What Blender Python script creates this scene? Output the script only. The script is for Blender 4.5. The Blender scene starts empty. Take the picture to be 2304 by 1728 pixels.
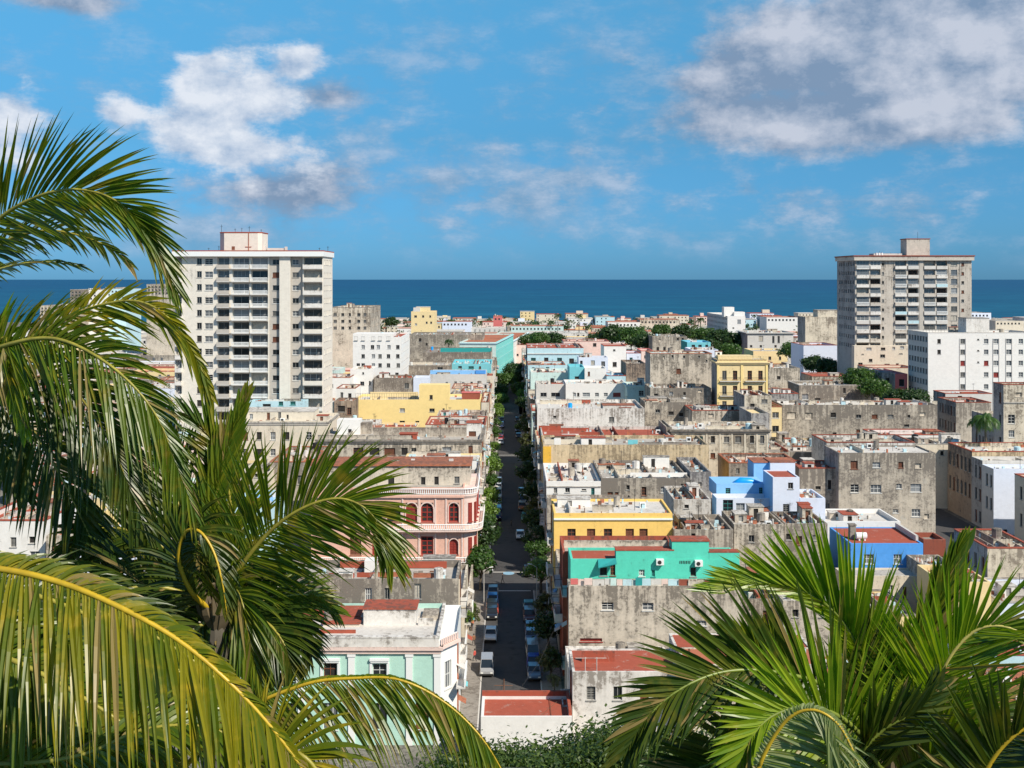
import bpy, math, random
from mathutils import Vector, Matrix
R = math.radians
sc = bpy.context.scene
# ---------------------------------------------------------------- camera
# photograph frame 2304 x 1728: street vanishing point (1145, 628), focal length 2600 px, eye 50 m above the street
F, CX, HY, EYE = 2600.0, 1145.0, 628.0, 50.0
cam_d = bpy.data.cameras.new('camera'); cam = bpy.data.objects.new('camera', cam_d)
sc.collection.objects.link(cam); sc.camera = cam
cam.location = (0, 0, EYE); cam.rotation_euler = (R(90), 0, 0)
cam_d.sensor_width = 36; cam_d.lens = F / 2304 * 36
cam_d.shift_x = (1152 - CX) / 2304; cam_d.shift_y = -(864 - HY) / 2304
cam_d.clip_start = 0.3; cam_d.clip_end = 200000
cam_d.dof.use_dof = False
# ---------------------------------------------------------------- world, sun
SUN_EL, SUN_AZ = 43.0, 136.0          # azimuth clockwise from +Y (straight down the street)
world = bpy.data.worlds.new('World'); sc.world = world; world.use_nodes = True
sun_d = bpy.data.lights.new('sun', 'SUN'); sun = bpy.data.objects.new('sun', sun_d); sc.collection.objects.link(sun)
sun_d.energy = 5.0; sun_d.angle = R(0.5); sun_d.color = (1.0, 0.925, 0.80)
sdir = Vector((math.sin(R(SUN_AZ)) * math.cos(R(SUN_EL)), math.cos(R(SUN_AZ)) * math.cos(R(SUN_EL)), math.sin(R(SUN_EL))))
sun.rotation_euler = sdir.to_track_quat('Z', 'Y').to_euler()
sc.view_settings.view_transform = 'Standard'; sc.view_settings.look = 'None'
sc.view_settings.gamma = 1; sc.view_settings.use_curve_mapping = False
sc.view_settings.exposure = 0.20

class NT:
    """small node-tree writer"""
    def __init__(s, tree): s.t = tree; s.n = tree.nodes; s.l = tree.links
    def new(s, typ, ins=None, **kw):
        nd = s.n.new(typ)
        for k, v in kw.items(): setattr(nd, k, v)
        for k, v in (ins or {}).items(): s.put(nd.inputs[k], v)
        return nd
    def put(s, sock, v):
        if hasattr(v, 'links') or isinstance(v, bpy.types.NodeSocket): s.l.new(v, sock)
        elif v is not None: sock.default_value = v
    def m(s, op, a, b=None, c=None, clamp=False):
        nd = s.new('ShaderNodeMath', operation=op, use_clamp=clamp)
        s.put(nd.inputs[0], a)
        if b is not None: s.put(nd.inputs[1], b)
        if c is not None: s.put(nd.inputs[2], c)
        return nd.outputs[0]
    def vm(s, op, a, b=None):
        nd = s.new('ShaderNodeVectorMath', operation=op); s.put(nd.inputs[0], a)
        if b is not None: s.put(nd.inputs[1], b)
        return nd.outputs[0]
    def noise(s, vec, scale, detail=4, rough=.55, dist=0, out=0):
        nd = s.new('ShaderNodeTexNoise', {'Vector': vec, 'Scale': scale, 'Detail': detail, 'Roughness': rough, 'Distortion': dist})
        return nd.outputs[out]
    def mix(s, f, a, b, blend='MIX'):
        nd = s.new('ShaderNodeMix', data_type='RGBA', blend_type=blend); s.put(nd.inputs[0], f)
        for i, v in ((6, a), (7, b)):
            if isinstance(v, tuple) and len(v) == 3: v = (*v, 1)
            s.put(nd.inputs[i], v)
        return nd.outputs[2]
    def step(s, v, lo, hi, a=0.0, b=1.0, kind='SMOOTHSTEP'):
        nd = s.new('ShaderNodeMapRange', interpolation_type=kind)
        for k, x in ((0, v), (1, lo), (2, hi), (3, a), (4, b)): s.put(nd.inputs[k], x)
        return nd.outputs[0]

def az_el(px, py):
    u = (px - CX) / F; v = (HY - py) / F
    return math.atan(u), math.atan(v / math.hypot(1, u))

def build_world():
    w = NT(world.node_tree); w.n.clear()
    tc = w.new('ShaderNodeTexCoord').outputs['Generated']
    sky = w.new('ShaderNodeTexSky', sky_type='NISHITA', sun_disc=False, sun_elevation=R(SUN_EL), sun_rotation=R(SUN_AZ),
                air_density=1.0, dust_density=0.35, ozone_density=2.5, altitude=50)
    d = w.vm('NORMALIZE', tc)
    sp = w.new('ShaderNodeSeparateXYZ', {0: d})
    x, y, z = sp.outputs
    az = w.m('ARCTAN2', x, y); el = w.m('ARCSINE', z)
    # even out the pale horizon band: the photograph's air is clear and deep blue down to the sea
    tint = w.mix(w.step(el, 0.01, 0.12, kind='LINEAR'), (.165, .47, 1.01), (.25, .62, .87))
    tint = w.mix(w.step(el, 0.12, 0.24, kind='LINEAR'), tint, (.415, .99, 1.14))
    tint = w.mix(w.step(el, 0.30, 0.9), tint, (.85, 1.05, 1.05))
    base = w.mix(1.0, sky.outputs[0], tint, 'MULTIPLY')
    # noise lives on the sphere of directions
    cv = w.new('ShaderNodeCombineXYZ', {0: az, 1: w.m('MULTIPLY', el, 1.35), 2: 0.37}).outputs[0]
    def fb(off, sc_, det, rough): return w.noise(w.vm('ADD', cv, off), sc_, det, rough)
    n_big = fb((0, 0, 0), 13.0, 9, .60)
    n_lit = fb((.010, .016, 0), 13.0, 9, .60)
    n_fine = fb((2.3, 1.1, 0), 26.0, 7, .6)
    n_shape = fb((5.1, .4, 0), 3.2, 4, .5)
    def blob(px, py, rx, ry, amp=1.0):
        a0, e0 = az_el(px, py); ra = rx / F; re = ry / F
        da = w.m('MULTIPLY', w.m('SUBTRACT', az, a0), 1 / ra); de = w.m('MULTIPLY', w.m('SUBTRACT', el, e0), 1 / re)
        r = w.m('SQRT', w.m('ADD', w.m('MULTIPLY', da, da), w.m('MULTIPLY', de, de)))
        return w.m('MULTIPLY', w.m('SUBTRACT', 1.0, r), amp)
    def union(L):
        o = L[0]
        for q in L[1:]: o = w.m('SMOOTH_MAX', o, q, .18)
        return o
    white = union([blob(510, 235, 165, 120, 1.3), blob(660, 145, 95, 60, 1.2), blob(455, 165, 85, 65, 1.2), blob(590, 215, 130, 90, 1.3), blob(430, 300, 130, 95, 1.2), blob(560, 340, 170, 95, 1.2), blob(275, 265, 65, 48), blob(15, 280, 120, 95, 1.1)])
    grey = union([blob(2010, 110, 470, 190, 1.6), blob(1850, 265, 370, 105, 1.4), blob(2280, 60, 380, 240, 1.5), blob(1640, 170, 130, 110, 1.0), blob(740, 215, 150, 60, .8), blob(150, 0, 180, 38, .9), blob(620, 420, 240, 80, .8), blob(2150, 250, 200, 90, 1.2)])
    small = union([blob(1120, 335, 110, 60, .75), blob(1300, 340, 90, 55, .65), blob(1680, 425, 60, 50, .95), blob(1000, 400, 140, 60, .75), blob(1500, 450, 160, 55, .7), blob(1150, 450, 380, 90, .75), blob(1400, 140, 75, 50, .6), blob(730, 450, 90, 45, .7), blob(1530, 150, 55, 35, .7), blob(1850, 460, 500, 90, .75), blob(1280, 400, 300, 80, .8), blob(1000, 500, 300, 60, .6), blob(1350, 240, 120, 60, .6), blob(1740, 330, 160, 60, .6), blob(900, 260, 80, 60, .5)])
    n_mid = fb((3.3, 7.7, 0), 6.0, 5, .5)
    wisp = w.noise(w.vm('MULTIPLY', w.vm('ADD', cv, (1.7, 4.2, 0)), (1.0, 1.7, 1.0)), 22.0, 10, .66)
    def dens(b, k, lo, hi):
        q = w.m('ADD', b, w.m('MULTIPLY', w.m('SUBTRACT', n_big, .5), k))
        q = w.m('ADD', q, w.m('MULTIPLY', w.m('SUBTRACT', wisp, .5), k * .75))
        return w.step(q, lo, hi)
    # the same kind of scattered cloud goes on all round the sky
    band = w.m('MULTIPLY', w.step(el, .0, .04), w.step(el, .45, .15))
    gen = w.m('MULTIPLY', w.step(w.m('ADD', w.m('MULTIPLY', n_big, .6), w.m('MULTIPLY', n_shape, .5)), .54, .72), w.m('MULTIPLY', band, .5))
    a_white = dens(white, 2.1, .0, .72); a_grey = dens(grey, 1.2, -.05, .62); veil = w.m('ADD', w.m('MULTIPLY', n_shape, .45), w.m('ADD', w.m('MULTIPLY', n_big, .55), w.m('MULTIPLY', w.m('SUBTRACT', wisp, .5), .9)))
    a_veil = w.m('MULTIPLY', w.step(veil, .37, .74), w.m('MULTIPLY', w.m('MULTIPLY', w.step(el, .004, .045), w.step(el, .40, .10)), .62))
    a_small = w.m('MAXIMUM', w.m('MULTIPLY', w.step(w.m('ADD', small, w.m('ADD', w.m('MULTIPLY', w.m('SUBTRACT', n_big, .5), 1.6), w.m('MULTIPLY', w.m('SUBTRACT', wisp, .5), 2.6))), .12, 1.05), .80), a_veil)
    rel = w.m('MULTIPLY', w.m('SUBTRACT', n_big, n_lit), 3.6)
    lit = w.m('ADD', w.m('ADD', .66, rel), w.m('MULTIPLY', w.m('SUBTRACT', n_mid, .5), 1.3), clamp=True)
    cw = w.mix(lit, (.26, .39, .58), (.70, .75, .83))
    dk = w.m('MAXIMUM', union([blob(1900, 205, 340, 100, .8), blob(2230, 235, 260, 60, .8), blob(1980, 120, 120, 60, .5)]), 0.0); br = w.m('MAXIMUM', union([blob(1610, 165, 80, 60, 1), blob(1780, 290, 320, 60, 1), blob(2060, 262, 240, 45, 1), blob(2190, 90, 260, 150, .8), blob(1800, 90, 150, 90, .6)]), 0.0)
    litg = w.m('ADD', w.m('ADD', .38, w.m('ADD', w.m('MULTIPLY', rel, 1.0), w.m('MULTIPLY', w.m('SUBTRACT', wisp, .5), 1.1))), w.m('MULTIPLY', w.m('SUBTRACT', n_mid, .5), 1.5))
    litg = w.m('ADD', litg, w.m('SUBTRACT', w.m('MULTIPLY', br, .52), w.m('MULTIPLY', dk, .28)), clamp=True)
    cg = w.mix(litg, (.20, .285, .42), (.53, .57, .665))
    cs = w.mix(w.m('ADD', w.m('MULTIPLY', lit, .5), w.m('MULTIPLY', w.step(wisp, .42, .68), .45)), (.135, .27, .43), (.42, .52, .67))
    k = .95 / WORLD_STR
    col = w.mix(gen, base, w.mix(1, cs, (k, k, k), 'MULTIPLY'))
    col = w.mix(a_small, col, w.mix(1, cs, (k, k, k), 'MULTIPLY'))
    col = w.mix(w.m('MULTIPLY', a_grey, .94), col, w.mix(1, cg, (k, k, k), 'MULTIPLY'))
    col = w.mix(a_white, col, w.mix(1, cw, (k, k, k), 'MULTIPLY'))
    bg = w.new('ShaderNodeBackground', {0: col, 1: WORLD_STR})
    out = w.new('ShaderNodeOutputWorld'); w.l.new(bg.outputs[0], out.inputs[0])
WORLD_STR = 0.10
SKYLOW, SKYHIGH = (.36, .62, .93), (.75, .95, 1.12)
build_world()

# ---------------------------------------------------------------- materials
def make_plaster_group():
    g = bpy.data.node_groups.new('weathered_plaster', 'ShaderNodeTree')
    for n, t, d in (('Base', 'NodeSocketColor', (.5, .5, .5, 1)), ('Stain', 'NodeSocketColor', (.1, .1, .1, 1)), ('Amount', 'NodeSocketFloat', .4),
                    ('Scale', 'NodeSocketFloat', 1.0), ('Rough', 'NodeSocketFloat', .9), ('Peel', 'NodeSocketFloat', .3)):
        s = g.interface.new_socket(n, in_out='INPUT', socket_type=t); s.default_value = d
    g.interface.new_socket('Shader', in_out='OUTPUT', socket_type='NodeSocketShader')
    w = NT(g); gi = w.new('NodeGroupInput'); go = w.new('NodeGroupOutput')
    pos = w.new('ShaderNodeNewGeometry').outputs['Position']
    pos = w.vm('MULTIPLY', pos, w.new('ShaderNodeCombineXYZ', {0: gi.outputs['Scale'], 1: gi.outputs['Scale'], 2: gi.outputs['Scale']}).outputs[0])
    # shift per object so that neighbours never share a stain
    oi = w.new('ShaderNodeObjectInfo').outputs['Random']
    sv = w.m('ADD', .7, w.m('MULTIPLY', oi, .75)); pos = w.vm('MULTIPLY', pos, w.new('ShaderNodeCombineXYZ', {0: sv, 1: sv, 2: sv}).outputs[0])
    pos2 = w.vm('ADD', pos, w.new('ShaderNodeCombineXYZ', {0: w.m('MULTIPLY', oi, 37.0), 1: 0.0, 2: w.m('MULTIPLY', oi, 91.0)}).outputs[0])
    big = w.noise(pos2, .16, 5, .6)
    mid = w.noise(pos2, .85, 7, .68, .4)
    fine = w.noise(pos2, 5.5, 5, .7)
    strk = w.noise(w.vm('MULTIPLY', pos2, (1.7, 1.7, .13)), 1.0, 5, .6)
    s = w.m('ADD', w.m('MULTIPLY', big, .85), w.m('MULTIPLY', mid, .65))
    s = w.m('ADD', s, w.m('ADD', w.m('MULTIPLY', strk, .5), w.m('MULTIPLY', fine, .22)))   # mean ~1.1
    thr = w.m('SUBTRACT', 1.42, w.m('MULTIPLY', gi.outputs['Amount'], .52))
    vor = w.new('ShaderNodeTexVoronoi', {'Vector': w.vm('ADD', w.vm('MULTIPLY', pos2, (.30, .30, .42)), w.vm('MULTIPLY', w.noise(pos2, .5, 2, .5, out=1), (.25, .25, .25)))}, distance='CHEBYCHEV')
    vor.inputs['Randomness'].default_value = .85
    cell = w.new('ShaderNodeSeparateColor', {0: vor.outputs['Color']}).outputs[0]
    s = w.m('ADD', s, w.m('MULTIPLY', w.m('SUBTRACT', cell, .5), .16))
    grit = w.noise(pos2, 2.3, 8, .78)
    s = w.m('ADD', s, w.m('MULTIPLY', w.m('SUBTRACT', grit, .5), .55))
    gz = w.new('ShaderNodeSeparateXYZ', {0: w.new('ShaderNodeTexCoord').outputs['Generated']}).outputs[2]
    run = w.m('MULTIPLY', w.step(gz, .70, 1.0), w.step(strk, .38, .62))
    s = w.m('ADD', s, w.m('MULTIPLY', w.m('MULTIPLY', run, gi.outputs['Amount']), .30))
    s = w.m('ADD', s, w.m('MULTIPLY', w.m('MULTIPLY', w.m('SUBTRACT', gz, .62), gi.outputs['Amount']), .30))
    thr = w.m('ADD', thr, .035)
    soft = w.m('MULTIPLY', w.step(s, w.m('SUBTRACT', thr, .17), w.m('ADD', thr, .10)), w.m('MULTIPLY', gi.outputs['Amount'], .70))
    s2 = w.m('ADD', s, w.m('MULTIPLY', w.m('SUBTRACT', grit, .5), .45))
    mask = w.step(s2, w.m('ADD', thr, .05), w.m('ADD', thr, .20))
    mask = w.m('MULTIPLY', mask, w.step(gi.outputs['Amount'], 0.0, .5, .45, .95))
    tone = w.m('ADD', w.m('ADD', .78, w.m('MULTIPLY', w.m('MULTIPLY', w.m('SUBTRACT', cell, .5), gi.outputs['Amount']), .34)), w.m('MULTIPLY', w.m('ADD', w.m('MULTIPLY', mid, .5), w.m('MULTIPLY', fine, .5)), .40))
    base = w.mix(1.0, gi.outputs['Base'], w.new('ShaderNodeCombineColor', {0: tone, 1: tone, 2: tone}).outputs[0], 'MULTIPLY')
    pn = w.noise(w.vm('ADD', pos2, (17., 3., 9.)), .55, 8, .72, .6)
    pm = w.m('MULTIPLY', w.step(pn, .585, .62), gi.outputs['Peel'])
    base = w.mix(pm, base, (.46, .42, .36))
    pm2 = w.m('MULTIPLY', w.step(w.noise(w.vm('ADD', pos2, (1., 53., 29.)), 2.4, 6, .75), .64, .68), w.m('MULTIPLY', gi.outputs['Amount'], .8))
    base = w.mix(pm2, base, gi.outputs['Stain'])
    col = w.mix(mask, w.mix(soft, base, gi.outputs['Stain']), gi.outputs['Stain'])
    hgt = w.m('ADD', w.m('MULTIPLY', mid, .5), w.m('SUBTRACT', w.m('MULTIPLY', fine, .35), w.m('MULTIPLY', pm, .35)))
    bump = w.new('ShaderNodeBump', {'Strength': .5, 'Distance': .06, 'Height': hgt})
    bs = w.new('ShaderNodeBsdfPrincipled', {'Base Color': col, 'Roughness': gi.outputs['Rough'], 'Normal': bump.outputs[0], 'Specular IOR Level': .25})
    w.l.new(bs.outputs[0], go.inputs[0])
    return g
PG = make_plaster_group()
MATS = {}
def plaster(name, base, amount=.3, stain=(.09, .08, .07), scale=1.0, rough=.9, peel=.25):
    m = bpy.data.materials.new(name); m.use_nodes = True; w = NT(m.node_tree); w.n.clear()
    gr = w.new('ShaderNodeGroup'); gr.node_tree = PG
    for k, v in (('Base', (*base, 1)), ('Stain', (*stain, 1)), ('Amount', amount), ('Scale', scale), ('Rough', rough), ('Peel', peel)): gr.inputs[k].default_value = v
    o = w.new('ShaderNodeOutputMaterial'); w.l.new(gr.outputs[0], o.inputs[0]); MATS[name] = m; return m
def simple(name, col, rough=.6, metal=0, spec=.5, noise=0.0, nscale=2.0, coat=0):
    m = bpy.data.materials.new(name); m.use_nodes = True; w = NT(m.node_tree); w.n.clear()
    c = (*col, 1)
    bs = w.new('ShaderNodeBsdfPrincipled', {'Roughness': rough, 'Metallic': metal, 'Specular IOR Level': spec, 'Coat Weight': coat})
    if noise:
        n = w.noise(w.new('ShaderNodeNewGeometry').outputs['Position'], nscale, 5, .65)
        v = w.step(n, .3, .7, 1 - noise, 1 + noise, 'LINEAR')
        col_ = w.mix(1.0, c, w.new('ShaderNodeCombineColor', {0: v, 1: v, 2: v}).outputs[0], 'MULTIPLY'); w.put(bs.inputs['Base Color'], col_)
    else: bs.inputs['Base Color'].default_value = c
    o = w.new('ShaderNodeOutputMaterial'); w.l.new(bs.outputs[0], o.inputs[0]); MATS[name] = m; return m

plaster('white', (.77, .74, .70), .16, (.33, .30, .27), peel=.15)
plaster('white2', (.74, .70, .65), .52, (.26, .23, .20), peel=.4)
plaster('lgrey', (.60, .57, .53), .28, (.30, .27, .24))
plaster('towerwhite', (.72, .665, .58), .26, (.36, .33, .30), peel=.1)
plaster('towergrey', (.47, .43, .38), .25, (.24, .22, .2), peel=.1)
plaster('oldtower', (.55, .49, .42), .50, (.23, .20, .17), peel=.5)
plaster('oldtower_dark', (.40, .38, .36), .55, (.15, .14, .14), peel=.3)  # darker copy of oldtower: shade of sides turned from the sun, put into colour
plaster('cream', (.68, .60, .48), .32, (.26, .22, .17))
plaster('cream2', (.66, .58, .46), .56, (.22, .185, .145), peel=.6)
plaster('beige', (.64, .50, .32), .56, (.26, .20, .13), peel=.35)
plaster('grey', (.56, .49, .40), .68, (.21, .18, .15), peel=.7)
plaster('grey2', (.54, .47, .38), .74, (.185, .16, .135), peel=.8)
plaster('grey3', (.62, .54, .44), .62, (.19, .165, .135), peel=.7)
plaster('stone', (.50, .43, .35), .76, (.17, .14, .115), scale=2.2, peel=.8)
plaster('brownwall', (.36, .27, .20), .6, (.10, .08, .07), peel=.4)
plaster('yellow', (.84, .55, .16), .24, (.42, .27, .09), peel=.04)
plaster('paleyellow', (.84, .64, .28), .10, (.45, .32, .16), peel=.03)
plaster('ochre', (.78, .61, .33), .25, (.35, .27, .17), peel=.15)
plaster('gold', (.78, .45, .06), .3, (.3, .2, .07), peel=.1)
plaster('teal', (.10, .60, .45), .26, (.06, .27, .2), peel=.03)
plaster('tealdark', (.03, .30, .29), .2, (.05, .12, .12), peel=.05)
plaster('mint', (.44, .67, .57), .22, (.22, .34, .29), peel=.05)
plaster('palemint', (.56, .70, .66), .3, (.25, .31, .29), peel=.2)
plaster('aqua', (.20, .58, .55), .2, (.12, .28, .27), peel=.15)
plaster('cyan', (.18, .52, .57), .2, (.1, .2, .22), peel=.15)
plaster('palecyan', (.48, .66, .71), .3, (.24, .30, .31), peel=.3)
plaster('blue', (.085, .31, .72), .24, (.05, .14, .36), peel=.02)
plaster('skyblue', (.25, .50, .80), .12, (.2, .3, .4), peel=.1)
plaster('bluewhite', (.66, .70, .80), .12, (.35, .37, .42), peel=.1)
plaster('pink', (.73, .44, .34), .34, (.4, .22, .17), peel=.08)
plaster('palepink', (.76, .58, .51), .34, (.4, .3, .27), peel=.1)
plaster('rose', (.62, .16, .15), .2, (.25, .09, .08), peel=.1)
plaster('redroof', (.37, .088, .052), .42, (.17, .07, .05), scale=1.1, peel=.30)
plaster('terracotta', (.44, .15, .08), .58, (.2, .09, .06), peel=.15)
plaster('roofgrey', (.47, .43, .38), .56, (.18, .16, .14), peel=.5)
plaster('roofwhite', (.62, .58, .53), .48, (.26, .23, .20), peel=.4)
plaster('roofdark', (.31, .27, .23), .6, (.12, .105, .09), peel=.5)
plaster('redbrown', (.28, .08, .05), .3, (.12, .05, .04), peel=.1)
plaster('pavement', (.30, .27, .24), .4, (.16, .14, .12), peel=.2)
plaster('asphalt', (.075, .072, .072), .35, (.042, .041, .042), scale=.7, rough=.85, peel=.0)
plaster('groundmat', (.22, .20, .17), .5, (.10, .09, .08), peel=.3)
simple('paint_white', (.78, .78, .76), .6)
simple('frame_white', (.66, .65, .62), .5)
simple('frame_grey', (.33, .32, .30), .6)
simple('frame_wood', (.20, .07, .035), .55)
simple('frame_red', (.30, .035, .025), .5)
simple('frame_teal', (.05, .28, .26), .5)
simple('iron', (.045, .043, .042), .5, .4)
simple('rust', (.18, .085, .05), .8, .2, noise=.3)
simple('metal', (.45, .45, .46), .4, .6)
simple('glass_dark', (.018, .022, .026), .10, 0, .6)
simple('glass_mid', (.12, .13, .14), .12, 0, .6)
simple('glass_light', (.24, .25, .26), .25, 0, .6)
simple('dark_room', (.022, .019, .017), .9, noise=.6, nscale=1.5)  # near-black sheet filling open windows; the unlit interior is in its colour
simple('curtain', (.42, .38, .32), .8, noise=.25, nscale=3)
simple('louvre_grey', (.30, .29, .27), .6)
simple('louvre_brown', (.16, .065, .035), .6, noise=.3, nscale=6)
simple('louvre_red', (.26, .04, .03), .5, noise=.2, nscale=6)
simple('plastic_blue', (.01, .33, .80), .35, noise=.15)
simple('plastic_black', (.02, .02, .02), .4)
simple('cloth_white', (.75, .74, .73), .8); simple('cloth_red', (.5, .06, .05), .8); simple('cloth_blue', (.08, .2, .5), .8)
simple('tyre', (.015, .015, .015), .8); simple('chrome', (.6, .6, .6), .15, 1)
simple('lamp_red', (.4, .01, .01), .2); simple('lamp_clear', (.8, .8, .75), .1)

def foliage(name, c1, c2, c3, trans=.35, rough=.45, spec=.5, along=False):
    m = bpy.data.materials.new(name); m.use_nodes = True; w = NT(m.node_tree); w.n.clear()
    ge = w.new('ShaderNodeNewGeometry')
    rnd = ge.outputs['Random Per Island']
    pos = ge.outputs['Position']
    n = w.noise(pos, .9 if not along else 6.0, 4, .6)
    if along: rnd = w.m('FRACT', w.m('ADD', rnd, w.m('MULTIPLY', w.new('ShaderNodeObjectInfo').outputs['Random'], 7.3)))
    c = w.mix(w.step(rnd, .15, .95), c1, c2)
    c = w.mix(w.step(n, .48, .75), c, c3)
    if along:
        if name != 'frond_lime': c = w.mix(w.m('MULTIPLY', w.step(w.noise(pos, 3.1, 5, .7), .62, .70), .75), c, (.22, .14, .045))
        c = w.mix(w.m('MULTIPLY', w.m('GREATER_THAN', w.m('FRACT', w.m('MULTIPLY', rnd, 17.3)), .95), .8), c, (.30, .21, .08))
    bs = w.new('ShaderNodeBsdfPrincipled', {'Base Color': c, 'Roughness': rough, 'Specular IOR Level': spec})
    tl = w.new('ShaderNodeBsdfTranslucent', {'Color': w.mix(1.0, c, (1.5, 1.7, .6), 'MULTIPLY')})
    mx = w.new('ShaderNodeMixShader', {0: trans}); w.l.new(bs.outputs[0], mx.inputs[1]); w.l.new(tl.outputs[0], mx.inputs[2])
    o = w.new('ShaderNodeOutputMaterial'); w.l.new(mx.outputs[0], o.inputs[0]); MATS[name] = m; return m
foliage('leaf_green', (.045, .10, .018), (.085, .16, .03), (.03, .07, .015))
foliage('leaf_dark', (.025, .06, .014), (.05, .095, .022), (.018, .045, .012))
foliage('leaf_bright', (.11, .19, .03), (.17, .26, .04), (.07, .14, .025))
foliage('leaf_slope', (.045, .085, .016), (.11, .16, .03), (.03, .06, .014))
foliage('leaf_olive', (.08, .09, .03), (.11, .12, .04), (.05, .06, .02))
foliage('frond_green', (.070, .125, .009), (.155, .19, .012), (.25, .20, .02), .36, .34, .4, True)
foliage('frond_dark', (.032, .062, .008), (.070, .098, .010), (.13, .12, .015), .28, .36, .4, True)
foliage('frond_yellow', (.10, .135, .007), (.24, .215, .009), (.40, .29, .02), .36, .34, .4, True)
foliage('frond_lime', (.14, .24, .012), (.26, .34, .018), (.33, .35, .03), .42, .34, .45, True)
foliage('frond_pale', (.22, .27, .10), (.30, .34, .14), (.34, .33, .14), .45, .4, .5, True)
simple('rachis', (.50, .33, .02), .4, noise=.2, nscale=9)
simple('rachis_mid', (.30, .26, .04), .45, noise=.3, nscale=9)
simple('rachis_pale', (.50, .42, .12), .4, noise=.2, nscale=9)
simple('rachis_green', (.16, .2, .03), .4, noise=.2, nscale=9)
simple('bark', (.12, .095, .07), .9, noise=.4, nscale=3)
simple('palm_bark', (.10, .085, .065), .9, noise=.4, nscale=2)
simple('thatch', (.12, .09, .05), .9, noise=.4, nscale=5)

# ---------------------------------------------------------------- mesh helpers
def PX(px, Y): return (px - CX) * Y / F
def PZ(py, Y): return EYE - (py - HY) * Y / F
COL = sc.collection
class MB:
    def __init__(s): s.v = []; s.f = []; s.mi = []; s.cur = 0
    def quad(s, a, b, c, d):
        n = len(s.v); s.v += [tuple(a), tuple(b), tuple(c), tuple(d)]; s.f.append((n, n + 1, n + 2, n + 3)); s.mi.append(s.cur)
    def tri(s, a, b, c):
        n = len(s.v); s.v += [tuple(a), tuple(b), tuple(c)]; s.f.append((n, n + 1, n + 2)); s.mi.append(s.cur)
    def box(s, x0, x1, y0, y1, z0, z1):
        n = len(s.v)
        s.v += [(x0, y0, z0), (x1, y0, z0), (x1, y1, z0), (x0, y1, z0), (x0, y0, z1), (x1, y0, z1), (x1, y1, z1), (x0, y1, z1)]
        for q in ((0, 3, 2, 1), (4, 5, 6, 7), (0, 1, 5, 4), (1, 2, 6, 5), (2, 3, 7, 6), (3, 0, 4, 7)):
            s.f.append(tuple(n + i for i in q)); s.mi.append(s.cur)
    def tube(s, pts, rads, seg=6, cap=True):
        n0 = len(s.v); pts = [Vector(p) for p in pts]
        if not hasattr(rads, '__len__'): rads = [rads] * len(pts)
        ref = Vector((0, 0, 1))
        for i, p in enumerate(pts):
            t = (pts[min(i + 1, len(pts) - 1)] - pts[max(i - 1, 0)]).normalized()
            r = ref if abs(t.dot(ref)) < .95 else Vector((1, 0, 0))
            a = t.cross(r).normalized(); b = t.cross(a)
            for k in range(seg):
                an = 2 * math.pi * k / seg; s.v.append(tuple(p + (a * math.cos(an) + b * math.sin(an)) * rads[i]))
        for i in range(len(pts) - 1):
            for k in range(seg):
                q = n0 + i * seg; k2 = (k + 1) % seg
                s.f.append((q + k, q + k2, q + seg + k2, q + seg + k)); s.mi.append(s.cur)
        if cap:
            s.f.append(tuple(n0 + k for k in range(seg))[::-1]); s.mi.append(s.cur)
            e = n0 + (len(pts) - 1) * seg; s.f.append(tuple(e + k for k in range(seg))); s.mi.append(s.cur)
    def bar(s, a, b, r): s.tube([a, b], r, 4, False)
    def mesh(s, name, mats, smooth=False):
        me = bpy.data.meshes.new(name); me.from_pydata(s.v, [], s.f)
        for m in mats: me.materials.append(MATS[m] if isinstance(m, str) else m)
        if len(mats) > 1: me.polygons.foreach_set('material_index', s.mi)
        if smooth: me.polygons.foreach_set('use_smooth', [True] * len(s.f))
        me.update(); return me
    def build(s, name, mats, parent=None, loc=(0, 0, 0), rot=0, smooth=False):
        if not isinstance(mats, (list, tuple)): mats = [mats]
        return link(name, s.mesh(name, mats, smooth), parent, loc, rot)
def link(name, me, parent=None, loc=(0, 0, 0), rot=0):
    o = bpy.data.objects.new(name, me); COL.objects.link(o); o.location = loc; o.rotation_euler = (0, 0, rot)
    if parent is not None: o.parent = parent
    return o
def tag(o, label=None, cat=None, group=None, kind=None):
    if label: o['label'] = label
    if cat: o['category'] = cat
    if group: o['group'] = group
    if kind: o['kind'] = kind
    return o
LABELS = {}
def thing(name, label, cat, loc=(0, 0, 0), rz=0, group=None):
    o = link(name, None, None, loc, rz); o.empty_display_size = .1; return tag(o, label, cat, group)
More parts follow.
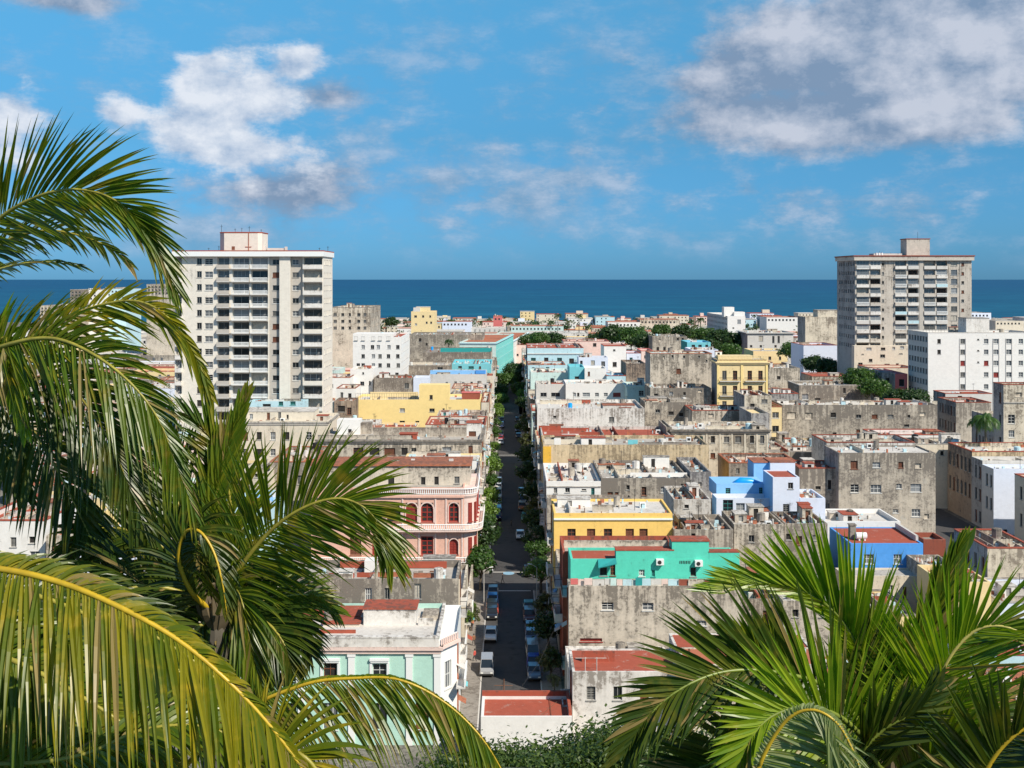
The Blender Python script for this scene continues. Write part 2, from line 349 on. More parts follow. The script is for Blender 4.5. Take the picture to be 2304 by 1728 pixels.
# ---------------------------------------------------------------- sea, land, streets
def build_setting():
    m = bpy.data.materials.new('sea_water'); m.use_nodes = True; w = NT(m.node_tree); w.n.clear(); MATS['sea'] = m
    pos = w.new('ShaderNodeNewGeometry').outputs['Position']
    sp = w.new('ShaderNodeSeparateXYZ', {0: pos})
    far = w.step(w.m('LOGARITHM', sp.outputs[1], 10), 3.1, 3.95, kind='LINEAR')
    n1 = w.noise(w.vm('MULTIPLY', pos, (.0012, .0045, 1)), 1.0, 6, .6)
    chop = w.noise(w.vm('MULTIPLY', pos, (.018, .030, 1)), 1.0, 9, .75)
    c = w.mix(far, (.005, .080, .145), (.005, .066, .150))
    c = w.mix(w.step(n1, .40, .70), c, w.mix(1.0, c, (.80, .86, .9), 'MULTIPLY'))
    c = w.mix(w.step(chop, .46, .72), c, w.mix(1.0, c, (1.8, 1.5, 1.35), 'MULTIPLY'))
    c = w.mix(w.step(w.noise(w.vm('MULTIPLY', pos, (.0035, .011, 1)), 1.0, 8, .8), .45, .70), c, w.mix(1.0, c, (1.75, 1.45, 1.32), 'MULTIPLY'))
    foam = w.step(w.noise(w.vm('MULTIPLY', pos, (.05, .02, 1)), 1.0, 5, .8), .71, .74)
    c = w.mix(w.m('MULTIPLY', foam, w.step(sp.outputs[1], 3500, 1300)), c, (.6, .65, .68))
    bump = w.new('ShaderNodeBump', {'Strength': .9, 'Distance': 3.0, 'Height': chop})
    df = w.new('ShaderNodeBsdfDiffuse', {'Color': c}); gl = w.new('ShaderNodeBsdfGlossy', {'Color': (.8, .9, 1, 1), 'Roughness': .35, 'Normal': bump.outputs[0]})
    mx = w.new('ShaderNodeMixShader', {0: .10}); w.l.new(df.outputs[0], mx.inputs[1]); w.l.new(gl.outputs[0], mx.inputs[2])
    o = w.new('ShaderNodeOutputMaterial'); w.l.new(mx.outputs[0], o.inputs[0])
    b = MB(); b.quad((-90000, 1200, -1.5), (90000, 1200, -1.5), (90000, 120000, -1.5), (-90000, 120000, -1.5))
    tag(b.build('sea', 'sea'), kind='structure')
    # land with a ragged shore
    rnd = random.Random(4); b = MB(); top = []
    for i in range(61):
        x = -1500 + 50 * i; top.append((x, 1335 + 18 * math.sin(x * .006) + rnd.uniform(-6, 6)))
    for i in range(60):
        (xa, ya), (xb, yb) = top[i], top[i + 1]
        b.quad((xa, -150, 0), (xb, -150, 0), (xb, yb, 0), (xa, ya, 0))
        b.quad((xa, ya, 0), (xb, yb, 0), (xb, yb + 2, -3), (xa, ya + 2, -3))
    tag(b.build('ground', 'groundmat'), kind='structure')
    # roads (4 mm sheets)
    cross = [(186, 196), (315, 327), (417, 426), (560, 568), (720, 728)]
    b = MB()
    ys = [124.5] + [v for c_ in cross for v in c_] + [1000]
    b.box(-3.4, 3.9, 124.5, 1000, -.02, .004)
    for a, c_ in cross:
        b.box(-420, -3.4, a, c_, -.02, .004); b.box(3.9, 420, a, c_, -.02, .004)
    b.box(79, 94, 60, 186, -.02, .004); b.box(79, 94, 196, 315, -.02, .004)
    tag(b.build('road', 'asphalt'), kind='structure')
    # pavements with kerbs, cut into slabs
    b = MB(); k = MB()
    segs = [(124.5, 185)] + [(cross[i][1] + 1, cross[i + 1][0] - 1) for i in range(3)] + [(427, 559)]
    for (ya, yb) in segs:
        for (xa, xb) in ((-5.7, -3.55), (4.05, 6.5)):
            y = ya
            while y < yb - .1:
                y2 = min(y + 2.0, yb); b.box(xa, xb, y, y2 - .03, 0, .13); y = y2
        k.box(-3.55, -3.4, ya, yb, 0, .14); k.box(3.9, 4.05, ya, yb, 0, .14)
    tag(b.build('pavement', 'pavement'), kind='structure'); tag(k.build('kerb', 'lgrey'), kind='structure')
    # painted lines at the crossings
    b = MB()
    for y in (185.2, 197.0, 328.0):
        b.box(-3.0, 3.5, y, y + .4, .004, .009)
    tag(b.build('road_marking', 'lgrey'), kind='structure')
    # the hill the camera stands on
    b = MB(); N = 26
    def hz(x, y):
        z = 44.3 if y < 13 else max(-.5, 44.3 - (y - 13) * .52)
        return z - 0.0006 * max(0, abs(x) - 40) ** 2 + 1.0 * math.sin(x * .13 + y * .07) * (1 if y > 15 else .2)
    for i in range(40):
        for j in range(N):
            xa, xb = -160 + 8 * i, -152 + 8 * i; ya, yb = -110 + 8 * j + 3, -102 + 8 * j + 3
            b.quad((xa, ya, max(-1, hz(xa, ya))), (xb, ya, max(-1, hz(xb, ya))), (xb, yb, max(-1, hz(xb, yb))), (xa, yb, max(-1, hz(xa, yb))))
    tag(b.build('hill', 'leaf_olive'), kind='structure')
build_setting()

# ---------------------------------------------------------------- windows and openings
def panel(mb, O, U, W, H_, holes, dep=.25, N=(0, -1, 0)):
    """wall rectangle at O along unit U (width W, height H_) with rectangular holes (u0,u1,v0,v1) and reveals going against N"""
    O = Vector(O); U = Vector(U); N = Vector(N); Z = Vector((0, 0, 1))
    def P(u, v, d=0): return tuple(O + U * u + Z * v - N * d)
    hs = []
    for h in holes:
        u0, u1, v0, v1 = max(h[0], .02), min(h[1], W - .02), max(h[2], .02), min(h[3], H_ - .02)
        if u1 - u0 > .05 and v1 - v0 > .05: hs.append((u0, u1, v0, v1))
    # cut by rows of v, then columns inside each row band: fewer faces than a full grid
    vs = sorted({0, H_} | {round(h[2], 4) for h in hs} | {round(h[3], 4) for h in hs})
    for a, b_ in zip(vs, vs[1:]):
        if b_ - a < 1e-4: continue
        m = (a + b_) / 2; cur = 0
        for h in sorted(h for h in hs if h[2] - 1e-3 < m < h[3] + 1e-3):
            if h[0] > cur + 1e-4: mb.quad(P(cur, a), P(h[0], a), P(h[0], b_), P(cur, b_))
            cur = max(cur, h[1])
        if cur < W - 1e-4: mb.quad(P(cur, a), P(W, a), P(W, b_), P(cur, b_))
    for u0, u1, v0, v1 in hs:
        mb.quad(P(u0, v0), P(u0, v0, dep), P(u0, v1, dep), P(u0, v1)); mb.quad(P(u1, v0), P(u1, v1), P(u1, v1, dep), P(u1, v0, dep))
        mb.quad(P(u0, v0), P(u1, v0), P(u1, v0, dep), P(u0, v0, dep)); mb.quad(P(u0, v1), P(u0, v1, dep), P(u1, v1, dep), P(u1, v1))
    return hs
WM = {}
STY = {  # frame material, pane material, vertical bars, horizontal bars, frame width
    'dark': ('frame_grey', 'dark_room', 0, 0, .05), 'hole': ('grey', 'dark_room', 0, 0, .02), 'glass': ('frame_grey', 'glass_dark', 1, 0, .06),
    'grid': ('frame_white', 'glass_dark', 1, 2, .07), 'gridm': ('frame_white', 'glass_mid', 1, 1, .07), 'white': ('frame_white', 'glass_mid', 2, 1, .09),
    'light': ('frame_white', 'glass_light', 1, 1, .06), 'bars': ('iron', 'dark_room', 5, 2, .04), 'redbars': ('frame_red', 'louvre_red', 4, 3, .08),
    'shut': ('louvre_grey', 'glass_dark', 1, 7, .07), 'brown': ('frame_wood', 'louvre_brown', 1, 6, .07), 'red': ('frame_red', 'louvre_red', 1, 5, .10),
    'redglass': ('frame_red', 'dark_room', 1, 3, .22), 'curtain': ('frame_grey', 'curtain', 1, 0, .07), 'block': ('grey3', 'grey3', 0, 0, .03), 'teal': ('frame_teal', 'glass_dark', 1, 4, .07), 'wooddark': ('frame_wood', 'dark_room', 1, 2, .08),
    'ac': ('frame_white', 'iron', 0, 4, .06), 'metal': ('metal', 'glass_mid', 3, 1, .04)}
def win_meshes(sty, w, h):
    key = (sty, round(w, 1), round(h, 1))
    if key in WM: return WM[key]
    fm, pm, nv, nh, fw = STY[sty]; w, h = max(key[1], .2), max(key[2], .2)
    b = MB()
    b.box(-w / 2, -w / 2 + fw, -.07, 0, 0, h); b.box(w / 2 - fw, w / 2, -.07, 0, 0, h)
    b.box(-w / 2 + fw, w / 2 - fw, -.068, 0, h - fw, h); b.box(-w / 2 + fw, w / 2 - fw, -.068, 0, 0, fw)
    for i in range(nv):
        x = -w / 2 + w * (i + 1) / (nv + 1); b.box(x - fw * .4, x + fw * .4, -.06, 0, fw, h - fw)
    for i in range(nh):
        z = h * (i + 1) / (nh + 1); b.box(-w / 2 + fw, w / 2 - fw, -.05, 0, z - fw * .35, z + fw * .35)
    # sill standing 9 cm proud of the wall
    b.box(-w / 2 - .1, w / 2 + .1, -.34, -.02, -.10, -.004)
    f = b.mesh('window', [fm])
    p = MB(); p.box(-w / 2, w / 2, .002, .03, 0, h)
    WM[key] = (f, p.mesh('pane', [pm])); return WM[key]
def add_window(parent, x, y, z, w, h, sty='glass', rz=0, pane=True, dep=.25, label=None):
    """x, y, z: bottom centre of the opening on the outer wall plane, in parent space"""
    f, p = win_meshes(sty, w, h)
    nx, ny = math.sin(rz), -math.cos(rz)       # outward normal for this rotation
    o = link('window', f, parent, (x - nx * dep, y - ny * dep, z), rz)
    if pane: link('pane', p, o)
    else: link('pane', p, o)
    if label: o['label'] = label
    return o

FOOT = []     # footprints of everything built: (x0, x1, y0, y1, h)
BL = {}
ROOFITEM = random.Random(99)
def clutter(root, ox, oy, x0, x1, y0, y1, zr, rnd, n, far=False):
    """roof things fixed to the building: its parts"""
    if n >= 3:      # bits too small to tell apart: rubble, buckets, boards, dishes, plants
        b = MB()
        for _ in range(int(n * 5)):
            x, y = rnd.uniform(x0 + .3, x1 - .3) - ox, rnd.uniform(y0 + .3, y1 - .3) - oy; a, c_, d_ = rnd.uniform(.1, .7), rnd.uniform(.1, .5), rnd.uniform(.1, .7); b.cur = rnd.randrange(6)
            b.box(x - a / 2, x + a / 2, y - c_ / 2, y + c_ / 2, zr, zr + d_)
        tag(b.build('roof_clutter', ['white2', 'roofdark', 'terracotta', 'lgrey', 'rust', 'palecyan'], root), kind='stuff')
    for _ in range(n):
        k = rnd.random(); x = rnd.uniform(x0 + 1, x1 - 1); y = rnd.uniform(y0 + .8, y1 - .8)
        if x1 - x0 < 4 or y1 - y0 < 3: return
        lx, ly = x - ox, y - oy
        if k < .16:
            b = MB(); w_ = rnd.uniform(1.5, min(5, (x1 - x0) * .35)); d_ = rnd.uniform(1.2, min(3, (y1 - y0) * .4)); h_ = rnd.uniform(.8, 2.2)
            xa = min(max(lx - w_ / 2, x0 - ox + .3), x1 - ox - w_ - .3); ya = min(max(ly - d_ / 2, y0 - oy + .3), y1 - oy - d_ - .3)
            zz = zr - 0
            panel(b, (xa, ya, zz), (1, 0, 0), w_, h_, [(w_ * .3, w_ * .3 + .7, .1, min(h_ - .2, 1.7))], .2)
            b.quad((xa, ya, zz), (xa, ya, zz + h_), (xa, ya + d_, zz + h_), (xa, ya + d_, zz))
            b.quad((xa + w_, ya, zz), (xa + w_, ya + d_, zz), (xa + w_, ya + d_, zz + h_), (xa + w_, ya, zz + h_))
            b.quad((xa, ya + d_, zz), (xa, ya + d_, zz + h_), (xa + w_, ya + d_, zz + h_), (xa + w_, ya + d_, zz))
            b.cur = 1; b.box(xa - .1, xa + w_ + .1, ya - .1, ya + d_ + .1, zz + h_, zz + h_ + .12)
            b.cur = 2; b.quad((xa + w_ * .3, ya + .2, zz + .1), (xa + w_ * .3 + .7, ya + .2, zz + .1), (xa + w_ * .3 + .7, ya + .2, zz + min(h_ - .2, 1.7)), (xa + w_ * .3, ya + .2, zz + min(h_ - .2, 1.7)))
            b.build('roof_shed', [rnd.choice(['white2', 'grey', 'cream2', 'lgrey', 'grey3', 'white', 'stone']), rnd.choice(['redroof', 'roofgrey', 'roofwhite', 'terracotta']), rnd.choice(['dark_room', 'louvre_brown', 'dark_room', 'louvre_grey', 'frame_teal' if rnd.random() < .3 else 'dark_room'])], root)
        elif k < .27:
            b = MB(); r = rnd.uniform(.45, .75); hh = rnd.uniform(1.0, 1.5)
            for dx in (-r * .6, r * .6):
                b.box(lx + dx - .08, lx + dx + .08, ly - r, ly + r, zr, zr + .3)
            b.tube([(lx, ly, zr + .3), (lx, ly, zr + .3 + hh), (lx, ly, zr + .42 + hh)], [r, r, r * .35], 12)
            b.build('water_tank', rnd.choice(['plastic_black', 'lgrey', 'roofdark', 'lgrey', 'white2', 'roofdark', 'palecyan', 'rust', 'plastic_blue' if rnd.random() < .25 else 'grey']), root)
        elif k < .46:
            b = MB(); hh = rnd.uniform(1.8, 3.2); b.bar((lx, ly, zr), (lx, ly, zr + hh), .035)
            for q in range(3): b.bar((lx - .5 + .1 * q, ly, zr + hh - .15 * q - .1), (lx + .5 - .1 * q, ly, zr + hh - .15 * q - .1), .02)
            b.build('antenna', 'iron', root)
        elif k < .78:
            b = MB(); L = rnd.uniform(2, max(2.2, (x1 - x0) * .5)); xa = min(max(lx - L / 2, x0 - ox + .3), x1 - ox - L - .3); hh = rnd.uniform(.5, 1.1)
            if rnd.random() < .5: b.box(xa, xa + L, ly, ly + .22, zr, zr + hh)
            else: b.box(lx, lx + .22, y0 - oy + .4, y1 - oy - .4, zr, zr + hh)
            b.build('low_wall', rnd.choice(['grey', 'white2', 'redroof', 'cream2', 'stone', 'grey3']), root)
        elif k < .90:
            b = MB(); b.tube([(lx, ly, zr + .08), (lx + rnd.uniform(-3, 3), ly + .1, zr + .08), (lx + rnd.uniform(-2, 2), ly + 1, zr + .1)], .06, 5)
            b.build('pipe', rnd.choice(['rust', 'iron', 'lgrey']), root)
        else:
            b = MB(); b.box(lx - .45, lx + .45, ly - .35, ly + .35, zr, zr + .8); b.cur = 1; b.box(lx - .3, lx + .3, ly - .37, ly - .35, zr + .15, zr + .65)
            b.build('air_conditioner', ['paint_white', 'iron'], root)

def building(label, x0=None, x1=None, yt=None, Y=200, dep=12, wall='grey', side=None, roof='roofgrey', cap=None, wins=(), h=None, X=None,
             par=.7, cat='house', name='house', z0=0, clut=3, group=None, sw=None, cornice=None, seed=None, rot=0, key=None, foot=True, bands=(), swy=None, swsty=('shut', 'dark', 'glass', 'brown'), balc=False, proj=None):
    """front face from pixels x0..x1 and top pixel yt at distance Y (or X=(a,b), h). wins: (px, py, w_px, h_px, style)"""
    if X is None: X = (PX(x0, Y), PX(x1, Y))
    xa, xb = X
    if h is None: h = PZ(yt, Y)
    seed = seed if seed is not None else int(abs(xa * 31 + Y * 17 + h * 7)); rnd = random.Random(seed)
    ox, oy = (xa + xb) / 2, Y
    root = thing(name, label, cat, (ox, oy, z0), rot, group)
    W, H_ = xb - xa, h - z0
    la, lb = xa - ox, xb - ox
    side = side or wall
    th = .28
    b = MB(); holes = []; wl = []
    for wn in wins:
        px, py, wp, hp, sty = wn[:5]
        u = PX(px, Y) - xa; v = PZ(py, Y) - z0; ww = round(wp * Y / F, 1); hh = round(hp * Y / F, 1)
        if ww < .2 or hh < .2 or u - ww / 2 < .1 or u + ww / 2 > W - .1 or v - hh / 2 < 0: continue
        rect = (u - ww / 2, u + ww / 2, v - hh / 2, v + hh / 2)
        if any(rect[0] < q[1] and q[0] < rect[1] and rect[2] < q[3] and q[2] < rect[3] for q in holes): continue
        holes.append(rect); wl.append((u, v, ww, hh, sty))
    panel(b, (la, 0, 0), (1, 0, 0), W, H_, holes, .25)
    for u, v, ww, hh, sty in wl: add_window(root, la + u, 0, v - hh / 2, ww, hh, sty)
    # side walls
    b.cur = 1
    sidew = []
    vis = 'R' if (xa + xb) / 2 < 0 else 'L'
    if sw:      # (storey height, window pitch, w, h)
        sh, pit, w_, h_ = sw
        zz = H_ - sh
        lo = swy if swy is not None else 0
        while zz > lo:
            yy = pit * .6
            while yy < dep - pit * .4:
                sidew.append((yy - w_ / 2, yy + w_ / 2, zz + sh * .15, zz + sh * .15 + h_)); yy += pit
            zz -= sh
    if vis == 'R':
        panel(b, (lb, 0, 0), (0, 1, 0), dep, H_, sidew, .25, (1, 0, 0)); panel(b, (la, dep, 0), (0, -1, 0), dep, H_, [], .25, (-1, 0, 0))
        for (u0, u1, v0, v1) in sidew:
            add_window(root, lb, (u0 + u1) / 2, v0, round(u1 - u0, 1), round(v1 - v0, 1), rnd.choice(swsty), R(90))
    else:
        panel(b, (la, dep, 0), (0, -1, 0), dep, H_, [(dep - u1, dep - u0, v0, v1) for u0, u1, v0, v1 in sidew], .25, (-1, 0, 0)); panel(b, (lb, 0, 0), (0, 1, 0), dep, H_, [], .25, (1, 0, 0))
        for (u0, u1, v0, v1) in sidew:
            add_window(root, la, (u0 + u1) / 2, v0, round(u1 - u0, 1), round(v1 - v0, 1), rnd.choice(swsty), R(-90))
    b.quad((lb, dep, 0), (la, dep, 0), (la, dep, H_), (lb, dep, H_))
    # parapet inner faces
    b.cur = 0; zr = H_ - par
    b.quad((la + th, th, zr), (lb - th, th, zr), (lb - th, th, H_), (la + th, th, H_)); b.quad((la + th, dep - th, zr), (la + th, dep - th, H_), (lb - th, dep - th, H_), (lb - th, dep - th, zr))
    b.quad((la + th, th, zr), (la + th, th, H_), (la + th, dep - th, H_), (la + th, dep - th, zr)); b.quad((lb - th, th, zr), (lb - th, dep - th, zr), (lb - th, dep - th, H_), (lb - th, th, H_))
    if not cap:
        b.quad((la, 0, H_), (lb, 0, H_), (lb - th, th, H_), (la + th, th, H_)); b.quad((la, dep, H_), (la + th, dep - th, H_), (lb - th, dep - th, H_), (lb, dep, H_))
        b.quad((la, 0, H_), (la + th, th, H_), (la + th, dep - th, H_), (la, dep, H_)); b.quad((lb, 0, H_), (lb, dep, H_), (lb - th, dep - th, H_), (lb - th, th, H_))
    b.build('wall', [wall, side], root)
    r = MB(); r.quad((la + th, th, zr), (lb - th, th, zr), (lb - th, dep - th, zr), (la + th, dep - th, zr)); r.build('roof', roof, root)
    if cap:
        c = MB(); e = .06
        c.box(la - e, lb + e, -e, th + e, H_, H_ + .16); c.box(la - e, lb + e, dep - th - e, dep + e, H_, H_ + .16)
        c.box(la - e, la + th + e, th + e, dep - th - e, H_, H_ + .16); c.box(lb - th - e, lb + e, th + e, dep - th - e, H_, H_ + .16); c.build('coping', cap, root)
    if cornice:
        c = MB(); zc, pr, mat = cornice
        c.box(la - pr, lb + pr, -pr, -.004, H_ - zc - .35, H_ - zc); c.box(la - pr * .5, lb + pr * .5, -pr * .55, -.006, H_ - zc - .75, H_ - zc - .352)
        if vis == 'R': c.box(lb + .004, lb + pr, -.003, dep, H_ - zc - .35, H_ - zc)
        else: c.box(la - pr, la - .004, -.003, dep, H_ - zc - .35, H_ - zc)
        c.build('cornice', mat, root)
    for (yb_, hb, mat, prj) in bands:      # string courses: pixel y of the top, height px
        c = MB(); zt = PZ(yb_, Y) - z0; c.box(la - .02, lb + .02, -prj, -.004, zt - hb * Y / F, zt); c.build('band', mat, root)
    if balc:
        add_street_balconies(root, la, lb, dep, H_, vis, rnd)
    if clut and not rot: clutter(root, ox, oy, xa + th, xb - th, Y + th, Y + dep - th, zr, rnd, int(clut * (1.9 if Y < 430 else 1)))
    if foot: FOOT.append((xa - .3, xb + .3, Y - .3, Y + dep + .3, h))
    B = dict(root=root, X=X, Y=Y, dep=dep, h=h, z0=z0, ox=ox, oy=oy, zr=zr + z0)
    if key: BL[key] = B
    return B
BALM = {}
def rail_mesh(L, kind):
    key = (round(L, 1), kind)
    if key in BALM: return BALM[key]
    L = key[0]; s = MB(); s.box(-L / 2, L / 2, -1.0, 0, -.18, 0)
    r = MB()
    if kind == 'iron':
        r.box(-L / 2, L / 2, -.99, -.94, .92, .98)
        n = max(4, int(L / .22))
        for i in range(n + 1):
            x = -L / 2 + L * i / n; r.box(x - .02, x + .02, -.985, -.945, 0, .92)
        for x in (-L / 2, L / 2 - .04): r.box(x, x + .04, -.94, 0, .90, .96)
        mat = 'iron'
    elif kind == 'baluster':
        r.box(-L / 2, L / 2, -1.02, -.84, .82, .96); r.box(-L / 2, L / 2, -1.0, -.86, 0, .12)
        n = max(3, int(L / .30))
        for i in range(n + 1):
            x = -L / 2 + .08 + (L - .16) * i / n; r.box(x - .07, x + .07, -.99, -.87, .12, .82)
        mat = 'paint_white'
    else:
        r.box(-L / 2, L / 2, -1.0, -.88, 0, .95); r.box(-L / 2, -L / 2 + .12, -.88, 0, 0, .95); r.box(L / 2 - .12, L / 2, -.88, 0, 0, .95); mat = 'white2' if kind == 'solid' else kind
    BALM[key] = (s.mesh('balcony', ['lgrey']), r.mesh('railing', [mat])); return BALM[key]
def add_balcony(root, x, y, z, L, rz=0, kind='iron', proj=1.0):
    s, r = rail_mesh(L, kind); o = link('balcony', s, root, (x, y, z), rz)
    if proj != 1: o.scale = (1, proj, 1)
    link('railing', r, o); return o
def add_street_balconies(root, la, lb, dep, H_, vis, rnd):
    x, rz = (lb, R(90)) if vis == 'R' else (la, R(-90))
    z = H_ - 4.6
    while z > 2.5:
        y = .6
        while y < dep - 3:
            L = rnd.choice([2.4, 3.0, 3.6, 4.8, 6.0]); L = min(L, dep - y - .5)
            if L < 1.5: break
            if rnd.random() < .85: add_balcony(root, x, y + L / 2, z, L, rz, rnd.choice(['iron', 'iron', 'baluster', 'solid', 'iron']), rnd.choice([.8, .9, 1.0]))
            y += L + rnd.uniform(.4, 2.0)
        z -= 4.4
    # things hung and stuck on street fronts: awnings, cloths, pipes as parts
    for _ in range(int(dep / 3)):
        b = MB(); y = rnd.uniform(1, dep - 2); z = rnd.uniform(2.5, H_ - 1.5); s = 1 if vis == 'R' else -1
        if rnd.random() < .5:
            b.quad((x, y, z), (x + s * .9, y, z - .5), (x + s * .9, y + 1.6, z - .5), (x, y + 1.6, z)); b.quad((x, y, z - .02), (x, y + 1.6, z - .02), (x + s * .9, y + 1.6, z - .52), (x + s * .9, y, z - .52))
            b.build('awning', rnd.choice(['redroof', 'cyan', 'cream', 'skyblue', 'lgrey', 'terracotta']), root)
        else:
            b.box(min(x + s * .01, x + s * .16), max(x + s * .01, x + s * .16), y, y + .16, 0.2, H_ - .5); b.build('drainpipe', rnd.choice(['rust', 'lgrey', 'cream', 'terracotta']), root)
def shed(B, x0, x1, yt, zbase=None, Yo=3, dep=3, wall='white', roof='redroof', wins=(), name='roof_shed', ybot=None, over=.12, rooft=.14):
    """a volume standing on building B's roof, given in pixels at distance B.Y+Yo"""
    Y = B['Y'] + Yo; xa, xb = PX(x0, Y), PX(x1, Y); zt = PZ(yt, Y); zb = zbase if zbase is not None else B['zr']
    if ybot is not None: zb = PZ(ybot, Y)
    if zt - zb < .3: zb = zt - .3
    r = B['root']; ox, oy, oz = r.location
    b = MB(); hs = []; wl = []
    for (px, py, wp, hp, sty) in wins:
        ww, hh = round(wp * Y / F, 1), round(hp * Y / F, 1); u = PX(px, Y) - xa; v = PZ(py, Y) - zb
        if ww >= .2 and hh >= .2: hs.append((u - ww / 2, u + ww / 2, max(.03, v - hh / 2), v + hh / 2)); wl.append((u, v, ww, hh, sty))
    panel(b, (xa - ox, Y - oy, zb - oz), (1, 0, 0), xb - xa, zt - zb, hs, .2)
    X0, X1, Y0, Y1, Z0, Z1 = xa - ox, xb - ox, Y - oy, Y - oy + dep, zb - oz, zt - oz
    b.quad((X0, Y0, Z0), (X0, Y0, Z1), (X0, Y1, Z1), (X0, Y1, Z0)); b.quad((X1, Y0, Z0), (X1, Y1, Z0), (X1, Y1, Z1), (X1, Y0, Z1)); b.quad((X0, Y1, Z0), (X0, Y1, Z1), (X1, Y1, Z1), (X1, Y1, Z0))
    if roof is None: b.quad((X0, Y0, Z1), (X1, Y0, Z1), (X1, Y1, Z1), (X0, Y1, Z1))
    o = b.build(name, [wall] if isinstance(wall, str) else list(wall), r)
    if roof:
        c = MB(); c.box(X0 - over, X1 + over, Y0 - over, Y1 + over, Z1, Z1 + rooft); c.build('shed_roof' if name == 'roof_shed' else 'roof', roof, o)
    for u, v, ww, hh, sty in wl:
        f, p = win_meshes(sty, ww, hh); q = link('window', f, o, (X0 + u, Y0 + .2, Z0 + max(.03, v - hh / 2))); 
        pm = STY[sty][1]; m = MB(); m.box(X0 + u - ww / 2, X0 + u + ww / 2, Y0 + .202, Y0 + .23, Z0 + max(.03, v - hh / 2), Z0 + v + hh / 2); m.build('pane', pm, o)
    return o
def wallpiece(B, x0, x1, yt, Yo, hpx, mat, th=.25, name='low_wall'):
    Y = B['Y'] + Yo; r = B['root']; ox, oy, oz = r.location; zt = PZ(yt, Y)
    b = MB(); b.box(PX(x0, Y) - ox, PX(x1, Y) - ox, Yo, Yo + th, zt - hpx * Y / F - oz, zt - oz); return b.build(name, mat, r)
# ---------------------------------------------------------------- the named buildings, near to far
XL, XR = -5.7, 6.5      # building lines of the street

# -- left of the street
B = building('mint green corner house with white pilasters and white balustrade parapet', yt=1434, Y=124, X=(-32, -7.5), dep=13, wall='mint', side='mint', roof='roofwhite',
    cat='corner house', par=.5, clut=1, cornice=(.95, .45, 'palepink'), key='mint',
    wins=[(650, 1512, 32, 44, 'bars'), (743, 1514, 30, 46, 'wooddark'), (854, 1516, 32, 44, 'grid'), (560, 1512, 30, 44, 'shut'), (650, 1612, 34, 60, 'wooddark'), (743, 1612, 34, 60, 'white'), (854, 1612, 34, 60, 'glass'), (950, 1612, 30, 60, 'brown')], name='corner_house')
rt = B['root']; Y = 124; ox, oy = B['ox'], B['oy']
for px in (590, 678, 791, 921, 984):     # pilasters with capital
    b = MB(); x = PX(px, Y) - ox; b.box(x - .35, x + .35, -.16, -.005, 0, B['h'] - 1.75); b.box(x - .45, x + .45, -.22, -.005, B['h'] - 2.05, B['h'] - 1.76); b.build('pilaster', 'paint_white', rt)
for px in (560, 650, 743, 854):           # hood mouldings
    b = MB(); x = PX(px, Y) - ox; z = PZ(1490, Y); b.box(x - 1.05, x + 1.05, -.3, -.004, z + .18, z + .42); b.box(x - .95, x + .95, -.22, -.004, z - .02, z + .178)
    for s in (-1, 1): b.box(x + s * .92 - .14, x + s * .92 + .14, -.12, -.004, z - 2.3, z - .022)
    b.build('window_surround', 'paint_white', rt)
b = MB(); b.box(B['X'][0] - ox - .1, B['X'][1] - ox, -.44, .32, B['h'] + .002, B['h'] + .16); b.box(B['X'][0] - ox - .1, B['X'][1] - ox, -.40, -.003, B['h'] - .92, B['h'] - .002); b.build('parapet', 'white2', rt)
b = MB(); b.box(B['X'][1] - ox - .33, B['X'][1] - ox + .02, .33, 12.9, B['h'] - .6, B['h'] + .1); b.build('parapet', 'white2', rt)
# chamfered corner bay with door
p0 = Vector((B['X'][1] - ox, 0, 0)); p1 = Vector((XL - ox, 2.8, 0)); u = (p1 - p0); L = u.length; u.normalize(); nrm = Vector((u.y, -u.x, 0))
b = MB(); hs = panel(b, p0, u, L, B['h'] - .2, [(L / 2 - .6, L / 2 + .6, 5.6, 8.6), (L / 2 - .6, L / 2 + .6, .3, 3.4)], .25, nrm)
b.quad((p1.x, p1.y, 0), (p1.x, 13, 0), (p1.x, 13, B['h'] - .2), (p1.x, p1.y, B['h'] - .2)); b.quad((p0.x, 0, B['h'] - .7), (p1.x, p1.y, B['h'] - .7), (p1.x, 13, B['h'] - .7), (p0.x, 13, B['h'] - .7))
b.quad((p0.x, 13, 0), (p1.x, 13, 0), (p1.x, 13, B['h'] - .2), (p0.x, 13, B['h'] - .2)); b.build('corner_bay', 'paint_white', rt)
az_ = math.atan2(u.y, u.x)
for z, h_ in ((5.6, 3.0), (.3, 3.1)):
    c = p0 + u * (L / 2); add_window(rt, c.x, c.y, z, 1.2, h_, 'white', az_)
b = MB()
for k in range(9):
    a0 = p0 + u * (L * k / 9 + .1) + nrm * .2; b.box(a0.x, a0.x + .14, a0.y, a0.y + .14, B['h'] - .9, B['h'] - .2)
b.quad(tuple(p0 + nrm * .5 + Vector((0, 0, B['h'] - 1.25))), tuple(p1 + nrm * .5 + Vector((0, 0, B['h'] - 1.25))), tuple(p1 + nrm * .5 + Vector((0, 0, B['h'] - .95))), tuple(p0 + nrm * .5 + Vector((0, 0, B['h'] - .95))))
b.quad(tuple(p0 + Vector((0, 0, B['h'] - .95))), tuple(p1 + Vector((0, 0, B['h'] - .95))), tuple(p1 + nrm * .5 + Vector((0, 0, B['h'] - .95))), tuple(p0 + nrm * .5 + Vector((0, 0, B['h'] - .95))))
b.build('cornice', 'palepink', rt)
shed(B, 700, 790, 1384, Yo=9, dep=3, wall='stone', roof=None); shed(B, 950, 985, 1385, Yo=8, dep=3, wall='grey', roof=None)
shed(B, 818, 936, 1371, Yo=6, dep=3.4, wall='white2', roof='redroof', over=.12, rooft=.15)
shed(B, 727, 808, 1404, Yo=5.5, dep=2, wall='cream', roof='redroof', name='roof_shed')
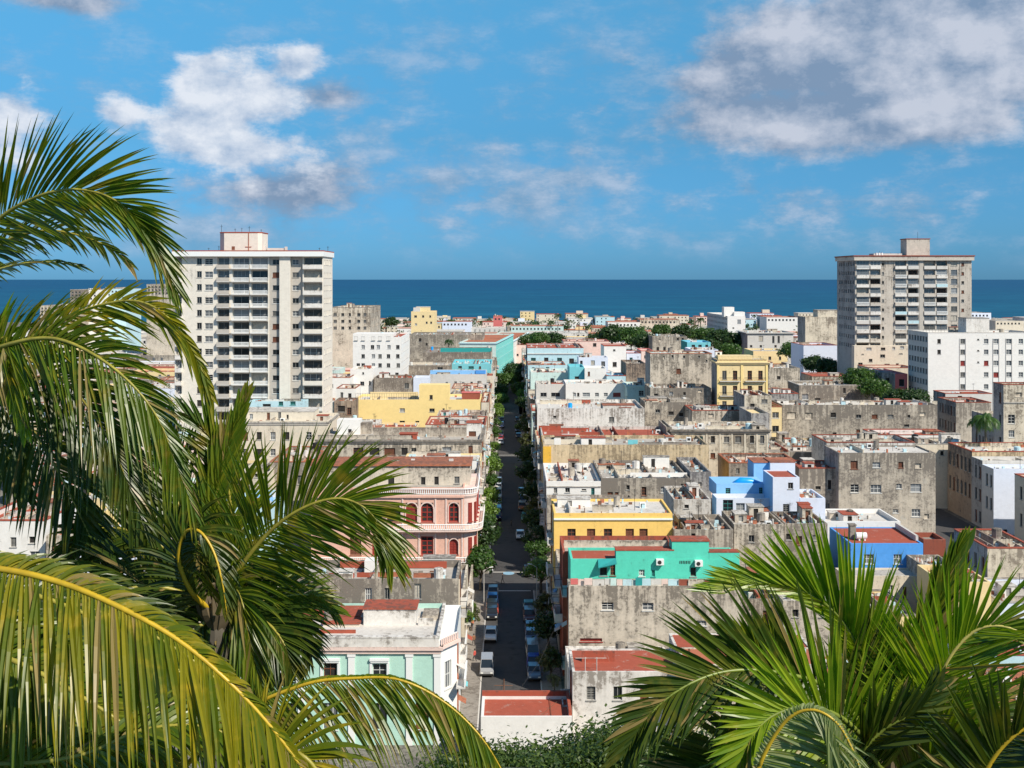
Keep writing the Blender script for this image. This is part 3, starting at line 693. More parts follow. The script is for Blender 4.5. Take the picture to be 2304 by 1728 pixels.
shed(B, 600, 808, 1388, Yo=8.2, dep=4, wall='redroof', roof='redroof', name='roof_shed')
wallpiece(B, 940, 975, 1392, 6, 30, 'white2'); wallpiece(B, 560, 800, 1418, 3, 12, 'redroof')
add_street_balconies(rt, 0, p1.x, 13, B['h'] - 1, 'R', random.Random(5))

B = building('mouldy grey party-wall house with red patches along its roof, behind the mint corner house', x0=610, yt=1303, Y=138, X=(PX(610, 138), XL - .4), dep=9.5, wall='grey2', roof='roofgrey', balc=True,
    par=.9, clut=5, key='mould', wins=[(745, 1347, 12, 26, 'dark'), (829, 1338, 15, 30, 'white'), (871, 1336, 12, 26, 'glass'), (940, 1330, 15, 34, 'curtain'), (690, 1345, 12, 20, 'dark')], name='party_wall_house', sw=(4.6, 4, 1.1, 2.4))
for a, c_, y in ((740, 797, 1290), (803, 843, 1289), (850, 925, 1288), (930, 985, 1290)): wallpiece(B, a, c_, y, 2.5, 10, 'terracotta' if a > 840 else 'redroof')
wallpiece(B, 765, 1005, 1264, 8.6, 14, 'redroof', .3); shed(B, 820, 845, 1262, Yo=6, dep=2, wall='white', roof=None)
building('narrow cream house wall standing before the crossing, left pavement side', X=(-20, XL), Y=148.3, h=10.2, dep=13, wall='cream2', roof='roofwhite', balc=True, clut=5, sw=(4.4, 3.2, 1.1, 2.3), name='row_house')
building('low cream corner house at the near crossing, lower than its neighbours', X=(-18, XL), Y=163, h=4.6, dep=22, wall='cream2', roof='terracotta', balc=False, clut=5, sw=(4.4, 3.2, 1.1, 2.3), name='row_house')
building('low white house with red roof terrace half hidden behind the palm fronds', X=(-46, -20.4), Y=160, h=7.5, dep=12, wall='white', roof='redroof', clut=6, name='row_house')

# pink corner building
B = building('pink corner building with arched red windows and two white balustraded balconies', X=(PX(700, 196), -7.6), yt=1097, Y=196, dep=16, wall='pink', side='palepink', roof='roofgrey', cat='corner building', par=.3, clut=0,
    name='corner_building', key='pink', bands=[(1114, 5, 'pink', .35)],
    wins=[(886, 1153, 30, 44, 'wooddark'), (926, 1153, 25, 44, 'red'), (961, 1153, 28, 44, 'redglass'), (1021, 1153, 22, 44, 'redglass'), (845, 1153, 28, 44, 'red'), (800, 1153, 28, 44, 'wooddark'),
          (899, 1230, 25, 34, 'wooddark'), (961, 1228, 28, 42, 'redglass'), (1021, 1230, 20, 36, 'red'), (850, 1230, 25, 38, 'red'), (800, 1230, 25, 38, 'brown'), (961, 1283, 22, 14, 'dark'), (1010, 1283, 20, 14, 'dark')])
rt = B['root']; ox = B['ox']; Y = 196; sx = Y / F
def arch(px, ptop, w, hgt, mat):      # half-round head set over the opening: spandrels plus moulding
    b = MB(); x = PX(px, Y) - ox; zt = PZ(ptop, Y); r = round(w * sx, 1) / 2; N = 8
    for s in (-1, 1):
        pr = None
        for k in range(N + 1):
            a = math.pi / 2 * k / N; q = (x + s * r * math.cos(a), zt - r + r * math.sin(a))
            if pr: b.quad((pr[0], -.02, pr[1]), (q[0], -.02, q[1]), (x + s * r * 1.0, -.02, zt + .02), (x + s * r, -.02, pr[1]))
            if pr: b.quad((pr[0], -.12, pr[1]), (q[0], -.12, q[1]), (x + (q[0] - x) * 1.22, -.12, zt - r + (q[1] - zt + r) * 1.22), (x + (pr[0] - x) * 1.22, -.12, zt - r + (pr[1] - zt + r) * 1.22))
            pr = q
        xa = x + s * r * 1.02; xb = x + s * r * 1.22; b.box(min(xa, xb), max(xa, xb), -.12, -.004, zt - hgt * sx, zt - r)
    b.build('arch_surround', mat, rt)
for px, w in ((886, 30), (926, 25), (961, 28), (1021, 22), (845, 28)): arch(px, 1131.5, w, 44, 'palepink')
arch(1021, 1212.5, 20, 35, 'palepink')
# rounded street corner (quarter drum) with windows painted as real recess strips
cx_, cy_, rr = -7.6 - ox, 2.0, 2.0; b = MB(); NN = 8; zc = B['h']
for k in range(NN):
    a0, a1 = -math.pi / 2 + math.pi / 2 * k / NN, -math.pi / 2 + math.pi / 2 * (k + 1) / NN
    q0 = (cx_ + rr * math.cos(a0), cy_ + rr * math.sin(a0)); q1 = (cx_ + rr * math.cos(a1), cy_ + rr * math.sin(a1))
    b.quad((*q0, 0), (*q1, 0), (*q1, zc), (*q0, zc)); b.tri((cx_, cy_, zc - .3), (*q0, zc - .3), (*q1, zc - .3))
b.quad((cx_ + rr, cy_, 0), (cx_ + rr, 16, 0), (cx_ + rr, 16, zc), (cx_ + rr, cy_, zc)); b.quad((cx_, cy_, zc - .3), (cx_ + rr, cy_, zc - .3), (cx_ + rr, 16, zc - .3), (cx_, 16, zc - .3))
b.build('rounded_corner', 'palepink', rt)
for z0_, h_ in ((PZ(1174, Y), 3.2), (PZ(1249, Y), 3.0)):
    for a in (-60, -25): add_window(rt, cx_ + (rr + .13) * math.cos(R(a)), cy_ + (rr + .13) * math.sin(R(a)), z0_, .7, h_, 'red', R(a + 90), dep=.1)
    for yy in (4.5, 8, 11.5, 14.5): add_window(rt, cx_ + rr + .12, yy, z0_, 1.0, h_, 'red', R(90), dep=.1)
def ring_balcony(z, x0, proj, kind='baluster'):
    """balcony following the front and the rounded corner"""
    s = MB(); r = MB(); path = [(x0, -proj)] + [(cx_ + (rr + proj) * math.cos(a), cy_ + (rr + proj) * math.sin(a)) for a in [-math.pi / 2 + math.pi / 2 * k / 8 for k in range(9)]] + [(cx_ + rr + proj, 15.5)]
    inner = [(x0, 0)] + [(cx_ + rr * math.cos(a), cy_ + rr * math.sin(a)) for a in [-math.pi / 2 + math.pi / 2 * k / 8 for k in range(9)]] + [(cx_ + rr, 15.5)]
    for i in range(len(path) - 1):
        a, c_, d, e = path[i], path[i + 1], inner[i + 1], inner[i]
        s.quad((*a, z), (*c_, z), (*d, z), (*e, z)); s.quad((*a, z - .3), (*c_, z - .3), (*c_, z), (*a, z)); s.quad((*e, z - .75), (*d, z - .75), (*c_, z - .3), (*a, z - .3))
        A, Cc = Vector((*a, 0)), Vector((*c_, 0)); Ln = (Cc - A).length; nb = max(1, int(Ln / .34)); d_ = (Cc - A) / nb
        r.tube([(*a, z + .92), (*c_, z + .92)], .09, 4, False); r.tube([(*a, z + .1), (*c_, z + .1)], .07, 4, False)
        for k in range(nb):
            q = A + d_ * (k + .5); r.tube([(q.x, q.y, z), (q.x, q.y, z + .35), (q.x, q.y, z + .9)], [.06, .095, .05], 5, False)
    o = s.build('balcony', 'palepink', rt); r.build('railing', 'paint_white', o)
ring_balcony(PZ(1190, Y), PX(885, Y) - ox, 1.1); ring_balcony(PZ(1264, Y), PX(700, Y) - ox, 1.1)
ring_balcony(PZ(1112, Y), PX(820, Y) - ox, .25)
for px in (906, 943, 980, 1004, 1040):
    for za, zb in ((1187, 1116), (1262, 1193)):
        b = MB(); x = PX(px, Y) - ox; b.box(x - .13, x + .13, -.14, -.004, PZ(za, Y), PZ(zb, Y)); b.build('pilaster', 'palepink', rt)
for _k, _x in enumerate((880, 925, 975, 1010, 1035)): wallpiece(B, _x, _x + (18, 8, 30, 10, 12)[_k], 1036 - _k % 2 * 3, 7.5 + _k % 3, 8, ('stone', 'white2', 'grey', 'lgrey', 'stone')[_k], .5)
shed(B, 700, 1057, 1048, Yo=4, dep=8.5, wall='grey3', roof='terracotta', name='penthouse', wins=[(952, 1085, 10, 23, 'dark'), (982, 1084, 11, 24, 'dark'), (880, 1082, 14, 18, 'dark'), (1028, 1080, 12, 16, 'shut')], over=.3, rooft=.25)
add_street_balconies(rt, 0, cx_ + rr, 16, B['h'] - 8, 'R', random.Random(2))

building('long cream ruinous row house with dark window bays, right behind the pink corner building', x0=715, yt=989, Y=245, X=(PX(715, 245), XL - .3), dep=20, wall='grey3', roof='roofgrey', balc=True, clut=4, cornice=(.0, .5, 'roofdark'), key='ruin', name='row_house',
    wins=[(806, 1016, 22, 17, 'wooddark'), (842, 1016, 22, 17, 'dark'), (877, 1016, 24, 16, 'brown'), (910, 1016, 15, 17, 'dark'), (931, 1016, 12, 17, 'glass'), (1005, 1014, 20, 16, 'light'), (1059, 1012, 10, 18, 'brown'), (975, 1017, 16, 12, 'shut'), (752, 1014, 12, 18, 'block'), (730, 1014, 8, 15, 'block')], sw=(4.4, 3.6, 1.1, 2.4))
Bq = BL['ruin']
shed(Bq, 758, 810, 945, Yo=13, dep=4, wall='white', roof=None, wins=[(787, 970, 8, 9, 'dark')]); shed(Bq, 810, 835, 952, Yo=14, dep=3, wall='stone', roof=None)
shed(Bq, 899, 938, 977, Yo=5, dep=2.5, wall='redroof', roof='redroof', wins=[(925, 983, 6, 6, 'dark')]); wallpiece(Bq, 840, 1050, 962, 10, 20, 'stone', .4); wallpiece(Bq, 715, 900, 979, 4, 9, 'grey2', .3)
shed(Bq, 1050, 1082, 952, Yo=10, dep=4, wall='white2', roof='redroof', wins=[(1063, 978, 16, 15, 'brown')])
building('small stained house with brown verandah under the tall white tower', x0=752, x1=797, yt=902, Y=318.5, dep=9, wall='brownwall', roof='terracotta', clut=2, wins=[(768, 920, 16, 14, 'dark'), (786, 925, 10, 16, 'wooddark'), (775, 945, 18, 10, 'dark')], name='verandah_house')
building('small white house above the brown verandah house, beside the yellow wall', x0=757, x1=800, yt=874, Y=336, dep=12, wall='white', roof='terracotta', cap='terracotta', clut=2, wins=[(769, 889, 6, 12, 'shut'), (787, 890, 8, 10, 'dark')], name='small_house')

B = building('long pale yellow blank wall building with a raised square stair block', x0=798, yt=899, Y=329, X=(PX(798, 329), PX(1081, 329)), dep=16, wall='paleyellow', roof='roofwhite', clut=3, name='yellow_building', cat='building', key='paley',
    wins=[(905, 923, 12, 9, 'light'), (972, 923, 12, 8, 'glass'), (998, 922, 5, 6, 'dark'), (905, 951, 12, 9, 'glass'), (939, 951, 9, 8, 'glass'), (974, 950, 9, 8, 'brown'), (860, 956, 9, 10, 'brown'), (1010, 952, 8, 4, 'shut')])
shed(B, 943, 1011, 866, Yo=.02, dep=5, wall='paleyellow', roof=None, name='stair_block', wins=[(970, 894, 7, 10, 'dark')], zbase=B['h'] - .02)
b = MB(); b.cur = 0
wallpiece(B, 833, 941, 882, 8, 18, 'ochre', .3); shed(B, 1039, 1080, 884, Yo=5, dep=3, wall='redbrown', roof='rose')
rr_ = MB(); Yr = 4.0
for i in range(26):
    x = PX(800 + i * 5.4, 333) - B['ox']; rr_.box(x - .025, x + .025, Yr, Yr + .05, B['zr'], B['zr'] + 2.1)
for z in (1.0, 2.05): rr_.box(PX(800, 333) - B['ox'], PX(935, 333) - B['ox'], Yr, Yr + .05, B['zr'] + z, B['zr'] + z + .05)
rr_.build('railing', 'iron', B['root'])
building('white terrace house filling the street corner right of the long yellow wall', X=(PX(1083, 329), XL), Y=329, yt=905, dep=28, wall='cream', roof='roofwhite', cap='terracotta', balc=True, clut=4, sw=(4, 3, 1, 2.2), name='row_house')
building('light grey wall house with pale blue roof rail beside the street trees', x0=966, Y=396, yt=842, X=(PX(966, 396), XL - 2.2), dep=20, wall='lgrey', roof='skyblue', clut=4, key='lg', balc=True, name='party_wall_house',
    wins=[(1005, 862, 5, 5, 'light'), (1025, 860, 6, 3, 'dark'), (1042, 862, 6, 5, 'light'), (1061, 862, 5, 6, 'glass')])
wallpiece(BL['lg'], 968, 1094, 833, 1.2, 9, 'skyblue', .1, 'roof_rail'); wallpiece(BL['lg'], 1070, 1092, 833, .9, 8, 'blue', .1, 'roof_rail')
building('pale blue box behind the yellow stair block', x0=930, x1=964, yt=850, Y=372, dep=9, wall='bluewhite', clut=1, wins=(), name='small_house')
building('small stone-walled yard house between the yellow building and the white flats', x0=841, x1=928, yt=850, Y=372, dep=12, wall='stone', roof='roofgrey', clut=5, wins=[(915, 868, 10, 12, 'shut')], name='yard_house')
building('small white stepped house in front of the white five-storey flats', x0=788, x1=839, yt=831, Y=374, dep=14, wall='white', roof='roofwhite', clut=2, wins=[(817, 840, 4, 5, 'dark'), (815, 863, 9, 9, 'glass'), (832, 862, 4, 10, 'dark')], name='small_house')
building('low white house with red coping next to the tall tower base', x0=722, x1=787, yt=850, Y=364, dep=14, wall='white', roof='terracotta', cap='terracotta', clut=3, wins=[(745, 868, 9, 8, 'shut')], name='small_house')
building('turquoise roof terrace house left of the street above the grey wall', x0=1016, Y=440, yt=819, X=(PX(1016, 440), XL - 1), dep=26, wall='cyan', roof='cyan', balc=True, clut=6, wins=[(1035, 826, 8, 5, 'dark'), (1080, 827, 5, 6, 'brown'), (1060, 827, 12, 6, 'teal')], name='row_house')
building('dark stone wall house left of the turquoise terrace', x0=905, x1=1014, yt=822, Y=430, dep=24, wall='stone', clut=6, wins=[(990, 830, 12, 8, 'glass')], name='party_wall_house')
building('long weathered rubble wall house with green roof strip', x0=951, Y=492, yt=793, X=(PX(951, 492), XL - 2), dep=38, wall='stone', roof='roofdark', clut=4, key='rub', balc=True, name='party_wall_house')
wallpiece(BL['rub'], 991, 1106, 783, 10, 9, 'tealdark', .6)
building('ruined grey house with crumbling walls and a palm on its roof line', x0=922, x1=1088, yt=753, Y=590, dep=30, wall='grey2', roof='roofdark', clut=8, wins=[(945, 765, 6, 8, 'dark'), (960, 775, 5, 6, 'dark'), (1010, 772, 6, 6, 'dark'), (1040, 770, 5, 6, 'dark')], name='ruined_house')

rows = []
for y, cols in ((761, (801, 817, 840, 855, 874)), (781, (817, 838, 851, 875, 895)), (801.5, (817, 840, 855, 874, 895)), (822, (806, 817, 840, 855, 874, 896)), (843, (840, 857, 874, 893))):
    for c_ in cols: rows.append((c_, y, 8, 9, random.Random(int(c_ * y)).choice(['glass', 'shut', 'light', 'gridm', 'glass'])))
B = building('white five-storey block of flats with square windows beside the tall tower', x0=794, x1=903, yt=758, Y=400, dep=33, wall='white', roof='redroof', clut=2, cat='apartment block', name='apartment_block', key='w5', wins=rows[5:], sw=(3.1, 4.2, 1.2, 1.5), par=.5)
shed(B, 794, 884, 751, Yo=.02, dep=12, wall='white', roof=None, zbase=B['h'] - .02, name='top_storey')
b = None
for c_ in (801, 817, 840, 855, 874): add_window(B['root'], PX(c_, 400) - B['ox'], -.02, PZ(766, 400), 1.2, 1.4, 'glass', dep=.06)
building('dull brown old apartment block with antennas directly right of the tall white tower', x0=744, x1=833, yt=692, Y=500, dep=40, wall='cream2', side='grey3', roof='roofgrey', clut=5, cap='roofdark', cat='apartment block', name='apartment_block', sw=(3.1, 5, 1.2, 1.2), swy=15,
    wins=[(x, y, w_, 7, s) for y in (708, 723, 738) for x, w_, s in ((754, 8, 'shut'), (771, 7, 'glass'), (787, 5, 'dark'), (807, 7, 'glass'), (821, 7, 'shut'))])
B = building('small cream tower house with stepped top standing against the sea', x0=925, x1=978, yt=701, Y=700, dep=22, wall='ochre', roof='roofgrey', clut=1, cat='tower house', name='tower_house',
    wins=[(935, 712, 6, 5, 'glass'), (952, 712, 5, 5, 'dark'), (968, 712, 4, 5, 'dark'), (936, 730, 5, 5, 'light'), (960, 726, 4, 5, 'glass'), (970, 726, 4, 5, 'dark')])
shed(B, 936, 966, 691, Yo=3, dep=10, wall='ochre', roof='lgrey', name='top_storey'); shed(B, 930, 945, 692, Yo=1, dep=2, wall='lgrey', roof=None)

# big beige block below the white tower and cyan house behind it
building('beige three-storey block with two rows of tall dark windows below the white tower', x0=520, x1=738, yt=947, Y=262, dep=16, wall='cream', roof='roofwhite', clut=4, cornice=(.2, .25, 'roofgrey'), key='bb', cat='apartment block', name='apartment_block',
    wins=[(x, 981, 12, 18, s) for x, s in ((552, 'brown'), (583, 'dark'), (614, 'white'), (645, 'dark'), (695, 'grid'))] + [(x, 1018, 12, 16, s) for x, s in ((552, 'shut'), (583, 'dark'), (614, 'gridm'), (645, 'dark'), (696, 'glass'))] + [(x, 1050, 12, 14, 'shut') for x in (552, 583, 614, 645, 696)])
Bq = BL['bb']; shed(Bq, 545, 705, 926, Yo=5, dep=8, wall='cream', roof='roofwhite', wins=[(604, 936, 7, 15, 'brown'), (629, 935, 7, 15, 'palepink' if 0 else 'shut'), (647, 938, 5, 10, 'dark'), (565, 937, 8, 12, 'light')], name='penthouse')
building('turquoise flat-roofed house at the foot of the white tower', x0=560, x1=686, yt=903, Y=284, dep=5, wall='palecyan', roof='cyan', clut=3, wins=[(632, 908, 10, 9, 'teal'), (659, 907, 12, 8, 'teal'), (600, 912, 18, 6, 'dark')], name='row_house')
building('narrow cream house strip next to the tower foot', x0=700, x1=745, yt=952, Y=270, dep=14, wall='cream', clut=2, wins=[(712, 975, 8, 16, 'shut'), (712, 1010, 8, 16, 'brown')], name='row_house')
building('cream wall house with one dark window seen between palm fronds', x0=540, x1=606, yt=1062, Y=212, dep=16, wall='cream', roof='roofgrey', clut=3, wins=[(575, 1108, 11, 14, 'glass'), (578, 1070, 10, 8, 'dark'), (553, 1100, 8, 16, 'shut')], name='row_house')
building('stained grey house behind the raised palm frond left of the pink building', x0=607, x1=706, yt=1040, Y=216, dep=20, wall='grey', roof='terracotta', cap='terracotta', clut=5, wins=[(640, 1075, 12, 20, 'dark'), (675, 1080, 12, 20, 'shut')], name='row_house')
building('pale turquoise shed-like house low among the palm fronds', x0=520, x1=612, yt=1135, Y=176, dep=12, wall='palecyan', roof='skyblue', clut=3, wins=[(560, 1160, 14, 16, 'teal')], name='low_house')
building('white curved-wall house with red roof edge at the far left of the picture', x0=-60, x1=102, yt=1172, Y=152, dep=14, wall='white', roof='redroof', cap='redroof', clut=4, wins=[(72, 1215, 14, 16, 'dark'), (78, 1250, 22, 18, 'gridm'), (30, 1220, 14, 22, 'shut')], name='row_house')
building('pale house with a wooden canopy next to the white curved-wall house', x0=104, x1=158, yt=1205, Y=150, dep=12, wall='cream2', roof='terracotta', clut=3, wins=[(128, 1232, 20, 10, 'brown'), (130, 1262, 16, 18, 'teal')], name='row_house')
building('small pale yellow house glimpsed through the left palm', x0=185, x1=222, yt=1160, Y=190, dep=10, wall='paleyellow', clut=1, wins=[(203, 1182, 8, 12, 'shut')], name='low_house')
building('light blue-grey house low between the palm trunks', x0=160, x1=300, yt=1225, Y=150, dep=12, wall='bluewhite', roof='roofgrey', clut=3, wins=[(200, 1262, 14, 20, 'glass'), (245, 1262, 14, 20, 'shut')], name='low_house')

# -- right of the street, near to far
B = building('low red-roofed building with white front wall closing the near end of the street', X=(PX(1082, 115), PX(1287, 115)), Y=115, h=6.45, dep=6, wall='white', roof='redroof', clut=0, par=.35, cat='low building', name='low_building', key='redend')
zz = 6.95
b = MB(); ox = B['ox']; b.box(B['X'][0] - ox, B['X'][1] - ox, 5.7, 6.0, B['h'] + .002, zz); b.box(B['X'][1] - ox - .3, B['X'][1] - ox, .3, 5.69, B['h'] + .002, zz); b.build('roof_wall', 'redroof', B['root'])
b = MB(); b.bar((2.5, 1, 6.2), (2.5, 5.6, 6.25), .03); b.bar((1.2, .5, 6.2), (3.4, 5.0, 6.25), .03); b.build('pipe', 'rust', B['root'])
B = building('near terrace of rose-red roofs above white walls at the right street corner', X=(XR, PX(1530, 118)), Y=118, h=9.9, dep=7.4, wall='white2', roof='redroof', clut=1, par=.12, key='rr1', cat='terrace house', name='terrace_house', balc=True,
   wins=[(1330, 1560, 20, 30, 'shut'), (1390, 1560, 20, 30, 'glass'), (1450, 1560, 20, 30, 'brown')])
for px in (1316, 1342):
    b = MB(); b.bar((PX(px, 119) - B['ox'], .6, 9.8), (PX(px, 119) - B['ox'], .6, 11.2), .04); b.bar((PX(px, 119) - B['ox'] - 1, .6, 11.1), (PX(px, 119) - B['ox'] + 1, .6, 11.1), .03); b.build('clothes_post', 'lgrey', B['root'])
building('white-walled ledge house between the rose roofs and the blotched grey wall', X=(XR + .1, PX(1520, 126)), Y=126, h=7.0, dep=9.4, wall='white2', roof='roofwhite', clut=5, wins=[(1320, 1470, 30, 7, 'redbars')], name='terrace_house', balc=True)
building('long terracotta-roofed house half behind the right palm', x0=1522, x1=1830, yt=1463, Y=122, dep=5.8, wall='white2', roof='redroof', par=.1, clut=1, name='terrace_house', wins=[(1560, 1485, 16, 14, 'shut')])
building('lower terracotta-roofed house hidden mostly by the right palm crown', x0=1540, x1=1860, yt=1496, Y=115.5, dep=5.5, wall='cream2', roof='terracotta', par=.1, clut=2, name='terrace_house')
B = building('blotched grey and beige blank wall with two white-framed windows below the teal house', X=(XR + .55, PX(1671, 136)), Y=136, yt=1319, dep=3.4, wall='grey3', side='cream2', roof='roofwhite', clut=3, key='blot', name='party_wall_house', balc=True,
   wins=[(1367, 1364, 26, 18, 'grid'), (1458, 1365, 25, 18, 'gridm'), (1578, 1402, 23, 12, 'grid'), (1330, 1440, 50, 8, 'redbars'), (1640, 1405, 18, 8, 'light')])
pan = random.Random(7)
x = 1284
while x < 1640:        # row of odd coloured panels along the roof edge
    w_ = pan.uniform(12, 28); wallpiece(B, x, x + w_ - 1, pan.uniform(1301, 1306), 1.2 + pan.uniform(0, .5), pan.uniform(13, 17), pan.choice(['white', 'palepink', 'palemint', 'terracotta', 'redbrown', 'palecyan', 'lgrey', 'cream2', 'rose']), .1, 'roof_panel'); x += w_
wallpiece(B, 1430, 1445, 1300, 1.1, 18, 'tealdark', .1, 'roof_panel')
building('shaded rubble yard building right of the blotched wall, behind the fronds', x0=1672, x1=1760, yt=1348, Y=139, dep=12, wall='stone', roof='roofdark', clut=2, wins=[(1725, 1387, 16, 26, 'brown'), (1690, 1380, 10, 22, 'block')], name='yard_house')
building('cream yard wall house near the right palm crown', x0=1762, x1=1900, yt=1352, Y=137, dep=12, wall='grey3', roof='roofwhite', clut=4, wins=[(1790, 1380, 14, 18, 'dark'), (1850, 1380, 14, 18, 'shut')], name='yard_house')

B = building('bright teal rooftop house with two air conditioners and red copings', X=(XR + .95, PX(1664, 139.5)), Y=139.5, yt=1258, dep=6, wall='teal', roof='redroof', clut=0, par=.3, key='teal', name='teal_house', balc=True,
   wins=[(1379, 1282, 11, 27, 'wooddark'), (1358, 1286, 16, 18, 'dark'), (1444, 1289, 13, 15, 'white'), (1560, 1287, 13, 20, 'dark'), (1470, 1290, 8, 14, 'teal')])
shed(B, 1386, 1516, 1239, Yo=.02, dep=1.7, wall='teal', roof='redroof', zbase=B['h'] - .02, over=.05, name='upper_wall')
shed(B, 1512, 1595, 1218, Yo=.05, dep=2.4, wall='teal', roof='redroof', zbase=B['h'] - .02, over=.1, name='stair_block')
shed(B, 1595.5, 1664, 1243, Yo=.03, dep=1.2, wall='teal', roof='redroof', zbase=B['h'] - .02, over=.05, name='upper_wall')
b = MB(); x = PX(1542, 139.5) - B['ox']; z = PZ(1268, 139.5)
for i in range(7): b.box(x - .68 + i * .2, x - .6 + i * .2, -.05, -.005, z, z + .34)
b.build('vent', 'iron', B['root'])
for px, py in ((1484, 1263), (1571, 1266)):
    b = MB(); x = PX(px, 139.5) - B['ox']; z = PZ(py + 6, 139.5); b.box(x - .46, x + .46, -.62, -.03, z, z + .68)
    b.cur = 1; b.tube([(x - .08, -.63, z + .33), (x - .08, -.60, z + .33)], .25, 14); b.box(x - .4, x - .3, -.6, -.005, z - .05, z); b.box(x + .3, x + .4, -.6, -.005, z - .05, z)
    b.build('air_conditioner', ['paint_white', 'iron'], B['root'])
b = MB(); xa, xb = PX(1345, 139.5) - B['ox'], PX(1386, 139.5) - B['ox']; zt = PZ(1256, 139.5)
b.quad((xa, -1.1, zt - .9), (xb, -1.1, zt - .4), (xb, -.01, zt), (xa, -.01, zt - .1)); b.quad((xa, -1.1, zt - .96), (xb, -1.1, zt - .46), (xb, -.01, zt - .06), (xa, -.01, zt - .16)); b.build('awning', 'tealdark', B['root'])
B = building('mottled parapet house with a rusty red inner wall, between teal house and yellow building', X=(XR + .3, PX(1512, 150)), Y=145.7, yt=1241, dep=9, wall='redroof', roof='roofgrey', clut=0, par=1.0, key='mot', name='terrace_house', balc=True)
wallpiece(B, 1269, 1511, 1217, 6.5, 22, 'grey3', .4)
building('low shaded link house directly under the barred windows of the deep yellow building', X=(XR + .2, PX(1505, 155)), Y=154.9, h=11.2, dep=11.3, wall='cream2', roof='roofgrey', clut=2, name='link_house', balc=True)

B = building('deep yellow building with white cornice band and five barred windows', X=(XR, PX(1513, 166.5)), Y=166.5, yt=1155, dep=11, wall='yellow', roof='roofwhite', clut=4, par=.35, cat='yellow building', name='yellow_building', key='yel', sw=(4.5, 3.0, 1.1, 2.6), balc=True, bands=[(1166, 3.5, 'paint_white', .22)],
   wins=[(x, 1203, 19, 26, s) for x, s in ((1286, 'wooddark'), (1330, 'brown'), (1368, 'wooddark'), (1417, 'brown'), (1448, 'brown'))] + [(x, 1250, 19, 26, 'shut') for x in (1330, 1417)])
building('grey low rooftop yard wall between the yellow building and the teal stair block', x0=1516, x1=1650, yt=1192, Y=165, dep=11, wall='grey', side='grey2', roof='roofdark', clut=7, wins=[(1560, 1205, 10, 10, 'dark')], name='yard_house')
building('rubble-walled house with one small dark window left of the blue house', x0=1652, x1=1765, yt=1180, Y=168, dep=10, wall='grey3', roof='roofgrey', clut=5, wins=[(1691, 1212, 12, 16, 'glass')], name='yard_house')
building('grey patched house with an orange door below the pale blue complex', x0=1766, x1=1862, yt=1178, Y=170, dep=9, wall='grey2', roof='roofgrey', clut=5, wins=[(1798, 1216, 14, 20, 'brown'), (1775, 1208, 12, 14, 'dark'), (1835, 1210, 14, 12, 'shut')], name='yard_house')
building('low corner shop with pale roof, added so sun reaches the near crossing', X=(XR, 17), Y=178.2, h=3.6, dep=7.4, wall='cream2', roof='roofwhite', clut=3, name='corner_infill', cat='infill', sw=(3.2, 2.6, 1.4, 2.2))  # added building, kept low so the sun reaches the crossing
# blue house
B = building('bright blue house with red roof and two white-framed windows', x0=1914, x1=2077, yt=1223, Y=166, dep=11, wall='blue', side='blue', roof='redroof', clut=0, par=.12, key='blue', cat='blue house', name='blue_house', z0=0,
   wins=[(1955, 1258, 23, 22, 'white'), (2020, 1258, 19, 22, 'white')])
b = MB(); x = PX(1917, 170) - B['ox']; b.box(x - .5, x + .35, 3.2, 4.2, B['h'] - .1, B['h'] + 1.9); b.box(x - .6, x + .45, 3.1, 4.3, B['h'] + 1.9, B['h'] + 2.05); b.build('chimney', 'roofdark', B['root'])
b = MB(); x = PX(1938, 169) - B['ox']; b.tube([(x - .9, 2.6, B['h'] + .55), (x + .6, 2.6, B['h'] + .55)], .5, 12); b.box(x - .6, x - .4, 2.2, 3, B['h'] - .1, B['h'] + .1); b.box(x + .2, x + .4, 2.2, 3, B['h'] - .1, B['h'] + .1); b.build('water_tank', 'paint_white', B['root'])
b = MB(); b.box(B['X'][1] - B['ox'] - .35, B['X'][1] - B['ox'] + .02, 2, 11, B['h'] - .1, B['h'] + .7); b.build('low_wall', 'lgrey', B['root'])
building('cream ledge house with two narrow windows below the bright blue house', x0=1900, x1=2085, yt=1296, Y=161, dep=4.6, wall='cream', roof='roofgrey', clut=0, par=.2, wins=[(2002, 1328, 14, 22, 'white'), (2036, 1334, 8, 28, 'brown'), (1950, 1332, 14, 22, 'shut')], name='yard_house', )
building('white parapet house right behind the bright blue house', x0=1838, x1=2026, yt=1173, Y=181, dep=10, wall='white', roof='roofwhite', clut=3, name='row_house')
# pale blue / white complex
B = building('pale blue and white stepped house with blue water tank and open terrace', x0=1612, x1=1738, yt=1121, Y=184, dep=4, wall='bluewhite', side='skyblue', roof='roofwhite', clut=0, key='pb', name='stepped_house',
   wins=[(1638, 1148, 22, 46, 'teal'), (1695, 1152, 23, 26, 'bars'), (1666, 1142, 20, 20, 'light'), (1722, 1150, 14, 18, 'glass')])
shed(B, 1612, 1722, 1091, Yo=4.1, dep=7, wall='skyblue', roof='skyblue', name='upper_storey', wins=[(1638, 1109, 11, 22, 'teal'), (1712, 1108, 8, 22, 'teal')], over=.0)
b = MB(); x = PX(1682, 190) - B['ox']; zt = PZ(1091, 190); pts = [(x - 2.7, 5.6, zt + .15), (x - 1.2, 5.6, zt + .7), (x + .4, 5.6, zt + .6), (x + 2.6, 5.6, zt + .2)]
b.tube(pts, [.25, .62, .6, .2], 10); b.build('tarpaulin', 'plastic_blue', B['root'], smooth=True)
shed(B, 1696, 1734, 1041, Yo=11, dep=5, wall='skyblue', roof='terracotta', name='stair_block'); shed(B, 1733, 1789, 1041, Yo=10, dep=5, wall='bluewhite', roof='terracotta', name='stair_block', over=.05)
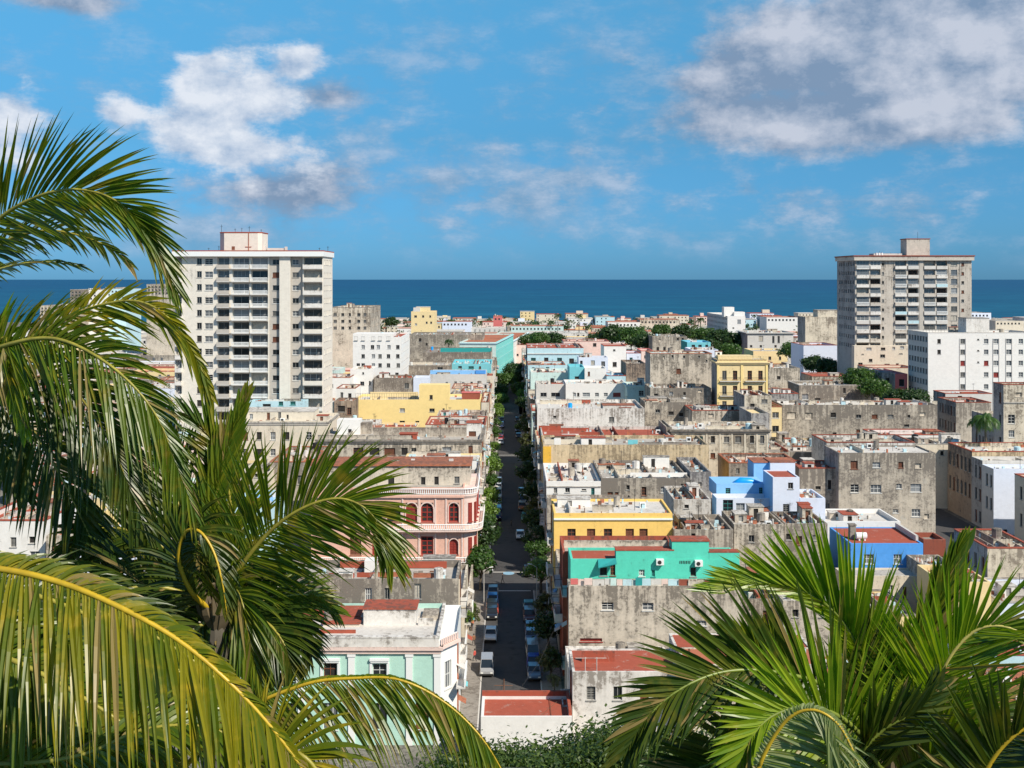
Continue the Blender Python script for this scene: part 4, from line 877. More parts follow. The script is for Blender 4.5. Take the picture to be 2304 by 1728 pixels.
B = building('white-blue cube house with small red roof and tall grey door', x0=1739, x1=1799, yt=1074, Y=181.5, dep=7, wall='bluewhite', side='skyblue', roof='redroof', clut=0, par=.15, name='cube_house', key='cube', wins=[(1779, 1093, 12, 14, 'glass'), (1769, 1152, 15, 36, 'shut')])
building('low white annex with roof water tank beside the white-blue cube house', x0=1800, x1=1857, yt=1121, Y=182, dep=8, wall='bluewhite', roof='roofwhite', clut=3, par=.5, name='low_house', wins=[(1806, 1150, 9, 34, 'shut')])
# big grey building
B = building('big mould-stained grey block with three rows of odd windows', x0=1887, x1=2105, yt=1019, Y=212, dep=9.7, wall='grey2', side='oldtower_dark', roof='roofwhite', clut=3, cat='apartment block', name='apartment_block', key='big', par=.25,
   wins=[(1922, 1046, 16, 18, 'brown'), (1972, 1046, 17, 12, 'light'), (2027, 1046, 11, 13, 'brown'), (2066, 1048, 13, 11, 'block'), (1923, 1099, 18, 18, 'grid'), (1971, 1100, 25, 19, 'white'), (2023, 1094, 12, 11, 'gridm'), (2061, 1098, 24, 19, 'light'), (1920, 1160, 19, 17, 'shut'), (2015, 1150, 12, 9, 'gridm'), (2061, 1154, 20, 17, 'white'), (1971, 1150, 14, 9, 'block'), (2085, 1162, 11, 11, 'block')])
building('stained brown-grey wing on the left of the big mould-stained block', x0=1798, x1=1885.5, yt=1054, Y=214, dep=9, wall='grey2', roof='redroof', cap='redroof', clut=2, par=.3, wins=[(1867, 1091, 9, 22, 'dark'), (1841, 1098, 12, 9, 'dark'), (1862, 1140, 12, 16, 'shut')], name='row_house')
building('low terrace with bright white parapet just left of the stained wing', x0=1640, x1=1797, yt=1042, Y=228, dep=12, wall='roofdark', roof='terracotta', cap='terracotta', clut=6, name='row_house', wins=[(1660, 1060, 8, 12, 'shut')])

# row at y 1060-1120
building('low white roof house with teal door behind the yellow building', X=(XR, PX(1352, 200)), Y=200, yt=1083, dep=20, wall='white', roof='roofwhite', clut=7, name='row_house', balc=True, key='lowwhite', bands=[(1094, 2, 'roofgrey', .15)], sw=(4.2, 3.2, 1.1, 2.3),
   wins=[(1277, 1103, 10, 11, 'glass'), (1314, 1102, 10, 4, 'dark'), (1334, 1108, 8, 19, 'teal'), (1250, 1104, 8, 12, 'shut')])
building('mottled grey house with dark windows and roof jumble, right of the low white house', x0=1352.5, x1=1552, yt=1076, Y=200, dep=20, wall='grey2', roof='roofgrey', clut=8, name='row_house', key='mg',
   wins=[(1413, 1097, 8, 10, 'dark'), (1449, 1105, 10, 19, 'wooddark'), (1491, 1102, 8, 13, 'gridm'), (1540, 1095, 16, 13, 'dark'), (1373, 1111, 12, 8, 'brown'), (1388, 1111, 8, 8, 'brown')])
wallpiece(BL['mg'], 1418, 1546, 1064, 4, 9, 'white', .3)
building('dark-walled narrow house with white curved yard wall at the end of the mottled row', x0=1553, x1=1600, yt=1062, Y=203, dep=17, wall='oldtower_dark', roof='roofdark', clut=3, name='row_house', wins=[(1575, 1090, 8, 10, 'block')])
building('white yard walls between yellow building and pale blue complex', x0=1516, x1=1600, yt=1124, Y=181, dep=12, wall='roofwhite', roof='roofgrey', clut=6, name='yard_house', wins=[(1545, 1140, 10, 8, 'dark')])
# beige long wall
B = building('long sandy beige party wall with a bright yellow street edge', X=(XR + .1, PX(1595, 222)), Y=222, yt=1001, dep=14, wall='beige', side='gold', roof='roofgrey', clut=6, name='party_wall_house', key='sand', balc=True, sw=(4.2, 3.2, 1.1, 2.3),
   wins=[(1390, 1047, 13, 14, 'shut'), (1443, 1046, 10, 18, 'shut'), (1518, 1046, 9, 14, 'shut'), (1531, 1046, 10, 15, 'light'), (1244, 1050, 4, 10, 'dark')])
b = MB(); b.box(B['X'][0] - B['ox'] - .02, B['X'][0] - B['ox'] + 1.5, -.12, -.004, 0, B['h'] - .3); b.build('corner_strip', 'gold', B['root'])
wallpiece(B, 1413, 1435, 990, 3, 10, 'cyan', .3); wallpiece(B, 1437, 1566, 995, 2, 8, 'roofdark', .3); wallpiece(B, 1225, 1340, 989, 3.5, 10, 'cream', .3); shed(B, 1247, 1262, 988, Yo=1, dep=1.2, wall='white', roof=None)
# cream facade
B = building('cream old facade with two rows of tall windows and dark eave', x0=1512, x1=1729, yt=966, Y=246.4, dep=14, wall='cream2', roof='roofwhite', clut=6, cornice=(.05, .55, 'roofdark'), name='old_facade_house', key='cf',
   wins=[(1529, 988, 15, 11, 'brown'), (1562, 988, 8, 11, 'glass'), (1578, 988, 7, 13, 'teal'), (1604, 989, 10, 16, 'dark'), (1635, 989, 13, 14, 'shut'), (1661, 989, 14, 15, 'shut'), (1692, 989, 10, 17, 'dark'), (1715, 989, 9, 18, 'shut'), (1604, 1025, 11, 12, 'brown'), (1634, 1025, 12, 13, 'dark'), (1661, 1025, 15, 13, 'dark'), (1691, 1025, 11, 13, 'shut'), (1714, 1025, 7, 13, 'glass')])
b = MB()
for px in (1502, 1520, 1590, 1620, 1647, 1676, 1703, 1726):
    x = PX(px, 246.4) - B['ox']
    if x > B['X'][0] - B['ox']: b.box(x - .16, x + .16, -.1, -.004, 0, B['h'] - .5)
b.build('pilaster', 'cream', B['root'])
building('narrow white-walled link house beside the cream old facade', x0=1499, x1=1511.5, yt=961, Y=247, dep=13, wall='grey3', name='narrow_house', clut=0)
# red strips y 960-990
B = building('low house with a long dark red roof wall behind the sandy beige wall', X=(XR + .4, PX(1498, 250)), Y=241, yt=981, dep=16, wall='roofwhite', roof='redroof', clut=3, name='row_house', key='reds', balc=True)
wallpiece(B, 1212, 1262, 958, 14, 22, 'redroof', .3); wallpiece(B, 1262, 1325, 963, 14, 18, 'redroof', .3); wallpiece(B, 1394, 1498, 974, 12, 16, 'redroof', .3); wallpiece(B, 1306, 1349, 972, 3, 16, 'redroof', .3); wallpiece(B, 1264, 1302, 977, 2.5, 12, 'white', .5)
building('white plastered party wall with hairline cracks and a red-roofed hut on top', X=(XR + .6, PX(1450, 290)), Y=290, yt=919, dep=22, wall='white2', roof='roofwhite', clut=6, name='party_wall_house', key='wpw', balc=True, sw=(4.2, 3.2, 1.1, 2.3),
   wins=[(1248, 938, 7, 5, 'dark'), (1376, 944, 12, 12, 'shut'), (1363, 970, 9, 8, 'brown'), (1431, 971, 8, 5, 'dark')])
shed(BL['wpw'], 1357, 1428, 912, Yo=.6, dep=4, wall='roofwhite', roof='terracotta', ybot=932, wins=[(1393, 924, 18, 9, 'dark')])
building('grey patchwork house with dark sheds right of the white party wall', x0=1451, x1=1556, yt=905, Y=302, dep=12, wall='grey2', roof='roofgrey', clut=8, name='row_house', key='gp', wins=[(1480, 925, 10, 8, 'glass'), (1510, 930, 12, 9, 'dark'), (1533, 933, 10, 9, 'dark')])
shed(BL['gp'], 1508, 1556, 899, Yo=.5, dep=5, wall='grey', roof=None, ybot=930); shed(BL['gp'], 1460, 1500, 896, Yo=4, dep=5, wall='grey3', roof='roofgrey')
building('grey house with bright red coping line behind the cream old facade', x0=1557, x1=1673, yt=924, Y=290, dep=12, wall='grey3', roof='roofgrey', cap='redroof', clut=6, name='row_house', wins=[(1600, 935, 12, 8, 'block')])
building('shadowed grey-beige house with balcony between yellow flats and orange strip house', x0=1675, x1=1736, yt=890, Y=285, dep=14, wall='cream2', side='oldtower_dark', roof='roofgrey', clut=3, name='row_house', wins=[(1720, 903, 14, 9, 'shut'), (1693, 915, 10, 14, 'dark')])
building('wedge of dark grey wall beneath the small ochre gable', x0=1690, x1=1731, yt=930, Y=268, dep=14, wall='oldtower_dark', roof='ochre', clut=0, name='narrow_house')
building('narrow orange-yellow house with three stacked windows', x0=1733, x1=1759, yt=916, Y=293, dep=16, wall='ochre', roof='terracotta', cap='terracotta', clut=0, name='narrow_house', wins=[(1745, 934, 15, 13, 'grid'), (1745, 965, 15, 14, 'glass'), (1745, 997, 15, 14, 'shut')])
building('very long grey weathered wall with small scattered windows on the right', x0=1759.8, x1=2109, yt=911, Y=298, dep=12, wall='grey2', side='stone', roof='roofwhite', clut=9, name='party_wall_house', key='vl',
   wins=[(1781, 935, 20, 15, 'block'), (1820, 936, 17, 15, 'block'), (1875, 934, 12, 11, 'dark'), (1932, 937, 11, 8, 'glass'), (1968, 937, 13, 9, 'brown'), (2004, 937, 13, 8, 'shut'), (2045, 937, 6, 7, 'dark'), (1878, 977, 9, 8, 'dark'), (1931, 970, 9, 8, 'brown'), (1968, 970, 11, 8, 'brown'), (2005, 969, 10, 9, 'dark'), (2040, 958, 11, 6, 'dark'), (1781, 993, 19, 13, 'gridm'), (1819, 992, 11, 10, 'gridm'), (1853, 992, 12, 10, 'shut'), (1936, 991, 8, 8, 'teal'), (2076, 932, 13, 8, 'block')])
pan = random.Random(11); x = 1790
while x < 2100:
    w_ = pan.uniform(6, 18)
    if pan.random() < .7: wallpiece(BL['vl'], x, x + w_, pan.uniform(902, 908), 2 + pan.uniform(0, 2), pan.uniform(7, 10), pan.choice(['white', 'lgrey', 'roofwhite', 'palecyan', 'redroof', 'cream2']), .2, 'roof_panel')
    x += w_ + pan.uniform(0, 6)
building('grey flat wall house with one small arched window above the very long wall', x0=1798, x1=1959, yt=867, Y=345, dep=14, wall='grey2', roof='roofwhite', cap='roofwhite', clut=3, name='party_wall_house', wins=[(1900, 879, 6, 12, 'dark'), (1812, 893, 14, 12, 'light'), (1840, 900, 12, 8, 'dark')])
building('dark stone stub house left of the grey flat wall house', x0=1736, x1=1796, yt=886, Y=330, dep=14, wall='oldtower_dark', roof='roofgrey', cap='redroof', clut=3, name='party_wall_house')
building('grey house with red flat roof in front of the old grey tower', x0=1827, x1=1914, yt=847, Y=368, dep=14, wall='grey3', roof='redroof', cap='redroof', par=.2, clut=1, name='small_house', wins=[(1868, 857, 16, 6, 'light')])
building('crumbling pale wall house right of the yellow ornate building', x0=1729, x1=1800, yt=828, Y=362, dep=14, wall='grey3', roof='roofwhite', clut=4, name='party_wall_house', wins=[(1752, 850, 8, 8, 'dark')])

# yellow ornate building
B = building('ornate yellow apartment house with iron balconies and balustrade roof', x0=1614, x1=1727, yt=809, Y=315, dep=9, wall='ochre', side='oldtower_dark', roof='roofgrey', clut=1, cat='apartment house', name='apartment_house', key='orn', cornice=(.6, .6, 'ochre'), par=.2,
   wins=[(x, y, 10, h_, s) for y, h_ in ((844, 20), (878, 20), (910, 15)) for x, s in ((1630, 'shut'), (1654, 'wooddark'), (1687, 'wooddark'), (1711, 'wooddark'))])
rt = B['root']
for y in (857, 890):
    for xa, w_ in ((1642, 46), (1699, 46)): add_balcony(rt, PX(xa, 315) - B['ox'], 0, PZ(y, 315), round(w_ * 315 / F, 1), 0, 'iron', .8)
for px in (1615.5, 1669, 1725):
    b = MB(); x = PX(px, 315) - B['ox']; b.box(x - .3, x + .3, -.2, -.004, 0, B['h'] - 1.4); b.build('pilaster', 'paleyellow', rt)
b = MB(); n = 34
for i in range(n):
    x = -6.6 + 13.2 * i / (n - 1)
    b.box(x - .09, x + .09, -.3, -.12, B['h'], B['h'] + .9)
b.box(-6.8, 6.8, -.32, -.1, B['h'] + .9, B['h'] + 1.1); b.build('balustrade', 'ochre', rt)
shed(B, 1617, 1693, 800, Yo=3, dep=4, wall='ochre', roof=None, name='top_storey')
B = building('large blank mottled grey gable wall left of the ornate yellow house', x0=1463, x1=1602, yt=796, Y=332, dep=12, wall='grey3', side='oldtower_dark', roof='roofwhite', cap='terracotta', clut=3, cat='apartment block', name='gable_wall_block', par=.3,
   wins=[(1527, 835, 10, 11, 'brown'), (1494, 805, 5, 7, 'block'), (1539, 803, 5, 6, 'dark'), (1513, 802, 5, 6, 'dark'), (1573, 803, 4, 5, 'dark'), (1590, 812, 4, 5, 'dark')])
building('dark grey lower wing below the large blank gable wall', x0=1463, x1=1600, yt=873, Y=318, dep=13, wall='grey2', roof='roofgrey', clut=6, name='row_house', key='dgl', wins=[(1510, 885, 8, 7, 'light'), (1540, 886, 6, 7, 'dark'), (1476, 892, 9, 12, 'dark'), (1575, 880, 8, 6, 'block')])
building('brown-grey narrow block with mouldy top between white cube and gable wall', x0=1409, x1=1454, yt=818, Y=372, dep=18, wall='brownwall', side='brownwall', roof='roofdark', clut=2, name='narrow_house')
building('small mint house with dark doorway and white trim', x0=1411, x1=1463, yt=867, Y=343, dep=12, wall='palemint', roof='roofwhite', clut=2, cornice=(.1, .3, 'palemint'), name='small_house', wins=[(1418, 889, 13, 20, 'dark'), (1443, 885, 11, 12, 'grid'), (1443, 900, 10, 10, 'teal')])
B = building('wide white house with a row of ribbon windows and a recessed left bay', x0=1273, x1=1410, yt=863, Y=350, dep=14, wall='white', roof='roofwhite', clut=4, name='modern_house', key='ww', cat='modern house',
   wins=[(1293, 888, 6, 8, 'light'), (1301, 888, 5, 8, 'dark'), (1319, 888, 16, 9, 'light'), (1343, 888, 9, 8, 'gridm'), (1363, 888, 9, 8, 'gridm'), (1388, 888, 17, 9, 'redbars'), (1320, 912, 8, 5, 'dark')])
building('recessed white left bay of the ribbon window house by the street', X=(XR + 1.8, PX(1272.5, 350)), Y=353, yt=864, dep=12, wall='lgrey', roof='roofgrey', clut=4, name='modern_house', balc=True, wins=[(1223, 888, 14, 9, 'glass'), (1250, 888, 20, 9, 'glass'), (1223, 911, 13, 5, 'teal'), (1246, 911, 8, 4, 'dark')])
building('pale green blank house above the ribbon window house', X=(XR + .8, PX(1281, 388)), Y=388, yt=838, dep=18, wall='palemint', roof='roofwhite', clut=5, name='party_wall_house', balc=True)
building('teal sided stair house with slanting shade on the right of the street', x0=1281.5, x1=1315, yt=826, Y=376, dep=14, wall='cyan', side='cyan', roof='cyan', clut=1, name='small_house', wins=[(1298, 850, 10, 6, 'dark')])
building('white cube house with one brown window in front of the cyan houses', x0=1315.5, x1=1364, yt=829, Y=374, dep=12, wall='white', side='cyan', roof='roofwhite', clut=1, name='cube_house', wins=[(1325, 841, 5, 10, 'brown'), (1328, 858, 6, 3, 'dark')])
building('light blue roofed shed house beside the brown-grey narrow block', x0=1365, x1=1408, yt=846, Y=370, dep=12, wall='palecyan', roof='skyblue', clut=2, name='low_house', cap='redroof', wins=[(1372, 862, 5, 4, 'dark')])
building('cyan-trimmed terrace house with orange roof line by the tree canopy', X=(XR + .6, PX(1272, 430)), Y=430, yt=821, dep=18, wall='palecyan', roof='terracotta', cap='terracotta', clut=5, name='row_house', wins=[(1200, 829, 6, 5, 'dark'), (1232, 829, 8, 6, 'teal')], balc=True)
building('wide pale cyan house with red roof and four teal windows by the canopy', X=(XR + .7, PX(1313, 452)), Y=452, yt=783, dep=30, wall='palecyan', roof='redroof', cap='redroof', clut=5, par=.25, name='row_house', balc=True, bands=[(795, 2, 'lgrey', .3)],
   wins=[(1200, 810, 11, 10, 'teal'), (1229, 810, 10, 11, 'dark'), (1259, 811, 11, 12, 'teal'), (1286, 812, 11, 11, 'dark')])
building('white house front with three framed windows right of the pale cyan house', x0=1302, x1=1368, yt=804, Y=440, dep=10, wall='bluewhite', roof='roofdark', clut=4, name='row_house', wins=[(1308, 816, 6, 9, 'dark'), (1334, 816, 9, 10, 'curtain'), (1357, 819, 9, 12, 'grid')])
building('tall white cube with red roof in front of the dark green trees', x0=1359, x1=1409, yt=779, Y=451, dep=16, wall='white', roof='redroof', cap='redroof', clut=0, name='cube_house', wins=[(1383, 820, 9, 11, 'dark'), (1382, 788, 5, 4, 'dark')], par=.2)
building('small teal-doored white house behind the brown-grey block', x0=1410, x1=1442, yt=795, Y=452, dep=16, wall='bluewhite', roof='redroof', cap='redroof', clut=1, name='small_house', wins=[(1420, 810, 7, 11, 'teal')])
building('pink and white little house under the ruined grey villa', x0=1443, x1=1470, yt=790, Y=455, dep=16, wall='palepink', roof='redroof', cap='rose', clut=1, name='small_house', wins=[(1452, 803, 5, 7, 'dark')])
building('pink-red roofed house with brown patched walls before the canopy trees', x0=1268, x1=1370, yt=768, Y=500, dep=16, wall='palepink', roof='redroof', cap='redroof', clut=6, name='row_house', wins=[(1290, 775, 6, 6, 'dark'), (1338, 776, 8, 8, 'dark')])
building('ruined grey villa with arched openings among the far trees', x0=1468, x1=1546, yt=757, Y=540, dep=22, wall='grey', roof='roofdark', clut=6, name='villa', cat='villa', wins=[(1480, 785, 6, 8, 'dark'), (1495, 785, 6, 8, 'dark'), (1510, 785, 6, 8, 'dark'), (1525, 763, 5, 6, 'dark'), (1536, 763, 5, 6, 'dark'), (1485, 766, 6, 6, 'block')])
building('blue-roofed house with teal verandah among the far trees', x0=1546, x1=1599, yt=770, Y=500, dep=18, wall='cyan', side='tealdark', roof='skyblue', clut=2, name='villa', cat='villa', wins=[(1560, 779, 8, 7, 'dark'), (1575, 779, 8, 7, 'glass'), (1590, 779, 6, 7, 'dark')])
building('white low terrace in front of the blue-roofed verandah house', x0=1556, x1=1616, yt=787, Y=470, dep=18, wall='bluewhite', roof='roofwhite', clut=6, name='low_house')
building('grey-white mansion with balustraded terrace right of the far tree belt', x0=1682, x1=1785, yt=748, Y=560, dep=24, wall='lgrey', side='oldtower_dark', roof='roofgrey', clut=8, name='mansion', cat='mansion', cornice=(.1, .8, 'lgrey'), wins=[(1712, 762, 10, 12, 'curtain'), (1740, 764, 5, 16, 'glass'), (1752, 764, 5, 16, 'glass'), (1690, 779, 5, 5, 'dark'), (1712, 779, 5, 5, 'dark'), (1745, 779, 5, 5, 'dark')])
building('olive-yellow lower storey house below the grey-white mansion', x0=1695, x1=1772, yt=790, Y=500, dep=20, wall='ochre', roof='roofgrey', clut=3, name='row_house', wins=[(1732, 806, 6, 8, 'blue' if 0 else 'glass'), (1710, 806, 6, 8, 'dark'), (1755, 806, 5, 8, 'dark')])
B = building('white modern block with tall lift tower standing before the sea', x0=1637, x1=1677, yt=711, Y=800, dep=83, wall='white', side='lgrey', roof='roofwhite', clut=0, cat='modern block', name='modern_block', wins=[(1663, 724, 8, 10, 'light'), (1650, 738, 4, 3, 'dark')], sw=(3.4, 5.5, 2.2, 1.5), swy=6)  # left side in grey plaster: its shade is put into the colour
shed(B, 1629, 1652, 691, Yo=6, dep=8, wall='white', roof=None, name='lift_tower'); shed(B, 1652, 1676, 702, Yo=3, dep=10, wall='white', roof=None)
B = building('windowless sandy block with roof hut left of the old grey tower', x0=1812, x1=1890, yt=713, Y=520, dep=14, wall='cream2', side='oldtower_dark', roof='roofgrey', clut=0, cat='apartment block', name='apartment_block')
shed(B, 1840, 1890, 698, Yo=2, dep=8, wall='cream2', roof='roofgrey', name='lift_tower')
building('white arcade house with red roof lines below the sandy block', x0=1808, x1=1884, yt=777, Y=450, dep=20, wall='bluewhite', roof='redroof', cap='redroof', clut=3, name='row_house')
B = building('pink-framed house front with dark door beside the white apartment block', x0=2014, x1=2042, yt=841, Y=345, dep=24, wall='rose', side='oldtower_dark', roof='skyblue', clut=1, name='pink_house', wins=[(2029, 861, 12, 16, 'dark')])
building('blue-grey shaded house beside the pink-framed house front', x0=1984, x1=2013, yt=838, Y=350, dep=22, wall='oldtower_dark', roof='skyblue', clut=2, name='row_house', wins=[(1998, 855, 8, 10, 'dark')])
# white six-storey block on the right
ww = []
for y in (768, 792, 817, 843, 870):
    for x, w_, s in ((2166, 10, 'shut'), (2219, 10, 'gridm'), (2241, 12, 'white'), (2270, 13, 'gridm'), (2297, 10, 'gridm')): ww.append((x, y, w_, 11, 'red' if (x, y) in ((2166, 817), (2219, 817), (2241, 843)) else s))
for y in (768, 792): ww.append((2113, y, 8, 10, 'dark'))
for y in (764, 789, 815): ww.append((2201, y, 5, 3, 'dark'))
B = building('white six-storey apartment block with a square roof tower at the right edge', x0=2088, x1=2330, yt=749, Y=333, dep=16.6, wall='white', side='lgrey', roof='roofgrey', cap='roofwhite', clut=2, cat='apartment block', name='apartment_block', key='w6', wins=ww, sw=(3.1, 2.3, 1.5, 1.5), swy=6, swsty=('glass', 'shut', 'glass'))  # grey left side on a white block: shade carried by the colour
for px in (2166, 2241, 2270):
    b = MB(); x = PX(px, 333) - B['ox']; b.box(x - .95, x - .78, -.12, -.004, 3, B['h'] - 1.6); b.box(x + .78, x + .95, -.12, -.004, 3, B['h'] - 1.6); b.build('pilaster', 'lgrey', B['root'])
shed(B, 2174, 2226, 716, Yo=1.0, dep=6, wall='white2', roof='roofgrey', name='roof_tower', zbase=B['zr'])
b = MB()
for x in range(8): b.bar((-14 + x * .9, 8, B['zr']), (-14 + x * .9, 8, B['zr'] + 1.4), .03)
b.bar((-14, 8, B['zr'] + 1.35), (-7.7, 8, B['zr'] + 1.35), .03); b.build('railing', 'iron', B['root'])

# right-hand side street
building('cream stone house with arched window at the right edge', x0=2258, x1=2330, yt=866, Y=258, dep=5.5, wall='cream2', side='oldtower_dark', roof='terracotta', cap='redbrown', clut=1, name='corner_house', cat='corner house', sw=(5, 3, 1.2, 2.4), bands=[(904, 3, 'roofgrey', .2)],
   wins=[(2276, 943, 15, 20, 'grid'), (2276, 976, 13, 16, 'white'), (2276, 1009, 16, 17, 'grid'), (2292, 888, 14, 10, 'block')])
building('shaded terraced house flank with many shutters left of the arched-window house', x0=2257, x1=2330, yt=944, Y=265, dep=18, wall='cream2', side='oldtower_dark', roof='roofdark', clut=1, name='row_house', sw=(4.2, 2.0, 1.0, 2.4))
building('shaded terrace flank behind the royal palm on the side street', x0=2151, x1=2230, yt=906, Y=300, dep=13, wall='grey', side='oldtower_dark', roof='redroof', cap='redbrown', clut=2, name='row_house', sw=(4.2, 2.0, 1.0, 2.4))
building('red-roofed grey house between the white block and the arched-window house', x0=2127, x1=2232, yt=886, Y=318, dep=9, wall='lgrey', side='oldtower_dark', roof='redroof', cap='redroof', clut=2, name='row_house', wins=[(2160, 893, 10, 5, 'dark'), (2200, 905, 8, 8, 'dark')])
building('low white house with dark red roof edge in front of the very long wall', x0=1971, x1=2141, yt=979, Y=264, dep=10, wall='white', roof='redroof', cap='redroof', clut=3, name='low_house')
building('cream flat house with orange roof corner at the head of the side street', x0=2060, x1=2192, yt=1000, Y=252, dep=10, wall='cream', roof='roofgrey', cap='roofgrey', clut=6, name='row_house', wins=[(2160, 1018, 10, 14, 'block'), (2120, 1020, 8, 10, 'dark')])
building('small terrace roofs tucked between big stained block and long wall', x0=1860, x1=2058, yt=996, Y=240, dep=12, wall='white2', roof='roofdark', cap='redbrown', clut=6, name='low_house')
building('brown cornice house with flaking front facing the side street', X=(95.2, 112), Y=237.5, h=14.5, dep=13, wall='beige', side='brownwall', roof='roofwhite', cap='redroof', clut=4, name='row_house', sw=(5.2, 2.1, 1.0, 2.8), swsty=('shut', 'brown', 'dark'))
b = MB(); Bq = [r_ for r_ in FOOT][-1]
building('grey shaded house next to the brown cornice house on the side street', X=(95, 112), Y=231.8, h=13.6, dep=5.5, wall='lgrey', side='oldtower_dark', roof='roofwhite', clut=2, name='row_house', sw=(4.5, 2.0, 1.0, 2.4))
building('pale grey corner house catching a slanting shadow at the right edge', X=(94.8, 118), Y=226, h=12.9, dep=5.6, wall='bluewhite', side='lgrey', roof='roofwhite', clut=3, name='corner_house', cat='corner house', sw=(4.5, 2.0, 1.0, 2.4), wins=[(2262, 1197, 9, 12, 'bars')])
building('cream house with balcony poking in at the right edge', X=(95.4, 112), Y=209, h=13.2, dep=9, wall='cream', side='cream', roof='redroof', cap='redroof', clut=1, name='row_house', sw=(5, 2.4, 1.0, 2.4))
building('red-roofed house with dark flank in the bottom right corner', x0=2222, x1=2330, yt=1234, Y=160, dep=12, wall='cream2', side='oldtower_dark', roof='redroof', cap='redroof', clut=4, name='row_house', sw=(4.4, 2.6, 1, 2.2))
building('maroon walled shed behind the bright blue house', x0=2078, x1=2128, yt=1214, Y=176, dep=5, wall='redbrown', roof='roofdark', clut=1, name='low_house')
building('jumbled yard house with turquoise gate beside the bright blue house', x0=2122, x1=2200, yt=1305, Y=152, dep=14, wall='grey3', roof='roofdark', clut=7, name='yard_house', wins=[(2110, 1280, 12, 14, 'teal'), (2150, 1282, 14, 16, 'brown')])
building('orange and cream garage house among fronds at lower right', x0=2120, x1=2230, yt=1310, Y=146, dep=9, wall='ochre', roof='terracotta', clut=4, name='low_house', wins=[(2160, 1335, 20, 22, 'brown')])

# the rotated terrace closing the street
building('turquoise and white striped terrace front seen aslant above the tree canopy', X=(-24, -6.2), Y=560, h=19.5, dep=88, wall='palemint', side='aqua', roof='terracotta', clut=0, rot=R(-5.7), name='terrace', cat='terrace', sw=(4.6, 4.2, 1.8, 3.4), swy=4, cornice=(.4, .5, 'palecyan'), swsty=('light', 'white', 'grid'))
building('white continuation of the slanting terrace with teal windows', X=(-16.4, 2.2), Y=650, h=15.5, dep=110, wall='palemint', side='white', roof='terracotta', clut=0, rot=R(-5.7), name='terrace', cat='terrace', sw=(4.6, 5.5, 1.6, 2.6), swy=3, cornice=(.4, .5, 'palecyan'), swsty=('teal', 'glass', 'teal'))
